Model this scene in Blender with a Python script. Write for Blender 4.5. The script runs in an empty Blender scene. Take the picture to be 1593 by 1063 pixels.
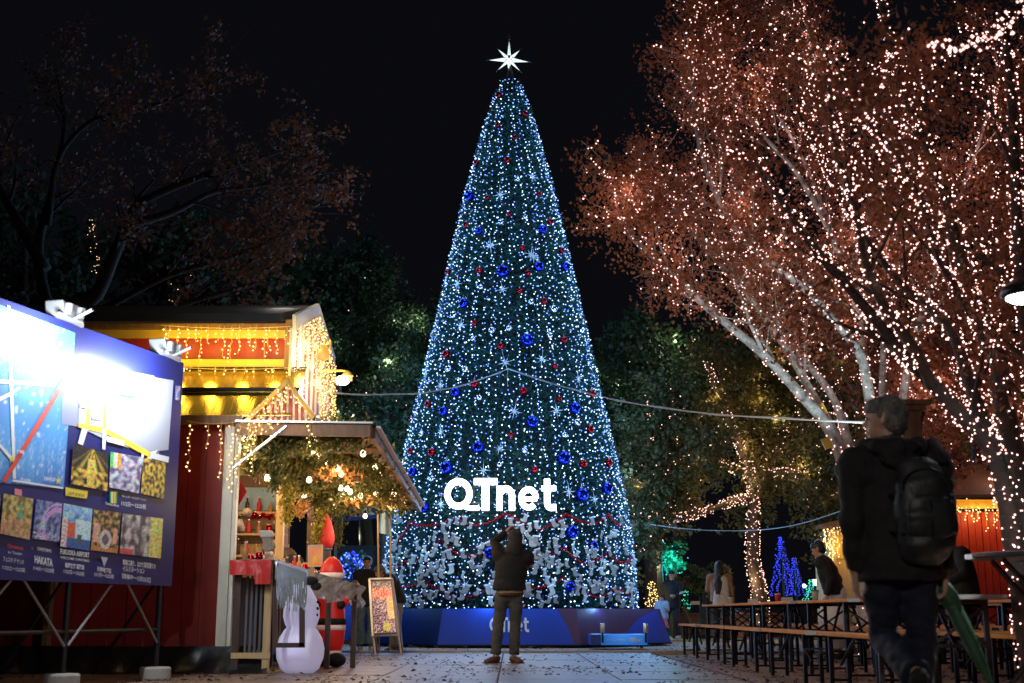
import bpy, bmesh, math, random
import numpy as np
from mathutils import Vector, Matrix, noise
PI = math.pi
random.seed(7)
RNG = np.random.default_rng(11)
SC = bpy.context.scene
COL = SC.collection
V = Vector

# ------------------------------------------------------------------ camera
CAMZ = 0.64
FPX = 1991.0                       # focal length in pixels of the 1593 px wide photograph
PITCH = math.atan2(954 - 531.5, FPX)
cam_d = bpy.data.cameras.new('camera')
cam = bpy.data.objects.new('camera', cam_d)
COL.objects.link(cam)
cam.location = (0, 0, CAMZ)
cam.rotation_euler = (PI / 2 + PITCH, 0, 0)
cam_d.sensor_width = 36
cam_d.lens = 36 * FPX / 1593
cam_d.clip_end = 600
cam_d.dof.use_dof = True
cam_d.dof.focus_distance = 23
cam_d.dof.aperture_fstop = 1.9
cam_d.dof.aperture_blades = 3
cam_d.dof.aperture_rotation = 0.0
SC.camera = cam

# ------------------------------------------------------------------ night sky, exposure
W = bpy.data.worlds.new('World')
SC.world = W
W.use_nodes = True
bg = W.node_tree.nodes['Background']
bg.inputs['Color'].default_value = (0.0030, 0.0031, 0.0043, 1)
bg.inputs['Strength'].default_value = 1.0
SC.view_settings.view_transform = 'Standard'
SC.view_settings.look = 'None'
SC.view_settings.exposure = 0.0
SC.view_settings.gamma = 1
SC.view_settings.use_curve_mapping = False
SC.render.engine = 'CYCLES'
SC.cycles.max_bounces = 5
SC.cycles.diffuse_bounces = 2
SC.cycles.glossy_bounces = 2
SC.cycles.transparent_max_bounces = 8
SC.cycles.sample_clamp_indirect = 1.5
SC.cycles.use_denoising = True
SC.cycles.caustics_reflective = False
SC.cycles.caustics_refractive = False
SC.cycles.filter_width = 1.5
SC.cycles.use_light_tree = True
SC.cycles.adaptive_threshold = .02


def at(px, py, Y):
    """world point at depth Y that the photograph shows at pixel px, py"""
    dx = (px - 796.5) / FPX
    dy = (531.5 - py) / FPX
    d = V((dx, math.cos(PITCH) - dy * math.sin(PITCH), math.sin(PITCH) + dy * math.cos(PITCH)))
    return V((0, 0, CAMZ)) + d * (Y / d.y)


# ------------------------------------------------------------------ materials
MATS = {}


def mat(name, c1, c2=None, rough=.6, metal=0., scale=8., bump=0., bscale=None, emit=None, es=0., sample=False,
        trans=0., coat=0., detail=4, stretch=None, spec=.5, alpha=1.):
    if name in MATS:
        return MATS[name]
    m = bpy.data.materials.new(name)
    m.use_nodes = True
    nt = m.node_tree
    b = nt.nodes['Principled BSDF']
    b.inputs['Roughness'].default_value = rough
    b.inputs['Metallic'].default_value = metal
    b.inputs['Base Color'].default_value = (*c1, 1)
    b.inputs['Coat Weight'].default_value = coat
    b.inputs['Specular IOR Level'].default_value = spec
    b.inputs['Alpha'].default_value = alpha
    tc = None
    if c2 is not None or bump:
        tc = nt.nodes.new('ShaderNodeTexCoord')
        mp = nt.nodes.new('ShaderNodeMapping')
        nt.links.new(tc.outputs['Object'], mp.inputs['Vector'])
        if stretch:
            mp.inputs['Scale'].default_value = stretch
    if c2 is not None:
        n = nt.nodes.new('ShaderNodeTexNoise')
        n.inputs['Scale'].default_value = scale
        n.inputs['Detail'].default_value = detail
        n.inputs['Roughness'].default_value = .65
        r = nt.nodes.new('ShaderNodeValToRGB')
        r.color_ramp.elements[0].position = .35
        r.color_ramp.elements[0].color = (*c1, 1)
        r.color_ramp.elements[1].position = .65
        r.color_ramp.elements[1].color = (*c2, 1)
        nt.links.new(mp.outputs['Vector'], n.inputs['Vector'])
        nt.links.new(n.outputs['Fac'], r.inputs['Fac'])
        nt.links.new(r.outputs['Color'], b.inputs['Base Color'])
    if bump:
        n2 = nt.nodes.new('ShaderNodeTexNoise')
        n2.inputs['Scale'].default_value = bscale or scale * 4
        n2.inputs['Detail'].default_value = 5
        bp = nt.nodes.new('ShaderNodeBump')
        bp.inputs['Strength'].default_value = bump
        bp.inputs['Distance'].default_value = .02
        nt.links.new(mp.outputs['Vector'], n2.inputs['Vector'])
        nt.links.new(n2.outputs['Fac'], bp.inputs['Height'])
        nt.links.new(bp.outputs['Normal'], b.inputs['Normal'])
    if emit is not None:
        b.inputs['Emission Color'].default_value = (*emit, 1)
        b.inputs['Emission Strength'].default_value = es
        m.cycles.emission_sampling = 'AUTO' if sample else 'NONE'
    if trans:
        out = nt.nodes['Material Output']
        tr = nt.nodes.new('ShaderNodeBsdfTranslucent')
        mx = nt.nodes.new('ShaderNodeMixShader')
        mx.inputs['Fac'].default_value = trans
        src = b.inputs['Base Color'].links[0].from_socket if b.inputs['Base Color'].links else None
        if src:
            nt.links.new(src, tr.inputs['Color'])
        else:
            tr.inputs['Color'].default_value = (*c1, 1)
        nt.links.new(b.outputs[0], mx.inputs[1])
        nt.links.new(tr.outputs[0], mx.inputs[2])
        nt.links.new(mx.outputs[0], out.inputs['Surface'])
    MATS[name] = m
    return m


def vcol_mat(name, rough=.5, emit=0.):
    """print whose inks are stored per vertex"""
    if name in MATS:
        return MATS[name]
    m = bpy.data.materials.new(name)
    m.use_nodes = True
    nt = m.node_tree
    b = nt.nodes['Principled BSDF']
    b.inputs['Roughness'].default_value = rough
    a = nt.nodes.new('ShaderNodeVertexColor')
    a.layer_name = 'ink'
    nt.links.new(a.outputs['Color'], b.inputs['Base Color'])
    if emit:
        nt.links.new(a.outputs['Color'], b.inputs['Emission Color'])
        b.inputs['Emission Strength'].default_value = emit
    MATS[name] = m
    return m


def glow(name, c, s, sample=False):
    return mat(name, (.02, .02, .02), emit=c, es=s, sample=sample)


M = dict(
    needle=mat('artificial_needles', (.008, .045, .036), (.028, .105, .070), rough=.55, scale=3, trans=.1),
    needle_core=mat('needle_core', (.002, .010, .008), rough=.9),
    bulb_white=glow('led_white', (.24, .44, 1.0), 3.6),
    bulb_pale=glow('led_pale', (.48, .68, 1.0), 6.0),
    bulb_blue=glow('led_blue', (.10, .22, 1.0), 3.0),
    bulb_pink=glow('led_pink', (1.0, .50, .44), 3.3),
    bulb_pink_near=glow('led_pink_near', (1.0, .52, .46), 5.5),
    bulb_warm=glow('led_warm', (1.0, .60, .30), 2.6),
    bulb_gold=glow('led_gold', (1.0, .62, .18), 4.5),
    bulb_teal=glow('led_teal', (.03, .75, .8), 1.6),
    bulb_deepblue=glow('led_deepblue', (.03, .05, 1.0), 2.0),
    bulb_green=glow('led_green', (.05, .9, .35), 2.0),
    bulb_violet=glow('led_violet', (.45, .15, 1.0), .8),
    globe=glow('globe_bulb', (1.0, .76, .44), 4.5),
    red_glass=mat('red_bauble', (.38, .005, .010), rough=.12, metal=.9),
    blue_glass=mat('blue_bauble', (.008, .024, .34), rough=.12, metal=.9),
    silver_glass=mat('silver_bauble', (.75, .62, .66), rough=.14, metal=.95),
    star_silver=mat('silver_star', (.75, .78, .82), rough=.35, metal=.4, emit=(.8, .9, 1), es=.03),
    felt=mat('cream_felt', (.22, .165, .12), (.36, .29, .23), rough=.95, scale=30),
    felt_cuff=mat('white_fluff', (.50, .45, .40), rough=.95),
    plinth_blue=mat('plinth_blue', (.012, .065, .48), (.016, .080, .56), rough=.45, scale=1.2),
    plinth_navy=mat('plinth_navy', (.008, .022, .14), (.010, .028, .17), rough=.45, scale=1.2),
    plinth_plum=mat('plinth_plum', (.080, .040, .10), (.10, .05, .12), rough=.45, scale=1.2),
    white_print=mat('white_print', (.85, .86, .9), rough=.6),
    letters=glow('letter_face', (.93, .96, 1.0), 6.0, True),
    letter_side=mat('letter_side', (.6, .62, .66), rough=.5, emit=(.8, .88, 1), es=1.0),
    topper=glow('topper_light', (.80, 1.0, .95), 1.35, True),
    topper_rim=mat('topper_rim', (.3, .32, .33), rough=.4, metal=.6),
    black_metal=mat('black_steel', (.012, .012, .014), rough=.42, metal=.6, spec=.5),
    grey_metal=mat('grey_steel', (.30, .31, .32), rough=.45, metal=.5),
    alu=mat('brushed_aluminium', (.62, .62, .61), rough=.38, metal=.8),
    wood=mat('oiled_spruce', (.46, .17, .035), (.66, .29, .07), rough=.75, scale=3, stretch=(14, 1, 14), bump=.08, spec=.15),
    wood_dark=mat('dark_stained_wood', (.045, .022, .014), (.075, .038, .022), rough=.6, scale=4, stretch=(8, 8, 1), bump=.15),
    wood_mid=mat('brown_wood', (.16, .085, .045), (.25, .14, .075), rough=.6, scale=4, stretch=(6, 6, 1), bump=.15),
    wood_pale=mat('pale_pine', (.50, .34, .15), (.60, .43, .21), rough=.6, scale=4, stretch=(8, 8, 1), bump=.1),
    red_wall=mat('red_painted_board', (.26, .016, .012), (.34, .026, .018), rough=.5, scale=2.5, bump=.1),
    cream=mat('cream_painted_wood', (.66, .63, .52), (.74, .71, .60), rough=.5, scale=4, bump=.06),
    yellow=mat('yellow_painted_board', (.62, .40, .06), (.70, .47, .08), rough=.45, scale=4, bump=.05),
    sheet=mat('brass_roof_sheet', (.42, .30, .06), (.55, .42, .12), rough=.22, metal=.85, scale=3, bump=.10, bscale=3, stretch=(6, 1, 1)),
    roof_dark=mat('dark_roofing', (.018, .019, .022), (.03, .031, .034), rough=.75, scale=6, bump=.2),
    tarp=mat('black_tarpaulin', (.010, .010, .011), rough=.32, bump=.3, bscale=9),
    red_cloth=mat('red_cloth', (.62, .025, .03), (.7, .05, .05), rough=.7, scale=6, bump=.2),
    red_vinyl=mat('red_vinyl', (.55, .03, .03), rough=.25, bump=.3, bscale=12),
    plastic=mat('crinkled_clear_sheet', (.42, .46, .52), (.62, .64, .68), rough=.18, metal=.55, scale=9, bump=1.0, bscale=26, trans=.3),
    tinsel=mat('silver_tinsel', (.35, .42, .50), (.68, .74, .80), rough=.2, metal=.9, scale=60, bump=1, bscale=90),
    banner_side=mat('banner_back', (.10, .10, .11), rough=.6),
    greenery=mat('pine_garland', (.05, .080, .018), (.19, .16, .035), rough=.6, scale=7, trans=.25),
    moss=mat('gold_green_garland', (.28, .24, .03), (.42, .36, .06), rough=.6, scale=9, trans=.25),
    dried=mat('dried_slices', (.42, .17, .05), (.58, .32, .12), rough=.6, scale=14),
    snow=mat('glowing_white_fabric', (.72, .70, .80), rough=.7, emit=(.62, .58, .95), es=.28),
    snow_dark=mat('black_felt', (.008, .008, .009), rough=.85),
    santa_red=mat('red_inflatable', (.50, .012, .012), rough=.42, emit=(1, .03, .02), es=.10),
    santa_white=mat('pinkish_fleece', (.78, .68, .66), rough=.9, emit=(1, .7, .65), es=.08),
    skin=mat('skin', (.46, .26, .18), (.52, .30, .21), rough=.55, scale=9),
    black_cloth=mat('black_jacket', (.006, .006, .0075), (.012, .012, .015), rough=.85, scale=20, bump=.12, bscale=60),
    navy_cloth=mat('navy_trousers', (.005, .008, .024), (.008, .013, .034), rough=.85, scale=14, bump=.25, bscale=22),
    grey_cloth=mat('worn_grey_trousers', (.045, .047, .043), (.082, .083, .076), rough=.9, scale=7, bump=.2, bscale=30),
    pack=mat('backpack_nylon', (.013, .015, .018), (.028, .030, .034), rough=.5, scale=10, bump=.5, bscale=12),
    grey_hair=mat('greying_hair', (.045, .045, .047), (.19, .19, .195), rough=.7, scale=60, stretch=(1, 1, .3), bump=.5, bscale=120),
    black_hair=mat('black_hair', (.006, .006, .008), (.014, .013, .014), rough=.35, scale=90, stretch=(1, 1, .1), bump=.35, bscale=150),
    shoe=mat('brown_shoe', (.10, .045, .022), rough=.6),
    shoe_white=mat('white_trainer', (.50, .48, .46), rough=.6),
    umbrella=mat('green_umbrella_cloth', (.022, .075, .038), (.032, .10, .05), rough=.6, scale=14, bump=.2),
    denim=mat('blue_denim', (.07, .14, .20), (.12, .21, .28), rough=.9, scale=12),
    slab=mat('stone_slab', (.13, .080, .052), (.28, .185, .128), rough=.5, scale=4.2, bump=.25, bscale=24, detail=8),
    bark_dark=mat('black_wet_bark', (.014, .009, .007), (.030, .019, .014), rough=.8, scale=9, bump=.5, bscale=22),
    joint=mat('sandy_joint', (.075, .053, .04), rough=.95),
    gravel=mat('leaf_strewn_earth', (.22, .13, .085), (.36, .23, .15), rough=.85, scale=1.4, bump=.6, bscale=30, detail=9),
    kerb=mat('pale_kerbstone', (.32, .30, .28), (.40, .38, .36), rough=.7, scale=5),
    brick_red=mat('brown_block', (.12, .06, .045), (.17, .085, .06), rough=.8, scale=6, bump=.3),
    bark=mat('dark_bark', (.040, .028, .022), (.085, .058, .042), rough=.85, scale=9, bump=.5, bscale=22),
    bark_grey=mat('pale_grey_bark', (.11, .10, .095), (.36, .35, .34), rough=.85, scale=9, bump=.7, bscale=26, detail=8),
    leaf_rust=mat('rust_leaves', (.115, .034, .016), (.32, .12, .050), rough=.6, scale=2.2, trans=.35, detail=6),
    leaf_dull=mat('dull_orange_leaves', (.15, .045, .018), (.22, .105, .06), rough=.6, scale=.9, trans=.3, detail=5),
    leaf_green=mat('dark_green_leaves', (.020, .042, .016), (.045, .070, .022), rough=.55, scale=.8, trans=.2),
    leaf_olive=mat('olive_leaves', (.045, .055, .012), (.13, .095, .020), rough=.6, scale=.8, trans=.3),
    fallen=mat('fallen_leaf', (.06, .028, .016), (.13, .06, .03), rough=.7, scale=5),
    wire=mat('white_cable', (.5, .5, .5), rough=.6),
    wire_dark=mat('dark_green_cable', (.03, .035, .03), rough=.6),
    orange_print=mat('gingerbread_board', (.60, .16, .03), (.70, .24, .06), rough=.5, scale=20, emit=(1, .3, .05), es=.25),
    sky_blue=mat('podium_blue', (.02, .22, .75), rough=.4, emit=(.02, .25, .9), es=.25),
    podium_dark=mat('podium_side_blue', (.008, .05, .30), rough=.45),
    flag_blue=mat('pale_blue_flag', (.30, .50, .68), (.42, .60, .75), rough=.7, scale=5),
    pink=mat('pink_skirt', (.62, .16, .24), rough=.85),
    kid_coat=mat('grey_child_coat', (.30, .31, .38), (.40, .41, .48), rough=.85, scale=12),
    camel=mat('camel_coat', (.30, .17, .10), (.36, .21, .13), rough=.9, scale=12),
    white_cloth=mat('white_knit', (.62, .60, .58), (.70, .68, .66), rough=.9, scale=14),
    dark_cloth=mat('charcoal_cloth', (.022, .022, .026), (.035, .035, .04), rough=.9, scale=12),
    eye=mat('dark_eye', (.01, .01, .01), rough=.2),
    lip=mat('lips', (.42, .10, .09), rough=.5),
)

# ------------------------------------------------------------------ objects
WLOC = {}


def thing(name, label, cat, loc=(0, 0, 0), group=None):
    o = bpy.data.objects.new(name, None)
    COL.objects.link(o)
    o.empty_display_size = .1
    o.location = loc
    WLOC[o.name] = V(loc)
    return tag(o, label, cat, group)


def tag(o, label=None, cat=None, group=None, kind=None):
    if label: o['label'] = label
    if cat: o['category'] = cat
    if group: o['group'] = group
    if kind: o['kind'] = kind
    return o


def link(name, me, parent=None, loc=None):
    o = bpy.data.objects.new(name, me)
    COL.objects.link(o)
    if parent is not None:
        o.parent = parent
        WLOC[o.name] = WLOC.get(parent.name, V((0, 0, 0)))
    if loc is not None:
        o.location = loc
        WLOC[o.name] = V(loc)
    return o


def copy_tree(o, loc=None, rz=None, parent=None, label=None, group=None, scale=None):
    c = o.copy()
    COL.objects.link(c)
    if parent is not None: c.parent = parent
    if loc is not None: c.location = loc
    if rz is not None: c.rotation_euler = (0, 0, rz)
    if label: c['label'] = label
    if group: c['group'] = group
    if scale: c.scale = scale
    for ch in list(o.children):
        copy_tree(ch, parent=c)
    return c


class MB:
    """collects vertices and faces, then links them as one mesh object"""

    def __init__(s):
        s.v, s.f, s.m = [], [], []

    def add(s, vs, fs, mi=0):
        n = len(s.v)
        s.v += [tuple(p) for p in vs]
        s.f += [tuple(i + n for i in f) for f in fs]
        s.m += [mi] * len(fs)
        return s

    def box(s, c, d, rz=0, mi=0, bev=0, top=1.):
        x, y, z = d[0] / 2, d[1] / 2, d[2] / 2
        R = Matrix.Rotation(rz, 3, 'Z') if not isinstance(rz, Matrix) else rz
        P = [V((a * x * (top if k > 0 else 1), b * y * (top if k > 0 else 1), k * z)) for k in (-1, 1) for a, b in ((-1, -1), (1, -1), (1, 1), (-1, 1))]
        return s.add([V(c) + R @ p for p in P], [(3, 2, 1, 0), (4, 5, 6, 7), (0, 1, 5, 4), (1, 2, 6, 5), (2, 3, 7, 6), (3, 0, 4, 7)], mi)

    def bar(s, a, b, w, h=None, mi=0, up=V((0, 0, 1))):
        a, b = V(a), V(b)
        h = h or w
        t = (b - a).normalized()
        u = up if abs(t.dot(up)) < .95 else V((0, 1, 0))
        x = t.cross(u).normalized() * (w / 2)
        y = x.cross(t).normalized() * (h / 2)
        P = [p + q for p in (a, b) for q in (-x - y, x - y, x + y, -x + y)]
        return s.add(P, [(3, 2, 1, 0), (4, 5, 6, 7), (0, 1, 5, 4), (1, 2, 6, 5), (2, 3, 7, 6), (3, 0, 4, 7)], mi)

    def tube(s, pts, rad, n=8, mi=0, cap=True, ab=None):
        pts = [V(p) for p in pts]
        k = len(pts)
        if not hasattr(rad, '__len__'): rad = [rad] * k
        vs = []
        ref = None
        for i in range(k):
            t = (pts[min(i + 1, k - 1)] - pts[max(i - 1, 0)])
            t = t.normalized() if t.length > 1e-9 else V((0, 0, 1))
            if ref is None:
                ref = V((1, 0, 0)) if abs(t.x) < .9 else V((0, 1, 0))
            ref = (ref - t * ref.dot(t)).normalized()
            q = t.cross(ref)
            for j in range(n):
                a = 2 * PI * j / n
                vs.append(pts[i] + (ref * math.cos(a) + q * math.sin(a)) * rad[i])
        fs = [(i * n + j, i * n + (j + 1) % n, (i + 1) * n + (j + 1) % n, (i + 1) * n + j) for i in range(k - 1) for j in range(n)]
        if cap:
            fs += [tuple(range(n - 1, -1, -1)), tuple((k - 1) * n + j for j in range(n))]
        return s.add(vs, fs, mi)

    def chain(s, pts, n=14, mi=0, flat=(0, 0)):
        """closed elliptic tube; pts are (x, y, z, a, b), a across, b along the front"""
        P = [(V(p[:3]), p[3], p[4]) for p in pts]
        d0 = (P[0][0] - P[1][0]).normalized()
        d1 = (P[-1][0] - P[-2][0]).normalized()
        r0, r1 = min(P[0][1:]), min(P[-1][1:])
        if flat[0]: r0 = .001
        if flat[1]: r1 = .001
        P = [(P[0][0] + d0 * r0 * .6, P[0][1] * .62, P[0][2] * .62)] + P + [(P[-1][0] + d1 * r1 * .6, P[-1][1] * .62, P[-1][2] * .62)]
        k = len(P)
        vs = []
        for i in range(k):
            t = (P[min(i + 1, k - 1)][0] - P[max(i - 1, 0)][0]).normalized()
            X = V((1, 0, 0)) if abs(t.x) < .92 else V((0, 1, 0))
            sx = (X - t * X.dot(t)).normalized()
            q = t.cross(sx)
            for j in range(n):
                a = 2 * PI * j / n
                vs.append(P[i][0] + sx * math.cos(a) * P[i][1] + q * math.sin(a) * P[i][2])
        fs = [(i * n + j, i * n + (j + 1) % n, (i + 1) * n + (j + 1) % n, (i + 1) * n + j) for i in range(k - 1) for j in range(n)]
        vs += [P[0][0] + d0 * r0 * .3, P[-1][0] + d1 * r1 * .3]
        a0, a1 = k * n, k * n + 1
        fs += [(a0, (j + 1) % n, j) for j in range(n)] + [(a1, (k - 1) * n + j, (k - 1) * n + (j + 1) % n) for j in range(n)]
        return s.add(vs, fs, mi)

    def ball(s, c, r, seg=12, rings=8, mi=0, sc=(1, 1, 1), R=None):
        vs = [V((0, 0, 1))]
        for i in range(1, rings):
            a = PI * i / rings
            for j in range(seg):
                b = 2 * PI * j / seg
                vs.append(V((math.sin(a) * math.cos(b), math.sin(a) * math.sin(b), math.cos(a))))
        vs.append(V((0, 0, -1)))
        fs = [(0, 1 + j, 1 + (j + 1) % seg) for j in range(seg)]
        for i in range(rings - 2):
            for j in range(seg):
                a = 1 + i * seg
                fs.append((a + j, a + seg + j, a + seg + (j + 1) % seg, a + (j + 1) % seg))
        a = 1 + (rings - 2) * seg
        fs += [(len(vs) - 1, a + (j + 1) % seg, a + j) for j in range(seg)]
        pts = [V((p.x * sc[0], p.y * sc[1], p.z * sc[2])) * r for p in vs]
        if R is not None: pts = [R @ p for p in pts]
        return s.add([V(c) + p for p in pts], fs, mi)

    def lathe(s, c, prof, n=20, mi=0):
        vs, k = [], len(prof)
        for r, z in prof:
            for j in range(n):
                a = 2 * PI * j / n
                vs.append(V(c) + V((r * math.cos(a), r * math.sin(a), z)))
        fs = [(i * n + j, i * n + (j + 1) % n, (i + 1) * n + (j + 1) % n, (i + 1) * n + j) for i in range(k - 1) for j in range(n)]
        fs += [tuple(range(n - 1, -1, -1)), tuple((k - 1) * n + j for j in range(n))]
        return s.add(vs, fs, mi)

    def prism(s, pts, d, mi=0):
        """polygon (3D points) pushed along vector d"""
        n = len(pts)
        a = [V(p) for p in pts]
        b = [p + V(d) for p in a]
        return s.add(a + b, [tuple(range(n)), tuple(range(2 * n - 1, n - 1, -1))] + [(i, i + n, (i + 1) % n + n, (i + 1) % n) for i in range(n)], mi)

    def sheet(s, f, nu, nv, mi=0, thick=None):
        vs = [V(f(i / nu, j / nv)) for j in range(nv + 1) for i in range(nu + 1)]
        fs = [(j * (nu + 1) + i, j * (nu + 1) + i + 1, (j + 1) * (nu + 1) + i + 1, (j + 1) * (nu + 1) + i) for j in range(nv) for i in range(nu)]
        s.add(vs, fs, mi)
        if thick:
            t = V(thick)
            s.add([p + t for p in vs], [f_[::-1] for f_ in fs], mi)
            edge = [i for i in range(nu + 1)] + [j * (nu + 1) + nu for j in range(1, nv + 1)] + [nv * (nu + 1) + i for i in range(nu - 1, -1, -1)] + [j * (nu + 1) for j in range(nv - 1, 0, -1)]
            e = [vs[i] for i in edge]
            m_ = len(e)
            s.add(e + [p + t for p in e], [(i, i + m_, (i + 1) % m_ + m_, (i + 1) % m_) for i in range(m_)], mi)
        return s

    def build(s, name, mats, parent=None, smooth=False, loc=None, bevel=0):
        if not isinstance(mats, (list, tuple)): mats = [mats]
        off = V((0, 0, 0))
        if parent is not None: off = WLOC.get(parent.name, off)
        if loc is not None: off = V(loc)
        me = bpy.data.meshes.new(name)
        vs = [(p[0] - off[0], p[1] - off[1], p[2] - off[2]) for p in s.v]
        me.from_pydata(vs, [], s.f)
        for m_ in mats: me.materials.append(m_)
        if len(mats) > 1: me.polygons.foreach_set('material_index', s.m)
        if smooth: me.polygons.foreach_set('use_smooth', [True] * len(me.polygons))
        me.update()
        o = link(name, me, parent, loc)
        if bevel:
            b = o.modifiers.new('bevel', 'BEVEL')
            b.width = bevel
            b.segments = 2
            b.limit_method = 'ANGLE'
        return o


def npmesh(name, verts, faces, mats, parent=None, mi=None, loc=None, smooth=False):
    """fast mesh: verts (N,3), faces (M,k) of one size"""
    me = bpy.data.meshes.new(name)
    off = WLOC.get(parent.name, V((0, 0, 0))) if parent is not None else V(loc or (0, 0, 0))
    v = np.asarray(verts, float) - np.array(off)
    k = faces.shape[1]
    me.vertices.add(len(v))
    me.vertices.foreach_set('co', v.ravel())
    me.loops.add(faces.size)
    me.loops.foreach_set('vertex_index', faces.ravel().astype(np.int32))
    me.polygons.add(len(faces))
    me.polygons.foreach_set('loop_start', np.arange(0, faces.size, k, dtype=np.int32))
    if not isinstance(mats, (list, tuple)): mats = [mats]
    for m_ in mats: me.materials.append(m_)
    if mi is not None: me.polygons.foreach_set('material_index', np.asarray(mi, np.int32))
    if smooth: me.polygons.foreach_set('use_smooth', np.ones(len(faces), bool))
    me.update(calc_edges=True)
    me.validate()
    return link(name, me, parent, loc)


OCT_V = np.array([(1, 0, 0), (-1, 0, 0), (0, 1, 0), (0, -1, 0), (0, 0, 1), (0, 0, -1)], float)
OCT_F = np.array([(0, 2, 4), (2, 1, 4), (1, 3, 4), (3, 0, 4), (2, 0, 5), (1, 2, 5), (3, 1, 5), (0, 3, 5)])


def bulbs(name, P, r, mats, parent, weights=None):
    """little lamps at the points P, one mesh; the materials are dealt out at random"""
    P = np.asarray(P, float)
    n = len(P)
    rr = np.asarray(r, float) * np.ones(n) * RNG.uniform(.75, 1.25, n)
    v = (P[:, None, :] + OCT_V[None] * rr[:, None, None]).reshape(-1, 3)
    f = (OCT_F[None] + 6 * np.arange(n)[:, None, None]).reshape(-1, 3)
    mi = None
    if isinstance(mats, (list, tuple)):
        mi = np.repeat(RNG.choice(len(mats), n, p=weights), 8)
    o = npmesh(name, v, f, mats, parent, mi)
    o['kind'] = 'stuff'
    return o


def leaves(name, P, size, m, parent, stretch=1.7, droop=0., mi=None):
    P = np.asarray(P, float)
    n = len(P)
    a = RNG.normal(size=(n, 3))
    a[:, 2] -= droop
    a /= np.linalg.norm(a, axis=1)[:, None]
    b = np.cross(a, RNG.normal(size=(n, 3)))
    b /= np.linalg.norm(b, axis=1)[:, None]
    s = size * RNG.uniform(.6, 1.3, n)[:, None]
    c = np.cross(a, b) * s * .18
    v = np.stack([P - a * s * stretch / 2, P + b * s / 2 + c, P + a * s * stretch / 2, P - b * s / 2 + c], 1).reshape(-1, 3)
    f = np.arange(4 * n).reshape(n, 4)
    return npmesh(name, v, f, m, parent, mi)


def lamp(name, loc, energy, color, r=.05, parent=None):
    d = bpy.data.lights.new(name, 'POINT')
    d.energy = energy
    d.color = color
    d.shadow_soft_size = r
    o = bpy.data.objects.new(name, d)
    COL.objects.link(o)
    if parent is not None:
        o.parent = parent
        o.location = V(loc) - WLOC.get(parent.name, V((0, 0, 0)))
    else:
        o.location = loc
    return o


def spot(name, loc, aim, energy, color, angle=60, blend=.6, r=.05, parent=None):
    d = bpy.data.lights.new(name, 'SPOT')
    d.energy = energy
    d.color = color
    d.spot_size = math.radians(angle)
    d.spot_blend = blend
    d.shadow_soft_size = r
    o = bpy.data.objects.new(name, d)
    COL.objects.link(o)
    o.rotation_euler = (V(aim) - V(loc)).to_track_quat('-Z', 'Y').to_euler()
    if parent is not None:
        o.parent = parent
        o.location = V(loc) - WLOC.get(parent.name, V((0, 0, 0)))
    else:
        o.location = loc
    return o


TMP = bpy.data.scenes.new('workbench')


def evaluated(o):
    TMP.collection.objects.link(o)
    TMP.view_layers[0].update()
    dg = TMP.view_layers[0].depsgraph
    me = bpy.data.meshes.new_from_object(o.evaluated_get(dg), depsgraph=dg)
    TMP.collection.objects.unlink(o)
    return me


def blob(mb, name, m, parent, voxel=.015, smooth=4, folds=0., fscale=6., off=None):
    """melts the closed pieces of mb into one continuous skin"""
    me = bpy.data.meshes.new(name + '_raw')
    o_ = off if off is not None else V((0, 0, 0))
    me.from_pydata([V(p) - o_ for p in mb.v], [], mb.f)
    t = bpy.data.objects.new('t', me)
    r = t.modifiers.new('r', 'REMESH')
    r.mode = 'VOXEL'
    r.voxel_size = voxel
    if smooth:
        sm = t.modifiers.new('s', 'SMOOTH')
        sm.iterations = smooth
        sm.factor = .5
    out = evaluated(t)
    bpy.data.objects.remove(t)
    if folds:
        out.update()
        co = [v_.co.copy() for v_ in out.vertices]
        no = [v_.normal.copy() for v_ in out.vertices]
        flat = []
        for p, q in zip(co, no):
            k = noise.noise(V((p.x * fscale, p.y * fscale, p.z * fscale * 1.9))) + .5 * noise.noise(V((p.x * fscale * 2.3, p.y * fscale * 2.3, p.z * fscale * 3)))
            k = abs(k) ** .8 * (1 if k > 0 else -1)
            flat += list(p + q * folds * k)
        out.vertices.foreach_set('co', flat)
    out.name = name
    out.materials.clear()
    out.materials.append(m)
    out.polygons.foreach_set('use_smooth', [True] * len(out.polygons))
    out.polygons.foreach_set('material_index', [0] * len(out.polygons))
    out.update()
    return link(name, out, parent)


def text_geo(body, bold=0.):
    """outline of a line of lettering as flat faces, 0..w by 0..h"""
    c = bpy.data.curves.new('t', 'FONT')
    c.body = body
    c.resolution_u = 2
    c.offset = bold
    o = bpy.data.objects.new('t', c)
    me = evaluated(o)
    vs = np.array([v_.co[:] for v_ in me.vertices])
    fs = [tuple(p.vertices) for p in me.polygons]
    bpy.data.objects.remove(o)
    bpy.data.meshes.remove(me)
    lo, hi = vs[:, :2].min(0), vs[:, :2].max(0)
    return (vs[:, :2] - lo) / (hi - lo), fs


def quad(a, b, c, d):
    """bilinear map: a lower left, b lower right, c upper right, d upper left"""
    a, b, c, d = V(a), V(b), V(c), V(d)
    return lambda u, v: (a * (1 - u) + b * u) * (1 - v) + (d * (1 - u) + c * u) * v


# strokes of the wordmark: QTnet, cap height 1, about 3.45 wide
def arc(cx, cy, rx, ry, a0, a1, n=16):
    return [(cx + rx * math.cos(math.radians(a0 + (a1 - a0) * i / n)), cy + ry * math.sin(math.radians(a0 + (a1 - a0) * i / n))) for i in range(n + 1)]


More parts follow.
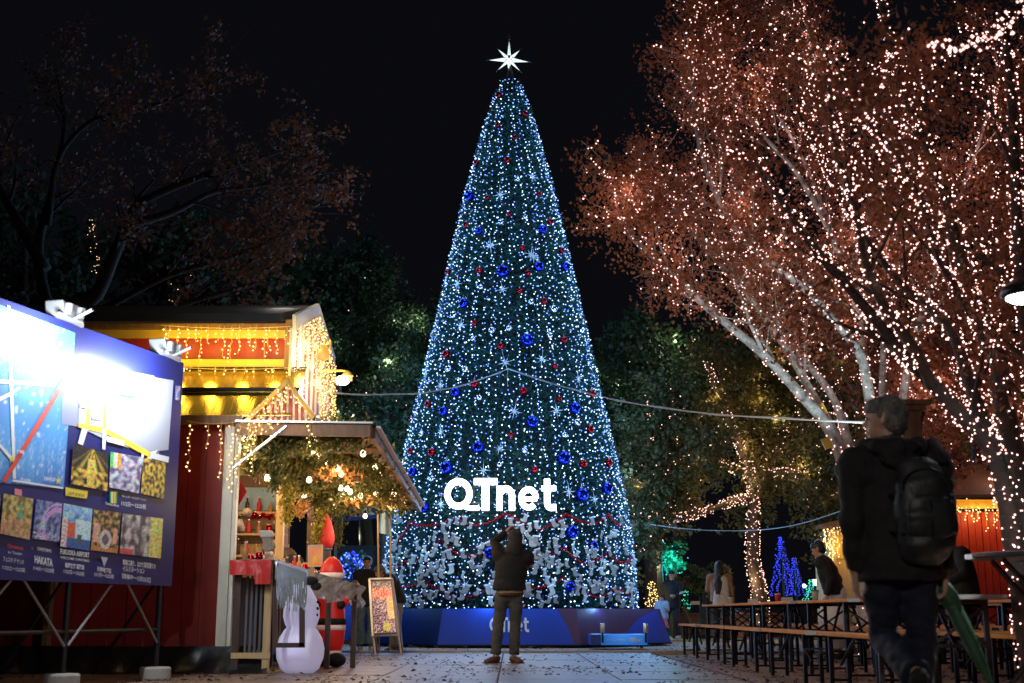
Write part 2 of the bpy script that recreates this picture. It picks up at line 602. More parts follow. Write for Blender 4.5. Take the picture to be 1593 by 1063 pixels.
LOGO = [
    (arc(.48, .52, .37, .385, -90, 270, 26), .20),
    ([(.48, .125), (.66, .13), (.84, .075), (1.18, .075)], .14),
    ([(1.0, .90), (1.78, .90)], .20),
    ([(1.39, .80), (1.39, .0)], .24),
    ([(1.86, 0), (1.86, .76)], .20),
    (arc(2.08, .44, .20, .24, 150, 0, 10) + [(2.28, 0)], .20),
    (arc(2.84, .375, .25, .28, 0, 318, 18), .18),
    ([(2.64, .36), (3.12, .36)], .14),
    ([(3.46, .98), (3.46, .28)] + arc(3.60, .24, .14, .15, 180, 285, 6) + [(3.76, .10)], .20),
    ([(3.27, .69), (3.76, .69)], .16),
]
LOGO_W = 3.76


def wordmark(name, f, normal, depth, mats, parent, step=.003):
    """f maps 0..1, 0..1 to the plane; each stroke of each letter is a solid bar"""
    mb = MB()
    N = V(normal).normalized()
    for k, (pl, w) in enumerate(LOGO):
        P = [V((x, y, 0)) for x, y in pl]
        closed = (P[0] - P[-1]).length < 1e-4
        n = len(P)
        Lf, Rt = [], []
        for i in range(n):
            if closed:
                t = P[(i + 1) % n if i < n - 1 else 1] - P[i - 1 if i > 0 else n - 2]
            else:
                t = P[min(i + 1, n - 1)] - P[max(i - 1, 0)]
            t.normalize()
            q = V((-t.y, t.x, 0)) * w / 2
            Lf.append(P[i] + q)
            Rt.append(P[i] - q)
        o = N * (step * (k % 4))
        top = lambda p, d: f(p.x / LOGO_W, p.y) + o + N * d
        vs, fs, mi = [], [], []
        for i in range(n):
            vs += [top(Lf[i], depth), top(Rt[i], depth), top(Lf[i], 0), top(Rt[i], 0)]
        for i in range(n - 1):
            a, b = 4 * i, 4 * i + 4
            fs += [(a, a + 1, b + 1, b)]
            mi += [0]
            if depth:
                fs += [(a, b, b + 2, a + 2), (a + 1, a + 3, b + 3, b + 1), (a + 2, b + 2, b + 3, a + 3)]
                mi += [1] * 3
        if depth:
            e = 4 * (n - 1)
            fs += [(0, 2, 3, 1), (e, e + 1, e + 3, e + 2)]
            mi += [1, 1]
        for f_, m_ in zip(fs, mi):
            pass
        n0 = len(mb.v)
        mb.v += [tuple(p) for p in vs]
        mb.f += [tuple(i + n0 for i in f_) for f_ in fs]
        mb.m += mi
    return mb.build(name, mats, parent)

# ================================================================== THE GROUND
g = MB().add([(-90, -12, -.03), (90, -12, -.03), (90, 140, -.03), (-90, 140, -.03)], [(0, 1, 2, 3)]).build('ground', M['gravel'])
tag(g, kind='structure')
pv = MB().add([(-9, 2, -.012), (2.35, 2, -.012), (2.35, 21.6, -.012), (-9, 21.6, -.012)], [(0, 1, 2, 3)]).build('pavement', M['joint'])
tag(pv, kind='structure')
me_slab = []
for k in range(4):
    mb = MB()
    mb.box((0, 0, -.03), (1.188, .888, .06), top=.994)
    o = mb.build('paving_slab', M['slab'], pv, bevel=.006)
    me_slab.append(o)
    o.location = (-.14 + 1.2 * k + .6 - 2.4, 11.2, 0)
first = True
for i in range(-7, 3):
    for j in range(0, 13):
        x = -.14 + 1.2 * i + .6 if i < 2 else None
        if x is None or x + .6 > 2.4: continue
        y = 10.3 + .9 * j + .45
        if me_slab:
            o = me_slab.pop()
        else:
            o = o0.copy()
            COL.objects.link(o)
        o0 = o
        o.location = (x, y, random.uniform(-.003, .003))
        o.rotation_euler = (random.uniform(-.002, .002), random.uniform(-.002, .002), random.choice((0, PI)))
for i in range(-9, 10):
    c = MB().box((0, 0, 0), (1.48, .14, .10), bev=.01)
    if i == -9:
        kb = c.build('kerbstone', M['kerb'], pv, bevel=.01)
        o = kb
    else:
        o = kb.copy()
        COL.objects.link(o)
    o.location = (1.5 * i + (3 if i > 3 else 0), 21.75, -.01 + random.uniform(-.003, .003))
# strip of stone in front of the plinth and the earth under the tables
P = []
for k in range(15000):
    y = 10.0 + 17 * random.random() ** 1.15
    x = random.uniform(-.42, .46) * y
    w = noise.noise(V((x * 1.1, y * .5, 0)))
    if random.random() < .30 + w * 1.0 + (.45 if x > 2 else 0):
        P.append((x, y, .006 + random.random() * .012))
P = np.array(P)
n = len(P)
a = RNG.uniform(0, 2 * PI, n)
s = RNG.uniform(.009, .036, n)
d = np.stack([np.cos(a), np.sin(a), RNG.normal(0, .25, n)], 1) * s[:, None]
e = np.stack([-np.sin(a), np.cos(a), RNG.normal(0, .35, n)], 1) * s[:, None] * .55
v = np.stack([P - d, P + e + [0, 0, .006], P + d, P - e + [0, 0, .006]], 1).reshape(-1, 3)
v[:, 2] = np.maximum(v[:, 2], .004)
fl = npmesh('fallen_leaves', v, np.arange(4 * n).reshape(n, 4), M['fallen'])
tag(fl, 'brown fallen leaves scattered over the paving', 'leaves', kind='stuff')

# ================================================================== THE BIG ILLUMINATED TREE
TY = 29.0
PROF = [(130, 13), (150, 22), (200, 39), (250, 53), (300, 67), (400, 90), (500, 113), (600, 136), (700, 160), (800, 181), (880, 192), (948, 196)]
PZ = [at(793, y, TY).z for y, h in PROF]
PR = [at(793 + h, y, TY).x - at(793, y, TY).x for y, h in PROF]
TX = at(793, 900, TY).x
ZB, ZT = PZ[-1], PZ[0]


def rad(z):
    return float(np.interp(-z, [-q for q in PZ], PR))


def oncone(px, py, out=0.):
    """where the sight line through px, py meets the tree"""
    o = V((0, 0, CAMZ))
    d = (at(px, py, 10) - o) / 10
    y = 24.0
    while y < TY + .1:
        p = o + d * y
        r = rad(p.z) + out
        if (p.x - TX) ** 2 + (p.y - TY) ** 2 < r * r: return p
        y += .02
    p = o + d * TY
    sx = 1 if p.x > TX else -1
    return V((TX + sx * (rad(p.z) + out), TY, p.z))


xt = thing('christmas_tree', 'tall cone shaped christmas tree covered in blue white lights on a blue plinth', 'christmas tree', (TX, TY, 0))
# dark core
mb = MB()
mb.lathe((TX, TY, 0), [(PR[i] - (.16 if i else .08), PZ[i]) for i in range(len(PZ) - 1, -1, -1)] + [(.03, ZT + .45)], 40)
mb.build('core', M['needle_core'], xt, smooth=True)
# needle sprigs
zs = np.linspace(ZB, ZT, 400)
wr = np.array([rad(z) for z in zs]) + .05
cdf = np.cumsum(wr) / wr.sum()
N = 15000
z = np.interp(RNG.random(N), cdf, zs)
th = RNG.uniform(0, 2 * PI, N)
r = np.interp(-z, -np.array(PZ), PR) - .10
K = 7
base = np.stack([TX + r * np.cos(th), TY + r * np.sin(th), z], 1)
out = np.stack([np.cos(th), np.sin(th), np.full(N, -.05)], 1)
B = np.repeat(base, K, 0)
O = np.repeat(out, K, 0)
dr = O * .8 + RNG.normal(size=(N * K, 3)) * .62
dr /= np.linalg.norm(dr, axis=1)[:, None]
L = RNG.uniform(.09, .20, N * K)[:, None]
sd = np.cross(dr, RNG.normal(size=(N * K, 3)))
sd /= np.linalg.norm(sd, axis=1)[:, None]
tp = B + dr * L
v = np.stack([B - sd * .008, B + sd * .008, tp + sd * .006, tp - sd * .006], 1).reshape(-1, 3)
npmesh('crown', v, np.arange(len(v)).reshape(-1, 4), M['needle'], xt)
# strings of lamps dropping down the cone
P = []
NS = 190
for k in range(NS):
    t0 = ((k * 0.618034) % 1.0)
    r0 = t0 * PR[-1]
    zt = float(np.interp(r0, PR, PZ))
    a = 2 * PI * k / NS + random.uniform(-.02, .02)
    ph, fr = random.uniform(0, 6), random.uniform(1.2, 2.2)
    z_ = zt
    while z_ > ZB:
        rr = rad(z_) + .02 + random.uniform(-.05, .05)
        aa = a + (.055 * math.sin(z_ * fr + ph) + random.gauss(0, .018)) / max(rr, .4)
        P.append((TX + rr * math.cos(aa), TY + rr * math.sin(aa), z_ + random.gauss(0, .03)))
        z_ -= random.choice((.10, .12, .15, .19))
P = np.array(P)
bulbs('string_light', P, .0145, [M['bulb_white'], M['bulb_pale'], M['bulb_blue']], xt, [.60, .22, .18])
# light that these strings throw on the needles
for k in range(130):
    z_ = float(np.interp((k + .5) / 130, cdf, zs))
    a = -PI / 2 + ((k * .618034) % 1 - .5) * PI * 1.5
    rr = rad(z_) + .50
    lamp('tree_glow', (TX + rr * math.cos(a), TY + rr * math.sin(a), z_), 15, (.20, .50, 1.0), .12, xt)

# plinth: eight sloping panels
pl = thing('tree_plinth', 'low eight sided blue plinth with a printed wordmark under the christmas tree', 'plinth', (TX, TY, 0))
AP = 3.28
zt = at(793, 947, TY - AP).z
ring0 = [V((TX + (AP + .12) / math.cos(PI / 8) * math.cos(a), TY + (AP + .12) / math.cos(PI / 8) * math.sin(a), .02)) for a in [-PI / 2 - PI / 8 + k * PI / 4 for k in range(8)]]
ring1 = [V((TX + (AP - .1) / math.cos(PI / 8) * math.cos(a), TY + (AP - .1) / math.cos(PI / 8) * math.sin(a), zt)) for a in [-PI / 2 - PI / 8 + k * PI / 4 for k in range(8)]]
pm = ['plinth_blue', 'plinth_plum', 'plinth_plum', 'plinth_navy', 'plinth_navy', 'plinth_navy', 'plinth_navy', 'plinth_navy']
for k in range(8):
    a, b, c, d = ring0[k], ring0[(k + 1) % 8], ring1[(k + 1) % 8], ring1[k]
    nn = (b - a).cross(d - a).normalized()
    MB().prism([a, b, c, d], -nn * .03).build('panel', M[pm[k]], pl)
    if k == 1:
        f = quad(a, b, c, d)
        MB().prism([f(.42, 0) + nn * .004, f(1, 0) + nn * .004, f(.96, 1) + nn * .004, f(.70, .72) + nn * .004, f(.52, .36) + nn * .004], nn * .002).build('print', M['plinth_blue'], pl)
    if k == 0:
        f = quad(a, b, c, d)
        MB().prism([f(.95, 0) + nn * .004, f(1, 0) + nn * .004, f(1, 1) + nn * .004, f(.86, 1) + nn * .004, f(.92, .5) + nn * .004], nn * .002).build('print', M['plinth_plum'], pl)
        g_ = quad(f(.355, .36), f(.64, .36), f(.64, .76), f(.355, .76))
        wordmark('wordmark', lambda u, v_: g_(u, v_) + nn * .006, nn, 0, [M['white_print'], M['white_print']], pl, .0012)
MB().prism([p + V((0, 0, -.01)) for p in ring1], (0, 0, -.02)).build('top', M['plinth_navy'], pl)
mb = MB()
for k in range(8):
    a, b = ring0[k], ring0[(k + 1) % 8]
    mb.bar(a + V((0, 0, .005)), b + V((0, 0, .005)), .02, .03)
mb.build('base_strip', M['black_metal'], pl)

# glowing letters QTnet
a, b = at(691, 795, 26.15), at(865, 795, 26.15)
h = at(691, 745, 26.15).z - a.z
b = V((b.x, b.y, a.z))
a = V((a.x, a.y, a.z))
lt = thing('illuminated_lettering', 'large glowing white letters reading QTnet mounted on the lower half of the christmas tree', 'sign', ((a.x + b.x) / 2, a.y, a.z))
f = quad(a, b, b + V((0, 0, h)), a + V((0, 0, h)))
wordmark('letters', f, (0, -1, 0), .09, [M['letters'], M['letter_side']], lt, .004)
mb = MB()
for zz in (.25, .75):
    mb.bar(a + V((.05, .06, h * zz)), b + V((-.05, .06, h * zz)), .025)
for x in (.2, .5, .8):
    p = a.lerp(b, x)
    mb.bar(p + V((0, .07, h * .25)), p + V((0, .5, h * .25)), .025)
mb.build('bracket', M['black_metal'], lt)
for x in (.1, .3, .5, .7, .9):
    p = f(x, .5) + V((0, -.22, 0))
    lamp('letter_glow', p, 22, (.66, .82, 1.0), .15, lt)

# star on the top
sc = at(792, 93, TY)
st = thing('star_topper', 'glowing white eight pointed star on the tip of the christmas tree', 'star', (sc.x, sc.y, ZT))
u = (at(842, 93, TY) - sc).length / 50
pts = []
tips = [(0, 35), (16, 15), (30, -4), (17, -19), (0, -26), (-17, -17), (-31, -1), (-17, 17)]
ins = []
for k in range(8):
    p, q = tips[k], tips[(k + 1) % 8]
    m_ = V((p[0] / math.hypot(*p) + q[0] / math.hypot(*q), p[1] / math.hypot(*p) + q[1] / math.hypot(*q))).normalized() * 6.8
    ins.append(m_)
ol = []
for k in range(8):
    ol.append(V((sc.x + tips[k][0] * u, sc.y, sc.z + tips[k][1] * u)))
    ol.append(V((sc.x + ins[k].x * u, sc.y, sc.z + ins[k].y * u)))
vs = [V((sc.x, sc.y - .16, sc.z)), V((sc.x, sc.y + .16, sc.z))] + ol
fs = [(0, 2 + (k + 1) % 16, 2 + k) for k in range(16)] + [(1, 2 + k, 2 + (k + 1) % 16) for k in range(16)]
MB().add(vs, fs).build('star_body', M['topper'], st)
mb = MB()
for k in range(0, 16, 2):
    mb.bar(vs[0].lerp(ol[k], .14) + V((0, -.006, 0)), ol[k] + (ol[k] - sc).normalized() * .07, .012)
mb.tube([V((sc.x, sc.y, sc.z + 33 * u)), V((sc.x, sc.y, sc.z + 43 * u))], [.022, .008], 6)
mb.lathe((sc.x, sc.y - .17, sc.z - .03), [(.03, 0), (.03, .06)], 8)
mb.build('frame', M['topper_rim'], st)
MB().tube([V((sc.x, sc.y, ZT - .1)), V((sc.x, sc.y, sc.z - 22 * u))], .035, 8).build('pole', M['black_metal'], st)

# baubles
BIG = [(721, 472), (820, 529), (782, 422), (838, 415), (709, 610), (894, 635), (828, 657), (744, 696), (877, 713), (695, 728), (642, 734), (730, 305), (844, 357), (745, 359), (905, 770), (660, 790), (890, 828), (923, 849), (886, 913), (880, 415), (762, 860), (690, 640), (944, 760)]
RED = [(808, 453), (738, 503), (746, 421), (821, 425), (697, 423), (877, 529), (863, 570), (814, 608), (870, 621), (694, 551), (921, 613), (666, 629), (672, 704), (795, 677), (832, 731), (907, 722), (633, 653), (639, 702), (779, 539), (738, 597), (846, 468), (918, 668), (789, 249), (792, 333), (839, 302), (775, 194), (816, 177), (725, 350), (758, 308), (813, 386), (741, 253), (801, 214), (874, 390), (776, 148), (856, 345), (947, 720)]
SIL = [(736, 527), (792, 511), (698, 574), (667, 594), (746, 619), (691, 642), (763, 656), (656, 675), (878, 677), (816, 701), (777, 723), (855, 522), (861, 481), (748, 447), (765, 514), (724, 575), (898, 657), (805, 279), (779, 346), (839, 837), (817, 338), (760, 380), (672, 745), (936, 700), (706, 490), (826, 470)]
STARS = [(782, 450), (717, 506), (786, 564), (843, 559), (866, 639), (777, 698), (752, 732), (685, 600), (686, 672), (711, 442), (662, 581), (830, 400), (778, 303), (829, 275), (763, 382), (826, 396), (885, 765), (925, 777), (686, 785), (723, 912), (900, 590), (800, 640), (936, 870), (850, 868)]


def bauble_proto(m, R):
    t = thing('bauble', '', 'bauble')
    MB().ball((0, 0, 0), R, 18, 12).build('ball', m, t, smooth=True)
    MB().lathe((0, 0, R * .96), [(R * .2, 0), (R * .2, R * .16), (R * .1, R * .2)], 10).build('cap', M['alu'], t)
    MB().tube([(0, 0, R * 1.15), (0, 0, R * 1.5), (0, .05, R * 1.7)], .006, 5).build('hook', M['alu'], t)
    return t


BANDS = [(0, 235, 'just under the star topper'), (235, 300, 'in the upper quarter'), (300, 365, 'a third of the way down'), (365, 440, 'well above the middle'), (440, 500, 'at mid height'), (500, 560, 'just above the cable'), (560, 615, 'level with the cable'),
         (615, 660, 'just below the cable'), (660, 700, 'well above the letters'), (700, 745, 'just above the letters'), (745, 800, 'level with the letters'), (800, 2000, 'among the stockings')]
SIDES = [(-9, -.72, 'at the hut side edge'), (-.72, -.42, 'on the hut side'), (-.42, -.14, 'slightly hutward'), (-.14, .14, 'on the centre line'), (.14, .42, 'slightly tableward'), (.42, .72, 'on the table side'), (.72, 9, 'at the table side edge')]


def place(px, py):
    hw = np.interp(py, [y for y, h in PROF], [h for y, h in PROF])
    s = (px - 793) / hw
    return next(t for a, b, t in BANDS if a <= py < b) + ' ' + next(t for a, b, t in SIDES if a <= s < b)


def band(py):
    return 'near the tip' if py < 320 else 'halfway up' if py < 560 else 'just above the glowing letters' if py < 745 else 'among the stockings at the foot'


for nm, lst, m_, R in (('blue', BIG, 'blue_glass', .135), ('red', RED, 'red_glass', .085), ('silver', SIL, 'silver_glass', .08)):
    proto = None
    for i, (px, py) in enumerate(lst):
        p = oncone(px, py, R * .8)
        lab = f'{nm} bauble {place(px, py)} of the tall tree'
        if proto is None:
            proto = bauble_proto(M[m_], R)
            o = proto
        else:
            o = copy_tree(proto)
        o.location = p
        o['label'] = lab.replace(' of the tall tree', '') if len(lab.split()) > 15 else lab
        o['group'] = f'{nm} baubles on the christmas tree {band(py)}'
        k = random.uniform(.72, 1.12) * (.85 if py < 400 else 1)
        o.scale = (k, k, k)

# flat silver stars
proto = None
for i, (px, py) in enumerate(STARS):
    p = oncone(px, py, .10)
    if proto is None:
        proto = thing('star_ornament', '', 'star')
        mb = MB()
        vs = [V((0, -.02, 0)), V((0, .02, 0))]
        for k in range(16):
            a = PI * k / 8
            R = (.24 if k % 4 == 0 else .17) if k % 2 == 0 else .035
            vs.append(V((R * math.sin(a), 0, R * math.cos(a))))
        mb.add(vs, [(0, 2 + (k + 1) % 16, 2 + k) for k in range(16)] + [(1, 2 + k, 2 + (k + 1) % 16) for k in range(16)])
        mb.build('star_body', M['star_silver'], proto)
        MB().tube([(0, 0, .2), (0, .06, .32)], .004, 4).build('hanger', M['alu'], proto)
        o = proto
    else:
        o = copy_tree(proto)
    o.location = p
    o.rotation_euler = (0, random.uniform(-.3, .3), math.atan2(p.x - TX, TY - p.y) * -1 * -1)
    k = random.uniform(.6, .9)
    o.scale = (k, k, k)
    o['label'] = f'silver star ornament {place(px, py)} of the tall tree'
    o['group'] = f'silver star ornaments {band(py)} of the christmas tree'

# red bead garlands in scallops
ROWS = [[(612, 850), (639, 812), (660, 818), (711, 807), (744, 817), (787, 799), (841, 824), (880, 800), (922, 815), (946, 801), (969, 820)],
        [(605, 880), (636, 872), (660, 866), (687, 838), (711, 861), (741, 864), (764, 855), (795, 868), (826, 868), (877, 852), (910, 877), (946, 860), (967, 876), (984, 866)],
        [(612, 915), (663, 904), (699, 925), (729, 929), (768, 911), (795, 925), (826, 917), (877, 899), (904, 916), (931, 929), (960, 915), (985, 925)]]
for i, row in enumerate(ROWS):
    pts = []
    for a, b in zip(row[:-1], row[1:]):
        for k in range(10):
            t = k / 10
            pts.append(oncone(a[0] + (b[0] - a[0]) * t, a[1] + (b[1] - a[1]) * t + 3 * math.sin(PI * t), .09))
    t_ = thing('bead_garland', ['red bead garland draped in scallops just below the glowing letters, topmost of three', 'red bead garland in the middle of the stockings, second of three', 'red bead garland near the blue plinth, lowest of three on the tree'][i], 'garland', pts[0], 'red bead garlands')
    mb = MB()
    last = None
    for p in pts:
        if last is None or (p - last).length > .062:
            mb.ball(p, .034, 8, 5)
            last = p
    mb.build('beads', M['red_glass'], t_, smooth=True)['kind'] = 'stuff'
    MB().tube([p + V((0, .01, 0)) for p in pts], .008, 5).build('cord', M['red_cloth'], t_)

# felt stockings
so = [(-.05, .15), (-.045, .0), (-.05, -.055), (-.035, -.115), (.02, -.145), (.095, -.14), (.125, -.10), (.105, -.055), (.065, -.035), (.055, .0), (.06, .15)]
proto = thing('stocking', '', 'stocking')
MB().prism([V((x, -.02, z)) for x, z in so], (0, .04, 0)).build('sock', M['felt'], proto, bevel=.012)
MB().box((.004, 0, .135), (.15, .06, .055)).build('cuff', M['felt_cuff'], proto, bevel=.015)
MB().tube([(.06, 0, .16), (.075, 0, .20), (.05, .03, .235)], .005, 5).build('loop', M['red_cloth'], proto)
used, cnt = False, 0
pos = []
tries = 0
while cnt < 205 and tries < 9000:
    tries += 1
    py = random.uniform(806, 942)
    hw = np.interp(py, [y for y, h in PROF], [h for y, h in PROF])
    px = 793 + random.uniform(-1, 1) * (hw + 3)
    den = .35 + .65 * (.5 + noise.noise(V((px * .022, py * .03, 3))))
    if py < 830: den *= .45
    if random.random() > den: continue
    if min([abs(px - a) + abs(py - b) for a, b in pos] or [99]) < 7.5: continue
    pos.append((px, py))
    p = oncone(px, py, .14)
    if not used:
        o, used = proto, True
    else:
        o = copy_tree(proto)
    o.location = p
    k = random.uniform(.54, .84)
    o.scale = (k * random.choice((1, -1, 1)) * 1.15, k * 1.1, k * .85)
    o.rotation_euler = (random.uniform(-.3, .3), random.uniform(-.5, .5), math.atan2(p.x - TX, TY - p.y) + random.uniform(-.7, .7))
    ang = o.rotation_euler[1]
    gl = np.interp(px, [q[0] for q in ROWS[0]], [q[1] for q in ROWS[0]]), np.interp(px, [q[0] for q in ROWS[1]], [q[1] for q in ROWS[1]]), np.interp(px, [q[0] for q in ROWS[2]], [q[1] for q in ROWS[2]])
    bd = 'above the top bead garland' if py < gl[0] else 'under the top bead garland' if py < (gl[0] + gl[1]) / 2 else 'over the middle garland' if py < gl[1] else 'under the middle garland' if py < (gl[1] + gl[2]) / 2 else 'over the lowest garland' if py < gl[2] else 'under the lowest garland'
    cl = 'at the hut side' if px < 650 else 'hutward of the Q' if px < 690 else 'below the Q' if px < 740 else 'below the T' if px < 775 else 'below the n' if px < 808 else 'below the e' if px < 838 else 'below the t' if px < 868 else 'tableward of the letters' if px < 920 else 'at the table side'
    o['label'] = f'{"small" if k < .64 else "middling" if k < .74 else "larger"} {"upright" if abs(ang) < .3 else "slanting" if ang < 0 else "tilted"} stocking{", toe flipped" if o.scale[0] < 0 else ""}, {bd}, {cl}'
    o['group'] = 'felt stockings on the christmas tree'
    cnt += 1

# ================================================================== THE MARKET HUT
YF = 14.5


def plate(mb, pts, Y, d=.04, mi=0):
    """upright plate at depth Y whose outline the photograph shows at the given pixels"""
    mb.prism([V((at(x, y, Y).x, Y, at(x, y, Y).z)) for x, y in pts], (0, d, 0), mi)
    return mb


def hbox(mb, x0, x1, y0, y1, Y, d=.04, mi=0):
    a, b = at((x0 + x1) / 2, y1, Y), at((x0 + x1) / 2, y0, Y)
    X0, X1 = at(x0, (y0 + y1) / 2, Y).x, at(x1, (y0 + y1) / 2, Y).x
    mb.box(((X0 + X1) / 2, Y + d / 2, (a.z + b.z) / 2), (X1 - X0, d, b.z - a.z), mi=mi)
    return mb


hut = thing('market_hut', 'red and yellow wooden market hut with a shiny brass coloured pent roof', 'market hut', (-4.6, 16.5, 0))
XL, XR = at(60, 700, YF).x - .6, at(363, 800, YF).x
zt_ = at(350, 655, YF).z
# red boards of the front wall, one by one
wall = MB().box(((XL + XR) / 2, YF + .35, 1.6), (XR - XL - .05, .04, 2.5)).build('wall', M['dark_cloth'], hut)
x = XL
k = 0
while x < XR - .2:
    w = .205
    MB().box((x + w / 2, YF + .25 + (k % 2) * .012, (zt_ + .2) / 2 + .02), (w - .006, .03, zt_ - .22)).build('board', M['red_wall'], wall)
    x += w
    k += 1
# cream corner post: two uprights with a thin gap
for x0, x1, dd in ((341, 357, .0), (358, 364, .03)):
    mb = MB()
    hbox(mb, x0 + 1, x1 + 1, 657, 1016, YF - .02 + dd, .12)
    mb.build('corner_post', M['cream'], hut, bevel=.008)
# side wall beyond the post, along the aisle (open above the counter)
mb = MB()
mb.box((XR + .02, 18.3, .62), (.06, 7.4, .84))
mb.build('counter_wall', M['wood_dark'], hut)
mb = MB()
mb.box((-5.2, 18.3, 1.5), (.06, 7.4, 2.6))
mb.build('rear_wall', M['wood_mid'], hut)
mb = MB()
mb.box((-4.2, 18.3, .2), (2.0, 7.4, .06))
mb.build('floor_panel', M['wood_dark'], hut)
for k in range(9):
    MB().box((-5.15, 18.3, 1.0 + k * .2), (.03, 7.3, .19)).build('board', M['wood_mid'], hut)
for k in range(11):
    MB().box((-4.25, 19.15 + .01 * (k % 2), .95 + k * .2), (1.9, .03, .19)).build('partition_board', M['wood_mid' if k % 3 else 'wood_pale'], hut)
MB().box((-4.0, 19.10, 2.30), (1.1, .02, .34)).build('window', M['flag_blue'], hut)
# posts of the open side
for px, Y, m_ in ((425, 17.35, 'wood_pale'), (473, 20.0, 'wood_dark'), (500, 21.9, 'wood_mid')):
    X = XR + .02
    MB().box((X, Y, 1.55), (.10, .12, 2.7)).build('post', M[m_], hut, bevel=.006)
# trims and upper storey
YU = 15.4
up = MB()
hbox(up, -40, 462, 505, 575, YU + .06, .05)
uw = up.build('upper_wall', M['red_wall'], hut)
for x0, x1, y0, y1, YY, m_ in ((-40, 462, 503, 512, YU - .06, 'wood_mid'), (-40, 458, 513, 526, YU - .02, 'yellow'), (-40, 450, 559, 572, YU - .10, 'yellow'), (-40, 452, 573, 578, YU - .04, 'wood_dark')):
    mb = MB()
    hbox(mb, x0, x1, y0, y1, YY, .06)
    mb.build('trim_board', M[m_], hut, bevel=.005)
mb = MB()
mb.box((at(452, 540, YU).x, YU - .1, at(452, 540, YU).z), (.09, .1, .62))
mb.build('trim_board', M['wood_mid'], hut)
# pent roof of metal sheets, two courses
A, B_ = at(60, 577, YU - .1), at(455, 577, YU - .1)
C_, D_ = at(440, 646, YF - .12), at(60, 646, YF - .12)
zA, zC = A.z, C_.z
y0_, y1_ = YU - .1, YF - .12
xl, xr = XL - .1, at(470, 600, 15).x
mid = .5


def pr(x, t, dz=0):
    return V((x, y0_ + (y1_ - y0_) * t, zA + (zC - zA) * t + dz))


for t0, t1, dz in ((0, .52, .02), (.5, 1.0, 0)):
    n_ = 5
    for k in range(n_):
        xa, xb = xl + (xr - xl) * k / n_, xl + (xr - xl) * (k + 1) / n_
        mb = MB()
        mb.sheet(lambda u, v_: pr(xa + (xb - xa - .006) * u, t0 + (t1 - t0) * v_, dz + .002 * math.sin(u * 6.28 * 2) ** 2), 24, 3, thick=(0, 0, -.012))
        mb.build('roof_sheet', M['sheet'], hut)
for t in (.015, .50, .52):
    MB().bar(pr(xl, t, .045), pr(xr, t, .045), .03, .02).build('roof_batten', M['roof_dark'], hut)
mb = MB()
hbox(mb, -40, 376, 646, 660, YF - .14, .05)
mb.build('fascia', M['wood_mid'], hut, bevel=.005)
# main roof: dark slab, ridge running back from the gable
gz0, gz1 = at(455, 503, YU - .25).z, at(494, 487, 16.8).z
xg = at(486, 490, 16.8).x
mb = MB()
mb.prism([V((-7.0, YU - .35, gz0)), V((xg - .1, YU - .35, gz0 + .0)), V((xg, 16.8, gz1)), V((-7.0, 16.8, gz1))], (0, 0, .10))
mb.prism([V((-7.0, 16.8, gz1 + .002)), V((xg, 16.8, gz1 + .002)), V((xg + .1, 19.2, gz0 - .2)), V((-7.0, 19.2, gz0 - .2))], (0, 0, .10))
rf = mb.build('roof', M['roof_dark'], hut)
# gable facing the aisle: striped boards, bright cream panel, barge boards
GA, GB, GC = V((at(455, 506, YU - .25).x, YU - .25, gz0)), V((xg + .04, 16.8, gz1 + .02)), V((at(516, 566, 18.6).x, 18.6, at(516, 566, 18.6).z))
zb_ = at(480, 655, 15.6).z


def gtop(t):
    return GA.lerp(GB, t / .5) if t < .5 else GB.lerp(GC, (t - .5) / .5)


nb = 18
for k in range(nb):
    t0, t1 = k / nb, (k + .92) / nb
    a, b = gtop(t0) + V((0, 0, -.06)), gtop(t1) + V((0, 0, -.06))
    a_, b_ = V((a.x, a.y, zb_)), V((b.x, b.y, zb_))
    nx = (b_ - a_).cross(V((0, 0, 1))).normalized()
    bright = k in (0, 1, 2, 3)
    MB().prism([a_, b_, b, a], -nx * .03).build('gable_board', M['cream' if (k % 2 == 0 or bright) else 'red_wall'], hut)
for p, q in ((GA, GB), (GB, GC)):
    MB().bar(p + V((.03, -.03, 0)), q + V((.03, -.03, 0)), .05, .2).build('barge_board', M['cream'], hut, bevel=.005)
MB().bar(V((xg + .08, 18.5, at(505, 650, 18).z)), V((xg - .2, 15.7, at(505, 650, 18).z)), .10, .12).build('cross_beam', M['wood_pale'], hut)
# small dormer gable on the front
YD = YF - .17
dm = MB()
plate(dm, [(380, 655), (445, 597), (486, 655)], YD + .10, .04)
dm.build('dormer_panel', M['cream'], hut)
for k in range(11):
    xx = 384 + k * 9.3
    top = 655 - (xx + 3 - 378) * .89 if xx < 440 else 655 - (489 - xx - 3) * 1.42
    if top > 650: continue
    mb = MB()
    plate(mb, [(xx, 654), (xx + 4.5, 654), (xx + 4.5, top + 2), (xx, top + 4)], YD + .075, .02)
    mb.build('dormer_board', M['red_wall'], hut)
for pts in ([(372, 660), (446, 588), (446, 598), (384, 658)], [(446, 588), (491, 646), (486, 654), (446, 598)]):
    mb = MB()
    plate(mb, pts, YD, .07)
    mb.build('barge_board', M['yellow'], hut, bevel=.004)

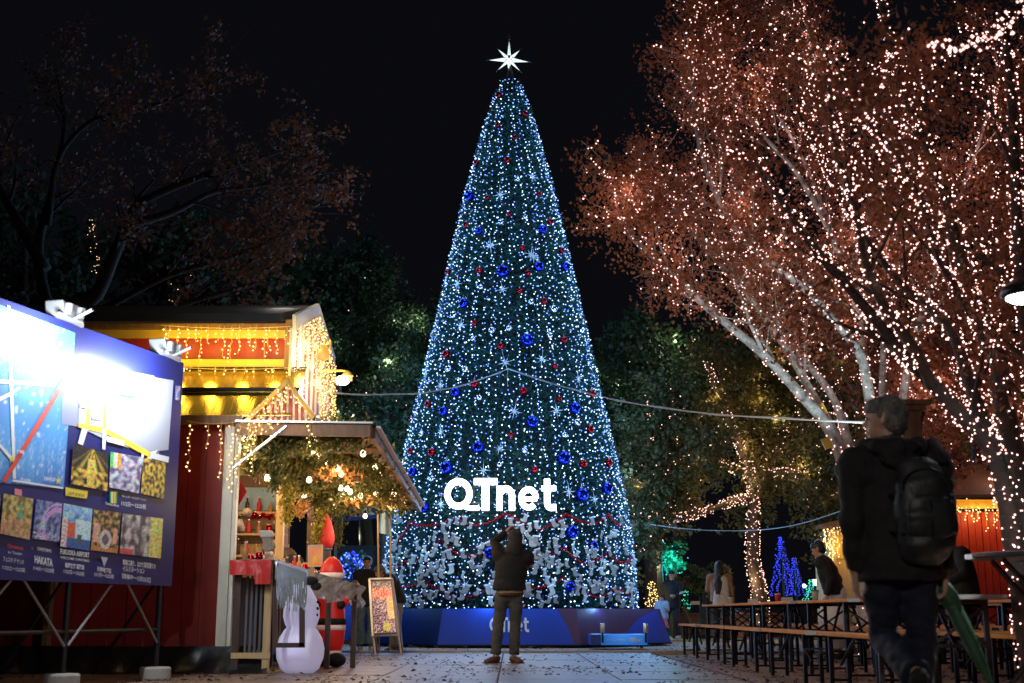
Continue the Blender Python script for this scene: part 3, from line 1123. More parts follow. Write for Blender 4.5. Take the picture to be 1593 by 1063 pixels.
# canopy over the counter
can = thing('counter_canopy', 'wooden canopy sloping out over the stall counter with greenery and round bulbs under it', 'canopy', (-2.4, 18, 2.6))
P0, P1 = at(368, 658, YF - .15), at(577, 663, YF - .15)
P2 = at(652, 786, 21.6)
P3 = V((XR, 21.6, P2.z + .05))
P0.z = P1.z + .02
Pn = (P1 - P0).cross(P3 - P0).normalized()
for k in range(10):
    t0, t1 = k / 10, (k + .97) / 10
    a, b, c, d = P0.lerp(P3, t0), P1.lerp(P2, t0), P1.lerp(P2, t1), P0.lerp(P3, t1)
    MB().prism([a, b, c, d], (0, 0, .02)).build('roof_plank', M['wood_mid'], can)
MB().prism([P0 + V((-.02, -.02, .024)), P1 + V((.05, -.02, .024)), P2 + V((.05, 0, .024)), P3 + V((0, 0, .024))], (0, 0, .012)).build('roof_felt', M['roof_dark'], can)
MB().bar(P0 + V((0, -.02, -.06)), P1 + V((0, -.02, -.06)), .045, .13).build('front_beam', M['wood_mid'], can, bevel=.005)
MB().bar(P0 + V((0, -.05, .028)), P1 + V((.03, -.05, .028)), .06, .02).build('drip_edge', M['alu'], can)
for k in range(3):
    a, b = P1.lerp(P2, k / 3 + .01), P1.lerp(P2, (k + 1) / 3 - .01)
    MB().bar(a + V((.02, 0, -.07)), b + V((.02, 0, -.07)), .05, .12).build('side_beam', M['wood_mid'], can)
    MB().bar(a + V((.075, 0, -.0)), b + V((.075, 0, -.02)), .05, .028).build('drip_edge', M['santa_white'], can)
for t in (.2, .45, .7, .95):
    a, b = P0.lerp(P3, t), P1.lerp(P2, t)
    MB().bar(a + V((0, 0, -.05)), b + V((0, 0, -.05)), .05, .07).build('rafter', M['wood_mid'], can)
MB().bar(at(362, 729, YF - .16), at(446, 663, YF - .2), .045, .02).build('brace', M['alu'], can)
MB().bar(at(466, 803, 19.8), at(486, 790, 18.6), .035, .02).build('brace', M['wood_pale'], can)


def garland(name, pts, m_, r, n, label, group=None, cat='garland', size=.05):
    t = thing(name, label, cat, pts[0], group)
    P = [V(p) for p in pts]
    cum = [0]
    for a, b in zip(P[:-1], P[1:]): cum.append(cum[-1] + (b - a).length)
    Q = []
    for k in range(n):
        s = random.random() * cum[-1]
        i = max(j for j in range(len(P)) if cum[j] <= s) if s < cum[-1] else len(P) - 2
        i = min(i, len(P) - 2)
        q = P[i].lerp(P[i + 1], (s - cum[i]) / (cum[i + 1] - cum[i]))
        Q.append(q + V((random.gauss(0, r), random.gauss(0, r), random.gauss(0, r))))
    leaves('sprigs', [tuple(q) for q in Q], size, m_, t, stretch=2.2)['kind'] = 'stuff'
    MB().tube(P, .012, 5).build('cord', M['wire_dark'], t)
    return t


def sag(a, b, s, n=12):
    a, b = V(a), V(b)
    return [a.lerp(b, k / n) + V((0, 0, -s * math.sin(PI * k / n))) for k in range(n + 1)]


GL = [([(378, 672), (430, 690), (500, 680), (566, 676)], 14.75, 'along the front beam of the canopy'),
      ([(385, 700), (440, 735), (520, 700), (585, 712)], 16.0, 'second row back under the canopy'),
      ([(420, 718), (470, 755), (540, 725), (600, 735)], 17.2, 'third row back under the canopy'),
      ([(440, 745), (500, 775), (560, 750), (617, 765)], 18.6, 'fourth row back under the canopy'),
      ([(470, 770), (520, 790), (580, 770), (632, 785)], 20.2, 'rearmost row under the canopy')]
for pts, Y, where in GL:
    garland('pine_garland', [at(x, y, Y) for x, y in pts], M['greenery'], .095, 3400, f'thick green pine garland {where}', 'pine garlands under the canopy', size=.032)
garland('dried_garland', [at(x, y, 16.6) for x, y in ((480, 728), (505, 740), (530, 728), (556, 742))], M['dried'], .05, 260, 'garland of orange dried slices across the middle of the canopy', size=.05)
garland('dried_garland', [at(x, y, 19.2) for x, y in ((520, 768), (550, 778), (585, 770), (622, 784))], M['dried'], .05, 200, 'garland of orange dried slices near the outer tip of the canopy', size=.05)
DR = [((427, 690), (428, 760), 14.9, 'greenery', 'long green garland dangling beside the brace of the canopy'), ((440, 720), (446, 812), 16.5, 'moss', 'yellow green garland hanging down in front of the pale post'),
      ((385, 690), (392, 735), 14.9, 'greenery', 'short green garland dangling next to the cream corner post'), ((500, 770), (492, 842), 19.5, 'moss', 'yellow green garland hanging beside the red pennant at the far post'),
      ((527, 775), (525, 850), 20.8, 'greenery', 'green garland hanging at the far end of the stall'), ((462, 752), (468, 800), 18.2, 'dried', 'garland of dried orange slices in the stall opening')]
for a, b, Y, m_, lab in DR:
    p, q = at(*a, Y), at(*b, Y)
    garland('hanging_garland', [p, p.lerp(q, .5) + V((.03, 0, 0)), q], M[m_], .045, 700, lab, size=.028)
# round warm bulbs hanging in the greenery
GB_ = [(381, 680, 14.7), (416, 741, 15), (435, 721, 15.3), (489, 682, 14.8), (486, 699, 15.2), (497, 706, 16), (503, 707, 16.4), (506, 716, 16.8), (565, 703, 15.6), (525, 726, 16.4), (531, 735, 16.6), (481, 744, 16.4), (473, 768, 17.4), (530, 757, 18), (540, 758, 18.2), (545, 763, 18.4), (533, 767, 18.6), (549, 772, 19), (561, 769, 19), (585, 766, 18.6), (584, 724, 17), (590, 736, 17.6), (608, 762, 18.8), (613, 766, 19.4), (608, 777, 20), (631, 781, 21), (520, 786, 20.2), (568, 801, 21.2), (388, 694, 14.9), (395, 697, 15.0)]
proto = None
for i, (px, py, Y) in enumerate(GB_):
    p = at(px, py, Y)
    if proto is None:
        proto = thing('globe_light', '', 'light bulb')
        MB().lathe((0, 0, -.05), [(.012, -.012), (.030, 0), (.038, .022), (.030, .05), (.016, .07)], 12).build('globe', M['globe'], proto, smooth=True)
        MB().lathe((0, 0, .02), [(.017, 0), (.017, .035), (.006, .05)], 8).build('socket', M['black_metal'], proto)
        o = proto
    else:
        o = copy_tree(proto)
    o.location = p
    wh = 'near the cream post' if px < 450 else 'over the snowman' if px < 500 else 'over the santa' if px < 527 else 'over the far counter' if px < 547 else 'above the sandwich board' if px < 580 else 'along the outer beam'
    hh = 'highest' if py < 700 else 'high' if py < 722 else 'mid level' if py < 748 else 'low' if py < 765 else 'very low' if py < 775 else 'lowest'
    o['label'] = f'{hh} round warm bulb in the pine greenery {wh}'
    o['group'] = 'round bulbs under the canopy'
    if i % 3 == 0: lamp('bulb_glow', p + V((0, 0, -.12)), 7, (1, .68, .36), .05, can)
for i, (px, py, Y, m_, R, lab) in enumerate([(537, 691, 15.6, 'red_glass', .055, 'shiny red bauble under the canopy near its outer corner'), (467, 721, 16, 'red_glass', .045, 'red bauble half hidden in greenery in the middle of the canopy'),
                                             (526, 717, 16.6, 'red_glass', .05, 'dark red bauble above the cluster of bulbs under the canopy'), (571, 735, 17.4, 'red_glass', .05, 'red bauble beside the side beam of the canopy'), (510, 737, 17, 'dried', .06, 'orange ball ornament in the middle of the canopy'), (500, 731, 17.2, 'dried', .06, 'rusty round ornament beside the orange ball under the canopy'),
                                             (556, 786, 20, 'red_glass', .05, 'small red bauble low at the far end of the canopy')]):
    t = thing('bauble', lab, 'bauble', at(px, py, Y))
    MB().ball(at(px, py, Y), R, 14, 10).build('ball', M[m_], t, smooth=True)
    MB().tube([at(px, py, Y) + V((0, 0, R)), at(px, py, Y) + V((0, 0, R + .12))], .004, 4).build('thread', M['wire_dark'], t)
# flat wooden cut-outs
for px, py, Y, R, lab in ((404, 735, 15, .11, 'straw star ornament hanging behind the brace of the canopy'), (570, 717, 16.2, .10, 'wooden reindeer cut-out under the outer edge of the canopy'), (543, 772, 18.8, .10, 'wooden cut-out under the row of bulbs in the canopy'), (620, 776, 20.2, .12, 'orange wooden cut-out by the outer tip of the canopy'), (496, 745, 17.5, .09, 'pale wooden ornament beside the dried slices under the canopy')):
    p = at(px, py, Y)
    mb = MB()
    if 'star' in lab:
        for k in range(12):
            a = PI * k / 6
            mb.bar(p, p + V((R * math.sin(a), 0, R * 1.3 * math.cos(a))), .008)
    else:
        prof = [(-.9, -.1), (-.6, .3), (-.9, .9), (-.5, .6), (-.3, .9), (-.25, .35), (.5, .25), (.9, .45), (.8, 0), (.7, -.8), (.5, -.8), (.45, -.2), (-.2, -.25), (-.3, -.9), (-.5, -.9), (-.5, -.2)]
        mb.prism([p + V((a * R, 0, b * R)) for a, b in prof], (0, .012, 0))
    tag(mb.build('wooden_ornament', M['dried'], loc=p), lab, 'ornament')


# icicle lights
def icicles(A, B_, n, lmin, lmax, mm, label, r=.011, glow_e=0, gc=(1, .62, .2), group=None, nl=3):
    A, B_ = V(A), V(B_)
    t = thing('icicle_lights', label, 'string lights', A, group)
    mb = MB()
    mb.tube(sag(A, B_, .03), .004, 4)
    P = []
    for k in range(n):
        p = A.lerp(B_, (k + .5 + random.uniform(-.35, .35)) / n)
        L = random.choice((lmin, lmax, (lmin + lmax) / 2)) * random.uniform(.85, 1.1)
        q = [p]
        m_ = max(2, int(L / .045))
        for j in range(1, m_ + 1):
            q.append(V((p.x + random.uniform(-.014, .014), p.y + random.uniform(-.012, .012), p.z - L * j / m_)))
            if random.random() < .85:
                P.append(tuple(q[-1] + V((random.uniform(-.03, .03), -.012, -.01))))
        mb.tube(q, .0035, 4, cap=False)
    mb.build('cord', M['wood_pale'], t)
    bulbs('bulbs', P, r, mm, t)
    if glow_e:
        for k in range(nl):
            lamp('icicle_glow', A.lerp(B_, (k + .5) / nl) + V((0, -.16, -(lmin + lmax) / 3)), glow_e, gc, .06, t)
    return t


gb = [M['bulb_gold'], M['bulb_warm']]
icicles(at(250, 506, YU - .15), at(452, 508, YU - .15), 17, .22, .42, gb, 'warm icicle lights hanging below the dark roof edge of the hut', glow_e=6.5, gc=(1, .66, .10), nl=4)
icicles(at(255, 570, YU - .22), at(455, 572, YU - .22), 12, .05, .13, gb, 'short warm icicle lights along the lower yellow board of the hut', glow_e=3.5, gc=(1, .70, .10), nl=4)
icicles(at(290, 655, YF - .2), at(372, 656, YF - .2), 4, .35, .72, gb, 'warm icicle lights hanging in front of the red wall next to the cream post', glow_e=.9, nl=1)
icicles(at(372, 662, YF - .22), at(400, 663, YF - .22), 3, .4, .65, gb, 'warm icicle lights hanging by the brace of the canopy', glow_e=0)
icicles(at(384, 645, YD - .05), at(446, 593, YD - .05), 13, .12, .42, gb, 'warm icicle lights along the rising edge of the small front gable', glow_e=2.4, nl=2)
icicles(at(446, 593, YD - .05), at(487, 648, YD - .05), 8, .10, .35, gb, 'warm icicle lights along the falling edge of the small front gable', glow_e=2.0, nl=1)
icicles(GA + V((.08, -.08, -.05)), GB + V((.08, -.08, -.05)), 15, .4, .9, gb, 'dense warm icicle lights on the near slope of the tall gable', glow_e=7, nl=3)
icicles(GB + V((.08, -.08, -.05)), GC + V((.08, -.08, -.05)), 24, .6, 1.3, gb, 'long warm icicle lights on the far slope of the tall gable', glow_e=5, nl=3)
# arm lamp
lp = thing('arm_lamp', 'round glowing lamp on a bent yellow arm at the end of the hut gable', 'lamp', at(512, 578, 17))
MB().tube([at(505, 577, 17), at(535, 577, 17), at(543, 579, 17), at(547, 586, 17), at(546, 593, 17)], .016, 6).build('arm', M['yellow'], lp)
MB().ball(at(533, 592, 16.95), .085, 16, 10, sc=(1.1, 1, .8)).build('globe', glow('lamp_globe', (1, .80, .55), 14, True), lp, smooth=True)
MB().lathe(at(540, 588, 16.98), [(.09, .02), (.05, .07), (.02, .09)], 14).build('hood', M['yellow'], lp)
lamp('lamp_glow', at(536, 602, 16.6), 14, (1, .74, .42), .08, lp)
wd = thing('hanging_lantern', 'amber glass lantern hooked on the tall gable of the hut', 'lantern', at(503, 552, 17.2))
MB().lathe(at(503, 556, 16.4), [(.02, -.05), (.075, -.02), (.085, .06), (.05, .13), (.02, .16)], 14).build('glass', glow('amber_glass', (1, .45, .04), .9), wd, smooth=True)
MB().tube([at(503, 546, 16.4), at(505, 533, 16.4), at(513, 528, 16.5), at(514, 545, 16.6)], .012, 6).build('hook', M['yellow'], wd)
# floodlight that overexposes the cream gable
fx = thing('gable_floodlight', 'small white floodlight shining up at the cream gable above the canopy', 'floodlight', at(462, 652, 15.2))
MB().box(at(470, 651, 14.9), (.14, .08, .07)).build('housing', M['alu'], fx, bevel=.01)
lamp('gable_light', at(484, 615, 15.4), 150, (1, .90, .66), .08, fx)

# ------------------------------------------------------------------ counter, goods
CT = [(14.15, 1.20), (16.2, 1.15), (18.6, 1.08), (20.9, 1.02)]


def cpx(Y):
    return -2.62 + (Y - 14.15) * .026


for i in range(3):
    (ya, za), (yb, zb) = CT[i], CT[i + 1]
    t = thing('counter_table', ['dark wooden counter table nearest the cream corner post with a red cloth over its end', 'middle wooden counter table behind the glowing snowman', 'far wooden counter table by the sandwich board'][i], 'table', (-2.9, (ya + yb) / 2, 0), 'counter tables of the stall')
    MB().prism([V((XR + .06, ya + .01, za - .03)), V((cpx(ya), ya + .01, za - .03)), V((cpx(yb), yb - .01, zb - .03)), V((XR + .06, yb - .01, zb - .03))], (0, 0, .03)).build('tabletop', M['wood_mid'], t)
    for Y, z_ in ((ya + .12, za), (yb - .12, zb)):
        MB().box((cpx(Y) - .05, Y, z_ / 2 - .015), (.07, .07, z_ - .04)).build('leg', M['wood_pale' if (i == 0 and Y < 15) else 'wood_dark'], t)
        MB().box((XR + .14, Y, z_ / 2 - .015), (.07, .07, z_ - .04)).build('leg', M['wood_dark'], t)
        MB().bar((XR + .1, Y - .022, .19), (cpx(Y) - .003, Y - .022, .19), .05, .06).build('rail', M['wood_pale' if (i == 0 and Y < 15) else 'wood_dark'], t)
    if i == 0:
        for k in range(7):
            X = XR + .22 + k * .052
            MB().box((X, ya + .22, .62), (.024, .02, .84)).build('slat', M['banner_side'], t)
# dark frame standing before the snowman
fr = thing('table_frame', 'dark brown square wooden frame in front of the glowing snowman', 'frame', at(470, 1009, 14.0))
for a, b in (((470, 915), (470, 1006)), ((426, 1004), (474, 1004)), ((428, 1000), (428, 912))):
    MB().bar(at(*a, 14.02), at(*b, 14.02), .055 if a[0] == 470 else .05, .05).build('rail', M['wood_dark'], fr)
# cloth over the front end
zc = CT[0][1]


def drape(x0, x1, Y, ztop, drop, m_, name, label, cat, seed=0, wav=.03):
    mb = MB()
    mb.sheet(lambda u, v_: V((x0 + (x1 - x0) * u, Y - .012 - wav * v_ * abs(math.sin(u * 9 + seed)) - .01 * v_, ztop + .012 - drop(u) * v_)), 28, 8, thick=(0, .006, 0))
    return tag(mb.build(name, m_, smooth=True, loc=(x0, Y, ztop)), label, cat)


xa, xb = XR + .07, cpx(14.15)
mb = MB()
mb.sheet(lambda u, v_: V((xa + (xb - xa) * u, 14.13 + .9 * (1 - v_), zc + .006 + .004 * math.sin(u * 20) * math.cos(v_ * 14))), 20, 10)
mb.sheet(lambda u, v_: V((xa + (xb - xa) * u, 14.13 - .02 * v_ * abs(math.sin(u * 8)), zc + .006 - (.16 + (.10 if u > .62 else 0)) * v_)), 30, 6)
tag(mb.build('tablecloth', M['red_vinyl'], smooth=True, loc=(xb, 14.1, zc)), 'red tablecloth hanging over the near end of the stall counter', 'tablecloth')


def side_drape(ya, yb, d0, d1, m_, label, seed):
    za = np.interp(ya, [c[0] for c in CT], [c[1] for c in CT])
    zb = np.interp(yb, [c[0] for c in CT], [c[1] for c in CT])
    mb = MB()

    def f(u, v_):
        Y = ya + (yb - ya) * u
        z_ = za + (zb - za) * u
        dd = d0 + (d1 - d0) * abs(math.sin(u * 3.3 + seed))
        return V((cpx(Y) + .02 + .035 * v_ * math.sin(u * 23 + seed * 2) * (1 + .5 * math.sin(v_ * 5)), Y, z_ + .02 - dd * v_))
    mb.sheet(f, 46, 8)
    mb.sheet(lambda u, v_: V((cpx(ya + (yb - ya) * u) + .02 - .45 * v_, ya + (yb - ya) * u, za + (zb - za) * u + .02 + .006 * math.sin(u * 31 + v_ * 12))), 40, 8)
    return tag(mb.build('plastic_sheet', m_, smooth=True, loc=(cpx(ya), ya, za)), label, 'sheet')


side_drape(14.2, 16.4, .18, .30, M['plastic'], 'crinkled clear plastic sheet over the counter behind the red tablecloth', .3)
side_drape(16.45, 18.7, .20, .38, M['plastic'], 'crinkled silvery plastic sheet over the counter above the inflatable santa', 1.4)
side_drape(18.75, 20.85, .15, .34, M['plastic'], 'crinkled silvery plastic sheet on the far counter beside the sandwich board', 2.2)
t = thing('plastic_screen', 'crinkled clear plastic screen on brown posts hung across the chest of the santa', 'screen', at(520, 905, 15.5))
A_, B2 = at(478, 888, 14.9), at(566, 913, 15.9)
mb = MB()
mb.sheet(lambda u, v_: A_.lerp(B2, u) + V((.03 * math.sin(v_ * 9 + u * 20), -.04 * v_ * math.sin(u * 26), -(.23 + .05 * math.sin(u * 7) + (.05 if .35 < u < .6 else 0)) * v_)), 60, 10)
mb.build('sheet', M['plastic'], t, smooth=True)
MB().tube([A_, B2], .008, 6).build('rail', M['alu'], t)
for px, Y_ in ((512, 15.45), (552, 15.8)):
    p = at(px, 903, Y_)
    MB().box((p.x, Y_, p.z / 2), (.06, .05, p.z)).build('post', M['wood_dark'], t)
# silver tinsel curtain in front of the snowman
mb = MB()
for k in range(26):
    px = 431 + k * 1.75
    zt2, zb2 = 876 + k * .6, random.uniform(938, 952)
    p, q = at(px, zt2, 13.95), at(px + random.uniform(-1, 1), zb2, 13.95)
    m_ = p.lerp(q, .5) + V((random.uniform(-.01, .01), random.uniform(-.02, .02), 0))
    mb.add([p, p + V((.017, 0, 0)), m_ + V((.016, .01, 0)), m_, q, q + V((.012, 0, 0))], [(0, 1, 2, 3), (3, 2, 5, 4)])
tag(mb.build('tinsel_curtain', M['tinsel'], loc=at(450, 876, 13.95)), 'curtain of silver tinsel strips hanging in front of the glowing snowman', 'tinsel')
# orange paper pennants in the plastic
for a, b, c, Y, lab in (((478, 885), (490, 884), (485, 915), 14.6, 'orange paper pennant between the snowman and the santa'), ((518, 893), (530, 925), (512, 920), 16.4, 'orange paper pennant over the santa figure'), ((562, 912), (548, 928), (556, 905), 20.6, 'orange paper pennant at the far end of the counter')):
    mb = MB()
    mb.prism([at(*a, Y), at(*b, Y), at(*c, Y)], (0, .01, 0))
    tag(mb.build('pennant', M['dried'], loc=at(*a, Y)), lab, 'pennant')
# goods on the counter and on shelves behind it
sh = thing('shelf', 'brown wooden shelf unit inside the stall behind the counter', 'shelf', (-4.2, 16.5, 1.2))
for z_ in (1.45, 1.76, 2.07):
    MB().box((-4.15, 18.9, z_), (1.7, .3, .03)).build('shelf_board', M['wood_pale'], sh)
for X_ in (-4.98, -4.15, -3.32):
    MB().box((X_, 18.9, 1.75), (.04, .28, 1.0)).build('upright', M['wood_mid'], sh)


def bottle(m_, h=.2, r=.03):
    mb = MB()
    mb.lathe((0, 0, 0), [(r, 0), (r, h * .6), (r * .4, h * .78), (r * .4, h)], 10)
    return mb


goods = [('candle_jar', 'red_glass'), ('bottle', 'wood_dark'), ('figurine', 'felt'), ('bottle', 'dried'), ('candle_jar', 'wood_pale'), ('figurine', 'wood_mid'), ('bottle', 'red_cloth'), ('candle_jar', 'silver_glass')]
spots = ['near the cream corner post', 'by the white stocking', 'before the pale post', 'beside the gingerbread sign', 'towards the far post']
gi = 0
for row, (x_, z_, ys) in enumerate(((XR + .35, None, np.arange(14.5, 20.5, .34)), (XR + .16, None, np.arange(14.4, 18.5, .42)), (0, 1.468, np.arange(-4.9, -3.4, .13)), (0, 1.778, np.arange(-4.9, -3.4, .15)), (0, 2.088, np.arange(-4.9, -3.4, .17)))):
    for Y in ys:
        nm, m_ = goods[(gi * 5 + row) % 8]
        gi += 1
        zz = z_ if z_ else float(np.interp(Y, [c[0] for c in CT], [c[1] for c in CT])) + .004
        loc = (x_ + random.uniform(-.05, .05), float(Y) + random.uniform(-.05, .05), zz) if row < 2 else (float(Y), 18.85, zz)
        Y_ = Y if row < 2 else 14.5 + (Y + 4.9) * 4
        tier = 'on the counter edge' if row == 0 else 'on the counter further in' if row == 1 else f'on the {["lowest", "middle", "top"][row - 2]} shelf in the stall'
        lab = f'small {dict(red_glass="red", wood_dark="dark", felt="cream", dried="orange", wood_pale="pale yellow", wood_mid="brown", red_cloth="scarlet", silver_glass="silver")[m_]} {nm.replace("_", " ")} {tier} {spots[min(4, int((Y_ - 14.3) / 1.3))]}'
        t = thing(nm, lab, nm.replace('_', ' '), loc, 'goods of the stall')
        h = random.uniform(.13, .24)
        if nm == 'bottle':
            mb = MB().lathe(loc, [(.03, 0), (.032, h * .6), (.012, h * .78), (.012, h)], 10)
            mb.build('body', M[m_], t, smooth=True)
            MB().lathe(V(loc) + V((0, 0, h)), [(.015, 0), (.015, .02)], 8).build('cap', M['alu'], t)
        elif nm == 'candle_jar':
            MB().lathe(loc, [(.035, 0), (.042, .02), (.042, h * .6), (.036, h * .66)], 12).build('jar', M[m_], t, smooth=True)
            MB().lathe(V(loc) + V((0, 0, h * .66)), [(.038, .002), (.038, .022)], 12).build('lid', M['wood_pale'], t)
        else:
            MB().lathe(loc, [(.045, 0), (.04, h * .3), (.022, h * .62), (.018, h * .66)], 10).build('body', M[m_], t, smooth=True)
            MB().ball(V(loc) + V((0, 0, h * .78)), .034, 10, 8).build('head', M['felt_cuff'], t, smooth=True)
# light inside the stall
for k, (x_, y_, z_) in enumerate([(-3.5, 15.2, 2.35), (-3.5, 17.2, 2.3), (-3.5, 19.4, 2.25), (-3.9, 16.2, 1.6)]):
    lamp('stall_light', (x_, y_, z_), 42, (1, .66, .36), .08, hut)
for k in range(3):
    lamp('counter_light', (-2.2, 15.0 + 2.3 * k, 2.0), 26, (1, .70, .42), .1, can)
# hanging pieces in the opening
def flat_thing(name, pts, Y, d, m_, label, cat, extra=None):
    p0 = at(pts[0][0], pts[0][1], Y)
    t = thing(name, label, cat, p0)
    mb = MB()
    plate(mb, pts, Y, d)
    mb.build('body', M[m_], t, bevel=.004)
    return t


flat_thing('red_pennant', [(361, 733), (368, 738), (384, 765), (372, 785), (360, 797)], 14.9, .02, 'red_cloth', 'red cloth pennant pinned inside the stall beside the cream corner post', 'pennant')
t = thing('felt_pennant_hat', 'tall bright red felt cone hanging at the far post of the stall', 'hat', at(503, 800, 19.6))
c0 = at(506, 852, 19.6)
MB().lathe(c0, [(.10, -.02), (.135, .10), (.13, .22), (.09, .36), (.035, .48), (.012, .52)], 16).build('cone', M['red_cloth'], t, smooth=True)
MB().lathe(c0 + V((0, 0, -.05)), [(.09, 0), (.11, .02), (.10, .045)], 16).build('brim', M['denim'], t)
t = thing('large_stocking', 'large cream Christmas stocking hanging over the stall counter', 'stocking', at(412, 826, 14.5))
mb = MB()
plate(mb, [(404, 829), (423, 829), (424, 842), (429, 850), (424, 857), (412, 859), (406, 855), (409, 846)], 14.5, .05)
mb.build('sock', M['felt'], t, bevel=.015)
mb = MB()
plate(mb, [(402, 825), (423, 825), (425, 836), (404, 837)], 14.48, .09)
mb.build('cuff', M['felt_cuff'], t, bevel=.02)
t = thing('white_doll', 'small white cone shaped doll with a dark head on the shelf by the corner post', 'doll', at(373, 825, 15.2))
MB().lathe(at(373, 826, 15.2), [(.06, 0), (.055, .05), (.02, .14)], 12).build('robe', M['felt_cuff'], t, smooth=True)
MB().ball(at(373, 804, 15.2), .028, 10, 8).build('head', M['wood_dark'], t, smooth=True)
t = thing('knitted_cabbage_ball', 'pale green pompom ball on the upper shelf with red berries beside it', 'ornament', at(385, 798, 15.6))
MB().ball(at(385, 798, 15.6), .06, 12, 9).build('ball', M['felt'], t, smooth=True)
t = thing('berry_wreath', 'red berry wreath lying on the upper shelf of the stall', 'wreath', at(408, 803, 15.8))
mb = MB()
for k in range(30):
    a = 2 * PI * k / 30
    mb.ball(at(408, 803, 15.8) + V((.13 * math.cos(a), .05 * math.sin(a), random.uniform(-.03, .03))), .022, 7, 5)
mb.build('berries', M['red_glass'], t)['kind'] = 'stuff'
# gingerbread sign
t = thing('gingerbread_sign', 'small orange sign with a white icing lattice and a gingerbread house hung at the counter', 'sign', at(492, 863, 16.5))
a, b, c, d = [V((at(x, y, 16.5).x, 16.5, at(x, y, 16.5).z)) for x, y in ((480, 882), (501, 881), (502, 848), (480, 849))]
MB().prism([a, b, c, d], (0, .03, 0)).build('board', M['orange_print'], t)
f = quad(a, b, c, d)
mb = MB()
fo = lambda u, v_: f(u, v_) + V((0, -.006, 0))
for p, q in (((0, 0), (1, 0)), ((1, 0), (1, 1)), ((1, 1), (0, 1)), ((0, 1), (0, 0))):
    mb.bar(fo(*p), fo(*q), .018, .012)
for k in range(1, 5):
    mb.bar(fo(.05, k / 5 + .1), fo(min(.95, .05 + (1 - k / 5)), min(.98, 1.1)), .007, .006)
    mb.bar(fo(.95, k / 5 + .1), fo(.05 + k * .1, 1), .007, .006)
mb.build('icing', M['felt_cuff'], t)
MB().prism([fo(.3, .12) - V((0, .004, 0)), fo(.7, .12) - V((0, .004, 0)), fo(.7, .38) - V((0, .004, 0)), fo(.5, .56) - V((0, .004, 0)), fo(.3, .38) - V((0, .004, 0))], (0, -.004, 0)).build('house_print', M['yellow'], t)
MB().bar(at(503, 849, 16.55), at(503, 882, 16.55), .03, .03).build('edge_strip', M['denim'], t)
# black skirt of tarpaulin round the foot
mb = MB()
xs0, xs1 = XL, cpx(14.1) - .02


def tf(u, v_):
    x_ = xs0 + (xs1 - xs0) * u
    k = noise.noise(V((x_ * 2.3, 4, 0))) * .10 + .03 * math.sin(x_ * 17)
    return V((x_, 14.42 - v_ * (.28 + k) + .04 * math.sin(x_ * 11 + v_ * 3) * v_, .27 * (1 - v_) ** 1.6 + .012 + .03 * abs(noise.noise(V((x_ * 5, v_ * 3, 1)))) * (1 - v_)))


mb.sheet(tf, 120, 12)
tag(mb.build('tarpaulin', M['tarp'], smooth=True, loc=(xs0, 14.3, 0)), 'black tarpaulin skirt crumpled round the foot of the red hut wall', 'tarpaulin')

# ------------------------------------------------------------------ snowman
c = at(466, 1043, 14.42)
c = V((c.x, 14.42, 0))
t = thing('inflatable_snowman', 'glowing lilac white inflatable snowman half under the stall counter', 'snowman', c)
K = 14.42 / FPX
MB().lathe(c, [(.02, .0), (.15, .0), (.21, .045), (.255, .16), (.262, .26), (.235, .37), (.18, .46), (.155, .485), (.175, .52), (.20, .60), (.195, .69), (.16, .80), (.10, .90), (.055, .95), (.01, .965)], 40).build('body', M['snow'], t, smooth=True)
mb = MB()
mb.ball(c + V((.10, -.06, .99)), .085, 12, 8, sc=(1, .7, .6))
mb.ball(c + V((.16, -.05, .93)), .06, 12, 8, sc=(1, .7, .8))
mb.build('bow', M['snow_dark'], t, smooth=True)
for k in range(3):
    MB().ball(c + V((.19 - .005 * k, -.07, .76 - k * .07)), .018, 10, 8).build('button', M['snow_dark'], t, smooth=True)
lamp('snowman_light', c + V((-.06, -.38, .30)), .5, (.55, .5, 1), .1, t)
# santa
c = at(512, 1033, 16.1)
c = V((c.x, 16.1, 0))
t = thing('inflatable_santa', 'red inflatable santa with black belt and boots beside the snowman', 'santa', c)
MB().lathe(c, [(.05, .16), (.14, .17), (.17, .26), (.185, .42), (.185, .56), (.17, .72), (.15, .86), (.13, .92)], 28).build('coat', M['santa_red'], t, smooth=True)
MB().lathe(c, [(.17, .50), (.195, .505), (.195, .575), (.17, .58)], 28).build('belt', M['snow_dark'], t, smooth=True)
MB().lathe(c, [(.17, .435), (.19, .44), (.19, .495), (.17, .5)], 28).build('hem', M['santa_white'], t, smooth=True)
MB().lathe(c, [(.12, .13), (.15, .14), (.15, .19), (.12, .2)], 28).build('trouser_cuff', M['santa_white'], t, smooth=True)
mb = MB()
mb.ball(c + V((.10, -.12, .085)), .11, 16, 10, sc=(1.1, 1.5, .78))
mb.ball(c + V((-.10, -.06, .085)), .11, 16, 10, sc=(1.1, 1.5, .78))
mb.build('boots', M['snow_dark'], t, smooth=True)
MB().ball(c + V((0, -.02, 1.02)), .14, 18, 12, sc=(1, .95, 1.0)).build('head', M['skin'], t, smooth=True)
mb = MB()
mb.ball(c + V((0, -.10, .94)), .11, 14, 10, sc=(1.1, .6, 1))
mb.build('beard', M['santa_white'], t, smooth=True)
for s in (-1, 1):
    MB().ball(c + V((s * .05, -.145, 1.06)), .014, 8, 6).build('eye', M['eye'], t, smooth=True)
MB().ball(c + V((0, -.16, 1.03)), .025, 8, 6).build('nose', M['red_cloth'], t, smooth=True)
MB().lathe(c + V((0, 0, 1.08)), [(.145, 0), (.15, .06), (.13, .14), (.085, .20), (.03, .245)], 20).build('hat', M['santa_red'], t, smooth=True)
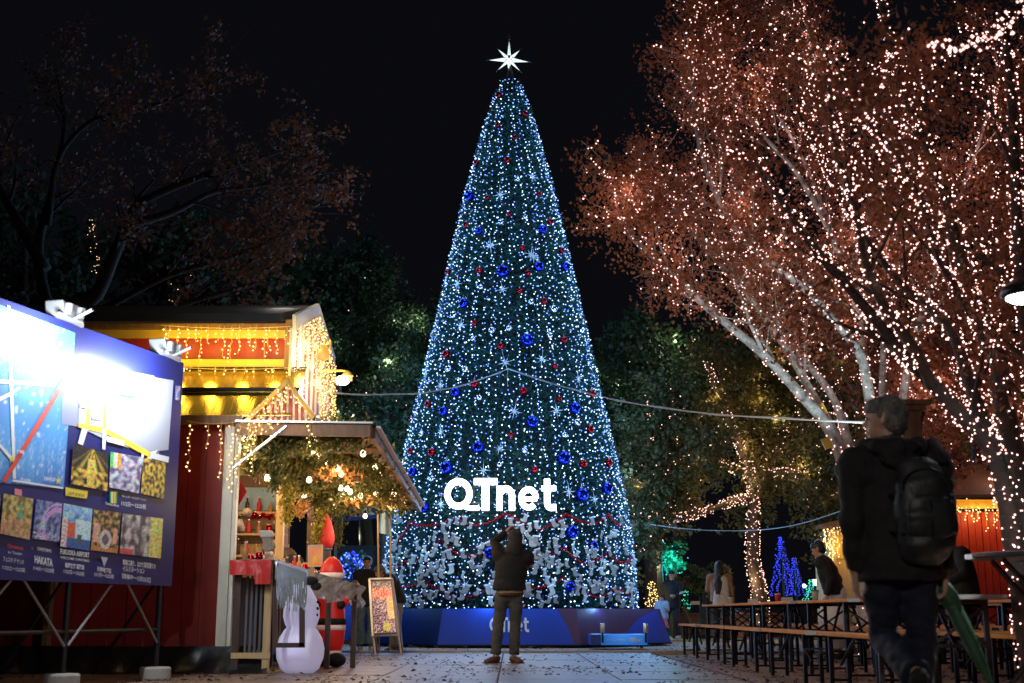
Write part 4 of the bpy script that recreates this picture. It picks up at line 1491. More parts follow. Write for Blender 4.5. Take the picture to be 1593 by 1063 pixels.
MB().lathe(c + V((0, 0, 1.06)), [(.145, 0), (.165, .015), (.165, .055), (.145, .07)], 20).build('hat_trim', M['santa_white'], t, smooth=True)
for s in (-1, 1):
    MB().chain([(c.x + s * .13, c.y - .02, .84, .055, .055), (c.x + s * .20, c.y - .08, .78, .05, .05), (c.x + s * .17, c.y - .16, .74, .045, .045)]).build('arm', M['santa_red'], t, smooth=True)
    MB().ball(c + V((s * .15, -.19, .74)), .055, 12, 8).build('mitten', M['snow_dark'], t, smooth=True)

# sandwich board
Y = 20.8
t = thing('sandwich_board', 'aluminium sandwich board with a red and gold glittering menu poster beside the stall', 'sandwich board', at(598, 1012, Y))
A = [at(580, 990, Y), at(620, 988, Y - .1), at(610, 900, Y + .25), at(575, 901, Y + .25)]
f = quad(*A)
nn = (A[1] - A[0]).cross(A[3] - A[0]).normalized()
MB().prism(A, -nn * .02).build('backing', M['banner_side'], t)
nu, nv = 26, 60
cols = []
for j in range(nv + 1):
    for i in range(nu + 1):
        u, v_ = i / nu, j / nv
        u += .10 * noise.noise(V((i * .3, j * .3, 1)))
        v_ += .06 * noise.noise(V((i * .35, j * .25, 7)))
        q = random.random()
        if v_ > .87: c_ = (.15, .10, .10) if q < .7 else (.6, .5, .45)
        elif v_ > .66: c_ = (.75, .09, .03) if q < .62 else (.9, .6, .5)
        elif u > .68 and v_ > .25: c_ = (.8, .5, .10) if q < .6 else (.9, .8, .6)
        elif (u - .6) ** 2 * 2 + (v_ - .12) ** 2 * 6 < .06: c_ = (.75, .6, .05) if q < .7 else (.9, .85, .5)
        else: c_ = (.16, .05, .06) if q < .55 else ((.75, .6, .62) if q < .9 else (.4, .25, .45))
        cols.append((*c_, 1))


def inkgrid(name, f, off, nu, nv, cols, m_, parent):
    mb = MB()
    mb.sheet(lambda u, v_: f(u, v_) + off, nu, nv)
    o = mb.build(name, m_, parent)
    ca = o.data.color_attributes.new('ink', 'FLOAT_COLOR', 'POINT')
    ca.data.foreach_set('color', [x_ for c_ in cols for x_ in c_])
    return o


inkgrid('poster', lambda u, v_: f(.07 + .86 * u, .05 + .90 * v_), nn * .004, nu, nv, cols, vcol_mat('menu_print', .25, .35), t)
for a, b in ((0, 1), (1, 2), (2, 3), (3, 0)):
    MB().bar(A[a] + nn * .006, A[b] + nn * .006, .035, .025).build('frame_rail', M['alu'], t)
for a, q in ((A[0], at(584, 1014, Y - .12)), (A[1], at(624, 1010, Y - .2))):
    MB().bar(a, V((q.x, q.y, .0)), .03, .02).build('leg', M['alu'], t)
for a, q in ((A[3], at(587, 1006, Y + .75)), (A[2], at(627, 1003, Y + .7))):
    MB().bar(a, V((q.x, q.y, .0)), .03, .02).build('leg', M['alu'], t)
# flag on two wooden poles
t = thing('pole_flag', 'pale blue pennant flag on two slim wooden poles behind the sandwich board', 'flag', at(595, 1005, 21.5))
for x_, xb_ in ((588, 590), (608, 607)):
    p, q = at(x_, 800 if x_ == 588 else 793, 21.5), at(xb_, 1004, 21.5)
    MB().tube([V((q.x, q.y, .0)), p], .017, 6).build('pole', M['wood_pale'], t)
mb = MB()
mb.sheet(lambda u, v_: quad(at(589, 829, 21.45), at(609, 834, 21.45), at(606, 800, 21.45), at(592, 793, 21.45))(u, v_ * (.55 + .45 * (1 - abs(u - .45)))) + V((0, .03 * math.sin(u * 9), 0)), 14, 14, thick=(0, .006, 0))
mb.build('cloth', M['flag_blue'], t, smooth=True)

# ================================================================== BEER TABLES AND BENCHES
def make_table(kind):
    tbl = kind == 'table'
    H, Wd, L = (.77, .50, 2.2) if tbl else (.475, .25, 2.2)
    t = thing('beer_table' if tbl else 'beer_bench', '', kind)
    n = 4 if tbl else 2
    w = Wd / n
    for k in range(n):
        MB().box((-Wd / 2 + w * (k + .5), 0, H - .014), (w - .003, L, .028)).build('plank', M['wood'], t, bevel=.003)
    for s in (-1, 1):
        lf = MB()
        x = Wd / 2 - .05
        y = s * .78
        for q in (-1, 1):
            lf.box((q * x, y, H / 2 - .03), (.035, .035, H - .06))
        lf.box((0, y, H - .045), (2 * x + .035, .04, .03))
        if tbl:
            lf.bar((-x, y, H - .08), (x, y, H - .36), .018)
            lf.bar((x, y, H - .08), (-x, y, H - .36), .018)
            lf.box((0, y, H - .37), (2 * x, .03, .025))
        else:
            lf.box((0, y, H - .16), (2 * x, .03, .02))
        lf.box((0, y, .075), (2 * x, .025, .02))
        lf.build('leg_frame', M['black_metal'], t)
        MB().bar((0, y - s * .03, H * .42), (0, s * .22, H - .03), .025, .012).build('brace', M['black_metal'], t)
        MB().box((0, s * (L / 2 - .003), H - .014), (Wd + .004, .014, .032)).build('end_cap', M['grey_metal'], t)
    return t


TABLE, BENCH = make_table('table'), make_table('bench')
tabs = []
ORD = ['first', 'second', 'third', 'fourth', 'fifth', 'sixth']
rows = [(3.30, [19.9, 17.6, 15.3, 13.0, 10.6], 'row beside the open paving', 0.0), (5.05, [20.6, 18.3, 16.0, 13.7, 11.4], 'middle row', 0.0), (6.9, [19.6, 17.3, 15.0, 12.7], 'row by the red booth', .02)]
fT = fB = True
for ri, (X, ys, nm, a) in enumerate(rows):
    for i, y in enumerate(ys):
        xx = X + random.uniform(-.05, .05) + .03 * (y - 15) * (-1 if ri == 0 else 0) * .3
        for kind, dx in (('table', 0), ('bench', -.52), ('bench', .54)):
            lab = f'varnished trestle {kind}, {ORD[i]} from the tree in the {nm}' + ('' if kind == 'table' else (', tree side' if dx < 0 else ', booth side'))
            if kind == 'table':
                o = TABLE if fT else copy_tree(TABLE)
                fT = False
            else:
                o = BENCH if fB else copy_tree(BENCH)
                fB = False
            o.location = (xx + dx, y + random.uniform(-.06, .06), 0)
            o.rotation_euler = (0, 0, a + random.uniform(-.015, .015))
            o['label'] = lab
            o['group'] = f'beer {kind}s of the market'
for i, (x, y, Y, lab) in enumerate([(1082, 941, 21.2, 'small white card lying on the far end of the front table row'), (1172, 932, 18.0, 'white card on a table of the front row before the lit trunk'), (1225, 931, 16, 'white folded card on the front table row below the blue cone tree')]):
    p = at(x, y, Y)
    t = thing('card', lab, 'card', (p.x, Y, .775))
    MB().prism([V((p.x - .07, Y, .774)), V((p.x + .07, Y, .774)), V((p.x + .07, Y + .03, .83)), V((p.x - .07, Y + .03, .83))], (0, .003, 0)).build('front', M['felt_cuff'], t)
    MB().prism([V((p.x - .07, Y + .06, .774)), V((p.x + .07, Y + .06, .774)), V((p.x + .07, Y + .034, .83)), V((p.x - .07, Y + .034, .83))], (0, .003, 0)).build('back', M['felt_cuff'], t)
def cup(x, y, m_, lab):
    t = thing('paper_cup', lab, 'cup', (x, y, .771))
    MB().lathe((x, y, .771), [(.028, 0), (.038, .095), (.040, .10)], 16).build('cup_wall', M[m_], t, smooth=True)
    MB().lathe((x, y, .871), [(.041, 0), (.041, .008), (.034, .012)], 16).build('lid', M['snow_dark' if m_ == 'felt_cuff' else 'felt_cuff'], t)


cup(3.22, 19.2, 'felt_cuff', 'white paper cup with a dark lid near the tree end of the front table row')
cup(3.38, 16.6, 'red_cloth', 'red paper cup with a white lid on a front row table')
cup(3.30, 14.2, 'felt_cuff', 'white paper cup on the front row before the visitor in the long skirt')
cup(5.0, 17.3, 'wood_pale', 'tan paper cup with a white lid on the middle table row')
for x, y, m_, lab in ((3.30, 20.5, 'pink', 'crumpled pink bag lying on the far end of the front table row'), (5.1, 15.2, 'snow_dark', 'black bag lying on the middle table row')):
    t = thing('bag', lab, 'bag', (x, y, .77))
    mb = MB()
    mb.chain([(x - .12, y, .82, .06, .05), (x, y + .02, .84, .07, .065), (x + .13, y, .815, .06, .045)], 12)
    blob(mb, 'bag_body', M[m_], t, .012, 2, .02, 12)
    MB().tube([(x - .06, y, .87), (x - .03, y, .93), (x + .03, y, .93), (x + .06, y, .87)], .006, 6).build('strap', M[m_], t)
# table at the head of the row seen against the planter, with a slanting black prop
t = thing('folded_bench_prop', 'black slanting metal leg propping the far end of the front table row', 'metal leg', at(1066, 960, 21.3))
MB().bar(at(1063, 945, 21.3), at(1088, 1013, 21.2), .05, .05).build('bar', M['black_metal'], t)

# standing table at the edge of the picture
c = at(1655, 862, 8.6)
t = thing('standing_table', 'round black standing table with crossed folding legs at the edge of the seating', 'table', (c.x, 8.6, 0))
MB().lathe(c + V((0, 0, -.03)), [(.60, 0), (.625, .008), (.625, .028), (.60, .036)], 40).build('tabletop', M['black_metal'], t, smooth=False)
MB().lathe(c + V((0, 0, -.06)), [(.12, 0), (.12, .03)], 16).build('hub', M['black_metal'], t)
for k, (x0, x1, yy) in enumerate(((-.46, .40, -.14), (.46, -.42, -.10), (-.40, .44, .22), (.42, -.46, .26))):
    MB().tube([c + V((x0, yy, -.04)), V((c.x + x1, 8.6 + yy, .02))], .018, 8).build('leg', M['black_metal'], t)
    MB().lathe((c.x + x1, 8.6 + yy, .0), [(.028, 0), (.028, .05)], 8).build('foot', M['grey_metal'], t)
MB().bar((c.x - .25, 8.5, .20), (c.x + .25, 8.8, .20), .02).build('stretcher', M['black_metal'], t)
MB().bar(c + V((-.6, -.02, -.02)), c + V((-.66, -.02, -.02)), .03).build('edge_clip', M['alu'], t)

# ================================================================== BOOTHS, POSTS
YB = 22.0
bt = thing('red_booth', 'red boarded market booth with a yellow lit beam behind the tables', 'booth', at(1525, 950, YB))
x0, x1 = at(1466, 850, YB).x, at(1640, 850, YB).x
zt3, zb3 = at(1500, 796, YB).z, 0.05
n = 16
core = MB().box(((x0 + x1) / 2, YB + .12, zt3 / 2), (x1 - x0 - .02, .04, zt3 - .1)).build('wall', M['snow_dark'], bt)
for k in range(n):
    w = (x1 - x0) / n
    MB().box((x0 + w * (k + .5), YB + .05 + .012 * (k % 2), (zt3 + zb3) / 2), (w - .01, .03, zt3 - zb3)).build('board', M['red_wall'], core)
MB().bar((x0 - .1, YB - .05, zt3 + .12), (x1, YB - .05, zt3 + .12), .06, .15).build('beam', M['yellow'], bt)
MB().prism([V((x0 - .35, YB - .5, zt3 + .18)), V((x1, YB - .5, zt3 + .22)), V((x1, YB + .9, zt3 + .9)), V((x0 - .1, YB + .9, zt3 + .8))], (0, 0, .05)).build('roof', M['wood_mid'], bt)
for px in (1578, 1589):
    a = at(px, 800, YB - .3)
    MB().box((a.x, YB - .3, zt3 / 2), (.15, .08, zt3)).build('post', M['wood_pale'], bt)
MB().box((x0 + 2.2, YB + 1.5, 1.2), (4.6, 2.4, 2.3)).build('body', M['wood_dark'], bt)
icicles((x0 - .05, YB - .14, zt3 + .12), (x1 - .2, YB - .14, zt3 + .12), 26, .12, .42, gb, 'warm icicle lights along the yellow beam of the red booth', r=.014, glow_e=7, gc=(1, .55, .15), nl=4)
YS = 30.0
b2 = thing('small_booth', 'small yellow lit booth beyond the tables with icicle lights at its corner', 'booth', at(1300, 950, YS))
a, b = at(1278, 822, YS), at(1345, 808, YS)
MB().prism([a, V((b.x, YS, b.z)), V((b.x, YS, b.z + .12)), a + V((0, 0, .10))], (0, 1.6, 0)).build('roof', M['wood_mid'], b2)
MB().box((a.x + .75, YS + .9, a.z / 2), (1.1, 1.5, a.z - .05)).build('body', M['wood_pale'], b2)
MB().box((a.x + .28, YS + .1, a.z / 2), (.08, .08, a.z)).build('post', M['wood_pale'], b2)
for k in range(4):
    MB().box((a.x + .42 + k * .2, YS + .12, a.z - .42), (.16, .03, .55)).build('shutter', M['yellow'], b2)
icicles(a + V((-.02, -.05, 0)), a + V((.45, -.05, .08)), 8, .4, .9, gb, 'warm icicle lights hanging off the corner of the small far booth', r=.018, glow_e=6, nl=1)
lamp('booth_light', a + V((.9, -.5, -.5)), 14, (1, .6, .2), .1, b2)
# wooden post with a capped head behind the walking man
Y = 13.5
t = thing('wooden_post', 'brown wooden post with a flat bracketed cap rising behind the walking man', 'post', at(1392, 1000, Y))
p0, p1 = at(1412, 634, Y), at(1412, 642, Y)
MB().box((p0.x, Y, p0.z / 2), (.20, .18, p0.z)).build('shaft', M['wood_mid'], t)
MB().box((p0.x - .02, Y, p0.z + .03), (.44, .42, .05)).build('cap', M['wood_mid'], t, bevel=.008)
MB().box((p0.x - .02, Y, p0.z - .02), (.34, .32, .06)).build('cap_moulding', M['wood_mid'], t)
MB().chain([(p0.x + .17, Y, p0.z - .06, .02, .02), (p0.x + .13, Y, p0.z - .14, .018, .018), (p0.x + .11, Y, p0.z - .30, .015, .015)]).build('bracket', M['brick_red'], t)
# floodlight at the foot of the grey trunks
fp = at(1326, 744, 15.6)
t = thing('tree_floodlight', 'bright white floodlight on a pole shining up the grey trunks', 'floodlight', (fp.x + .12, 15.6, 0))
MB().tube([(fp.x + .16, 15.65, 0), (fp.x + .16, 15.65, fp.z - .05)], .03, 8).build('pole', M['black_metal'], t)
MB().box(fp + V((.05, .03, -.02)), (.30, .12, .22), rz=Matrix.Rotation(.6, 3, 'Y')).build('housing', M['grey_metal'], t, bevel=.01)
MB().box(fp + V((-.04, -.02, .06)), (.24, .10, .16), rz=Matrix.Rotation(.6, 3, 'Y')).build('lens', glow('flood_lens', (.9, .96, 1), 7), t)
spot('trunk_light', fp + V((-.05, -.9, -.3)), at(1180, 560, 17), 430, (.74, .95, 1.0), 95, .9, .08, t)
# street lamp head at the border of the picture
hp = at(1600, 462, 7.2)
t = thing('street_lamp', 'dark hooded street lamp head glowing cool white over the seating', 'street lamp', (hp.x + .9, 7.2, 0))
MB().lathe(hp + V((0, 0, 0)), [(.14, .0), (.155, .012), (.15, .05), (.10, .085), (.03, .10)], 32).build('hood', M['black_metal'], t, smooth=True)
MB().lathe(hp + V((0, 0, -.028)), [(.03, -.0), (.10, .006), (.125, .022), (.125, .03)], 28).build('lens', glow('lamp_lens', (.85, .9, 1), 12), t, smooth=True)
MB().tube([hp + V((.1, 0, .07)), hp + V((.5, 0, .16)), hp + V((.9, 0, .05)), V((hp.x + .9, 7.2, 0))], .035, 10).build('pole', M['black_metal'], t)
spot('lamp_light', hp + V((0, 0, -.06)), (hp.x - 2, 9.5, -2), 420, (.94, .92, .95), 132, .5, .12, t)

t2 = thing('street_lamp', 'added street lamp out of view behind the viewer, giving fill light', 'street lamp', (-2.6, -2.4, 0))  # added, out of view: lights post, banner frame and walking man from behind the camera
MB().lathe((-1.7, -2.4, 4.4), [(.14, .0), (.155, .012), (.15, .05), (.10, .085), (.03, .10)], 32).build('hood', M['black_metal'], t2, smooth=True)
MB().tube([(-1.6, -2.4, 4.48), (-2.1, -2.4, 4.56), (-2.6, -2.4, 4.45), (-2.6, -2.4, 0)], .035, 10).build('pole', M['black_metal'], t2)
spot('lamp_light', (-1.7, -2.4, 4.36), (.3, 6.5, -1), 850, (1.0, .90, .80), 86, .5, .12, t2)

# cables across the square
def cable(pts, r, m_, label, twist=0):
    P = []
    for a, b in zip(pts[:-1], pts[1:]): P += sag(a, b, (V(b) - V(a)).length * .022, 14)[:-1]
    P.append(V(pts[-1]))
    t = thing('cable', label, 'cable', P[0])
    MB().tube(P, r, 6).build('strand', m_, t)
    if twist:
        Q = [p + V((0, twist * math.sin(i * 1.7), twist * math.cos(i * 1.7))) for i, p in enumerate(P)]
        MB().tube(Q, r * .8, 5).build('strand', m_, t)
    return t


ca = cable([at(515, 612, 17.2), at(790, 574, 26.3), at(1345, 657, 15.4)], .010, M['wire'], 'pale twisted cable strung from the hut over the christmas tree to the grey trunks', .016)
MB().tube([at(790, 574, 26.28), at(789, 590, 26.28), at(790, 602, 26.28)], .006, 5).build('loose_end', M['wire'], ca)
cable([at(1012, 816, 30), at(1150, 826, 30), at(1335, 785, 24)], .009, M['wire'], 'thin pale wire sagging behind the beer tables below the olive tree')

# ================================================================== FAR GARDEN
t = thing('planter_wall', 'low brown block planter wall behind the mother and child', 'wall', at(1110, 990, 33.5))
x0, x1 = at(1046, 970, 33.5).x, at(1215, 970, 33.5).x
core = MB().box(((x0 + x1) / 2, 33.65, .30), (x1 - x0 - .02, .3, .56)).build('core', M['joint'], t)
for r_ in range(4):
    x = x0 + (0 if r_ % 2 else -.15)
    while x < x1:
        xa, xb = max(x, x0), min(x + .295, x1)
        if xb - xa > .05: MB().box(((xa + xb) / 2, 33.5, .075 + .147 * r_), (xb - xa - .006, .08, .14)).build('block', M['brick_red'], core)
        x += .3
MB().box(((x0 + x1) / 2, 33.62, .62), (x1 - x0 + .06, .46, .05)).build('coping', M['brick_red'], t, bevel=.008)
# pergola slats far off
t = thing('pergola', 'pale slatted pergola edge just visible beyond the christmas tree', 'pergola', at(1010, 830, 48))
for k in range(16):
    a, b = at(973 + k * 5.2, 812, 48), at(973 + k * 5.2, 822, 48)
    MB().bar(a, b, .06, .06).build('slat', M['cream'], t)
MB().bar(at(968, 811, 48), at(1058, 811, 48), .10, .08).build('rail', M['cream'], t)
MB().bar(at(968, 823, 48), at(1058, 823, 48), .10, .08).build('rail', M['cream'], t)
for px in (975, 1050):
    a = at(px, 823, 48)
    MB().box((a.x, 48, a.z / 2), (.15, .15, a.z)).build('post', M['brick_red'], t)
lamp('pergola_light', at(1010, 815, 46.8), 14, (.6, .75, 1), .2, t)


def cone_lights(px, ytop, ybot, hw, Y, n, mm, r, label, glow_c, ge):
    a, b = at(px, ybot, Y), at(px, ytop, Y)
    R = at(px + hw, ybot, Y).x - a.x
    t = thing('light_cone', label, 'light tree', (a.x, Y, max(a.z, 0)))
    MB().tube([(a.x, Y, 0), b], .03, 6).build('pole', M['black_metal'], t)
    P = []
    for k in range(8):
        an = 2 * PI * k / 8 + .2
        m_ = n // 8
        q = []
        for j in range(m_):
            s = (j + random.random() * .6) / m_
            P.append((a.x + R * s * math.cos(an) + random.gauss(0, .03), Y + R * s * math.sin(an) + random.gauss(0, .03), b.z + (a.z - b.z) * s))
        MB().tube([b, V((a.x + R * math.cos(an), Y + R * math.sin(an), a.z))], .008, 4).build('wire', M['wire_dark'], t)
    bulbs('bulbs', P, r, mm, t)
    lamp('cone_glow', V((a.x, Y - .5, (a.z + b.z) / 2)), ge, glow_c, .2, t)
    return t


cone_lights(1218, 836, 928, 20, 35, 230, [M['bulb_deepblue']], .017, 'blue light cone tree with the taller tip beyond the tables', (.1, .15, 1), 8)
cone_lights(1238, 868, 928, 15, 36, 150, [M['bulb_deepblue']], .016, 'lower blue light cone overlapping the taller one', (.1, .15, 1), 6)
cone_lights(1290, 905, 940, 26, 33, 200, [M['bulb_gold']], .014, 'small yellow light cone on the lawn behind the tables', (1, .7, .1), 6)
cone_lights(1262, 902, 940, 14, 34, 130, [M['bulb_green'], M['bulb_teal']], .014, 'small green light cone next to the yellow one', (.1, 1, .4), 5)
cone_lights(1016, 905, 945, 12, 32, 110, [M['bulb_gold']], .012, 'small golden light cone behind the child', (1, .7, .1), 4)
cone_lights(1068, 918, 952, 6, 32.6, 45, [M['bulb_green'], M['bulb_teal']], .012, 'small green light spiral at the corner of the planter wall', (.2, 1, .4), 1)


def lit_bush(px, py, rx, ry, Y, nl, leafm, bm, r, label, gcol, ge, nb=200, base=None):
    c = at(px, py, Y)
    R, H = at(px + rx, py, Y).x - c.x, at(px, py - ry, Y).z - c.z
    t = thing('bush', label, 'bush', (c.x, Y, 0))
    P = RNG.normal(size=(nl, 3))
    P /= np.linalg.norm(P, axis=1)[:, None]
    P *= (RNG.random(nl) ** .4 * (.75 + .35 * np.sin(P[:, 0] * 5 + P[:, 2] * 6)))[:, None]
    Q = P * [R, R * .8, H] + np.array(c)
    leaves('foliage', Q, .10, leafm, t)
    mb = MB()
    for k in range(7):
        mb.tube([(c.x + random.uniform(-.2, .2), Y, 0), c.lerp(V(Q[k * 9]), .4), V(Q[k * 9])], [.05, .035, .01], 5)
    mb.build('stems', M['bark'], t)['kind'] = 'stuff'
    if nb:
        Pb = RNG.normal(size=(nb, 3))
        Pb /= np.linalg.norm(Pb, axis=1)[:, None]
        Pb *= RNG.uniform(.6, 1.02, nb)[:, None]
        bulbs('bulbs', Pb * [R, R * .8, H] + np.array(c), r, bm, t)
    for k in range(2):
        lamp('bush_glow', c + V((random.uniform(-.5, .5) * R, -R * .9, random.uniform(-.5, .4) * H)), ge, gcol, .25, t)
    return t


lit_bush(1040, 868, 33, 34, 38, 2200, M['leaf_green'], M['bulb_teal'], .02, 'bush lit teal behind the mother and child', (.02, .8, .9), 110, 60)
lit_bush(548, 888, 30, 30, 30, 1600, M['leaf_green'], [M['bulb_deepblue'], M['bulb_blue']], .022, 'bush wrapped in deep blue lights behind the stall', (.05, .1, 1), 14, 420)
lit_bush(1100, 905, 44, 30, 33, 2600, M['leaf_olive'], None, .02, 'dim brown shrub behind the planter wall', (1, .6, .3), .8, 0)
lit_bush(1170, 948, 26, 9, 35, 900, M['leaf_green'], M['bulb_violet'], .015, 'low shrub dotted with violet lights behind the front table row', (.4, .2, 1), 1, 90)
lit_bush(1410, 880, 60, 45, 34, 2400, M['leaf_olive'], None, .02, 'dim round shrub behind the walking man', (1, .6, .3), 3, 0)
# far floodlight star
p = at(1271, 906, 44)
t = thing('garden_floodlight', 'tiny blazing white floodlight far behind the blue light cones', 'floodlight', p)
MB().ball(p, .09, 10, 8).build('lens', glow('far_flood', (.75, .78, 1), 40), t, smooth=True)
MB().box(p + V((0, .12, 0)), (.25, .1, .2)).build('housing', M['grey_metal'], t)
MB().tube([p + V((0, .12, -.1)), V((p.x, p.y + .12, 0))], .03, 6).build('pole', M['black_metal'], t)
lamp('flood_light', p + V((0, -.6, 0)), 60, (.8, .85, 1), .1, t)
p = at(1251, 912, 40)
t = thing('garden_floodlight', 'small dim white garden lamp beside the blue light cones', 'floodlight', p)
MB().ball(p, .06, 10, 8).build('lens', glow('far_flood2', (.85, .88, 1), 8), t, smooth=True)
MB().tube([p, V((p.x, p.y, 0))], .03, 6).build('pole', M['black_metal'], t)
# podium that stands in front of the plinth, with its two little floodlights
Y = 24.6
a, b = at(935, 1002, Y), at(1007, 1002, Y)
za = at(970, 988, Y).z
x0, x1 = at(919, 1000, Y).x, at(1009, 1000, Y).x
t = thing('podium', 'bright blue low podium with white lettering and QTnet wordmark at the corner of the plinth', 'podium', ((x0 + x1) / 2, Y, 0))
MB().box(((x0 + x1) / 2, Y + .5, za / 2 + .03), (x1 - x0, .95, za - .04), top=.98).build('base', M['podium_dark'], t, bevel=.01)
ax, bx = at(935, 1000, Y).x, at(1007, 1000, Y).x
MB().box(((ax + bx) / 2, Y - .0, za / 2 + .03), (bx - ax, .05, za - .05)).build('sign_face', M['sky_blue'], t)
f = quad((ax, Y - .032, .06), (bx, Y - .032, .06), (bx, Y - .032, za), (ax, Y - .032, za))
wordmark('wordmark', lambda u, v_: f(.62 + .27 * u, .30 + .42 * v_), (0, -1, 0), 0, [M['felt_cuff'], M['felt_cuff']], t, .001)
tv, tfc = text_geo('ささえる、つなげる。', .012)
mb = MB()
mb.add([f(.12 + .42 * u, .36 + .26 * v_) for u, v_ in tv], tfc)
mb.build('lettering', M['felt_cuff'], t)
for px in (937, 1004):
    q = at(px, 985, Y - .05)
    MB().tube([V((q.x, Y - .12, .1)), V((q.x, Y - .12, q.z))], .02, 6).build('lamp_stem', M['black_metal'], t)
    MB().lathe(V((q.x, Y - .12, q.z + .0)), [(.035, 0), (.045, .02), (.045, .17), (.04, .18)], 12).build('lamp_tube', M['alu'], t, smooth=True)
for dx in (-.42, .42):
    for dy in (.1, .85):
        MB().lathe(((x0 + x1) / 2 + dx, Y + dy, 0), [(.03, 0), (.03, .05)], 8).build('castor', M['black_metal'], t)
spot('podium_light', V(((ax + bx) / 2, Y - .5, .55)), ((ax + bx) / 2, Y + 1.6, .35), 10, (.8, .9, 1), 110, .8, .06, t)
# dark stall roof between hut and tree
t = thing('dark_stall', 'dark unlit stall with a slanting navy roof in the gap between hut and christmas tree', 'stall', at(555, 960, 33))
a, b = at(520, 808, 33), at(604, 800, 33)
MB().prism([a, V((b.x, 33, b.z)), V((b.x, 34.5, b.z + .7)), V((a.x, 34.5, a.z + .8))], (0, 0, -.08)).build('roof', M['plinth_navy'], t)
MB().box(((a.x + b.x) / 2, 34.2, 1.2), (b.x - a.x, 1.6, 2.3)).build('body', M['roof_dark'], t)
for x in (a.x + .05, b.x - .05):
    MB().box((x, 33.05, a.z / 2), (.07, .07, a.z)).build('post', M['wood_mid'], t)
MB().box((at(545, 980, 29).x, 29, .42), (.75, .5, .8)).build('crate', M['podium_dark'], t)

# ================================================================== TREES
def catmull(pts, n=6):
    P = [V(p) for p in pts]
    P = [P[0] * 2 - P[1]] + P + [P[-1] * 2 - P[-2]]
    out = []
    for i in range(1, len(P) - 2):
        for k in range(n):
            t = k / n
            out.append(.5 * ((2 * P[i]) + (P[i + 1] - P[i - 1]) * t + (2 * P[i - 1] - 5 * P[i] + 4 * P[i + 1] - P[i + 2]) * t * t + (3 * P[i] - P[i - 1] - 3 * P[i + 1] + P[i + 2]) * t ** 3))
    out.append(P[-2])
    return out


def wander(p, d, L, r, step, curl=.22, up=.03, grav=0):
    pts, rr = [V(p)], [r]
    d = V(d).normalized()
    n = max(3, int(L / step))
    for k in range(n):
        d = (d + V((random.gauss(0, curl), random.gauss(0, curl), random.gauss(0, curl) + up - grav)) * .5).normalized()
        pts.append(pts[-1] + d * (L / n))
        rr.append(max(r * (1 - (k + 1) / n) ** .8, .004))
    return pts, rr


def split(pts, rr, n, t0, L, spread, bias, rfac=.55, step=.18, tmax=1., up=.03, grav=0):
    """side branches along one limb"""
    out = []
    m = len(pts) - 1
    for k in range(n):
        t = t0 + (tmax - t0) * (k + random.random()) / n
        i = min(int(t * m), m - 1)
        p = pts[i].lerp(pts[i + 1], t * m - i)
        d = (pts[i + 1] - pts[i]).normalized()
        q = V((random.gauss(0, 1), random.gauss(0, 1), random.gauss(0, 1)))
        q = (q - d * q.dot(d)).normalized()
        d2 = (d * (1 - spread * .5) + q * spread + V(bias)).normalized()
        out.append(wander(p, d2, L * random.uniform(.6, 1.25) * (1 - .62 * t), rr[i] * rfac, step, up=up, grav=grav))
    return out


def along(branches, n, off=.03, t0=0, lw=None):
    """n points spread over the branches, on their surface"""
    seg, wt = [], []
    for pts, rr in branches:
        for i in range(int(t0 * (len(pts) - 1)), len(pts) - 1):
            seg.append((pts[i], pts[i + 1], rr[i]))
            wt.append((pts[i + 1] - pts[i]).length * (1 + (rr[i] * lw if lw else 0)))
    wt = np.array(wt)
    idx = RNG.choice(len(seg), n, p=wt / wt.sum())
    A = np.array([seg[i][0][:] for i in idx])
    B = np.array([seg[i][1][:] for i in idx])
    R = np.array([seg[i][2] for i in idx])
    t = RNG.random((n, 1))
    g = RNG.normal(size=(n, 3))
    d = (B - A) / np.maximum(np.linalg.norm(B - A, axis=1)[:, None], 1e-6)
    g -= d * (g * d).sum(1)[:, None]
    g /= np.linalg.norm(g, axis=1)[:, None]
    return A + (B - A) * t + g * (R + off)[:, None]


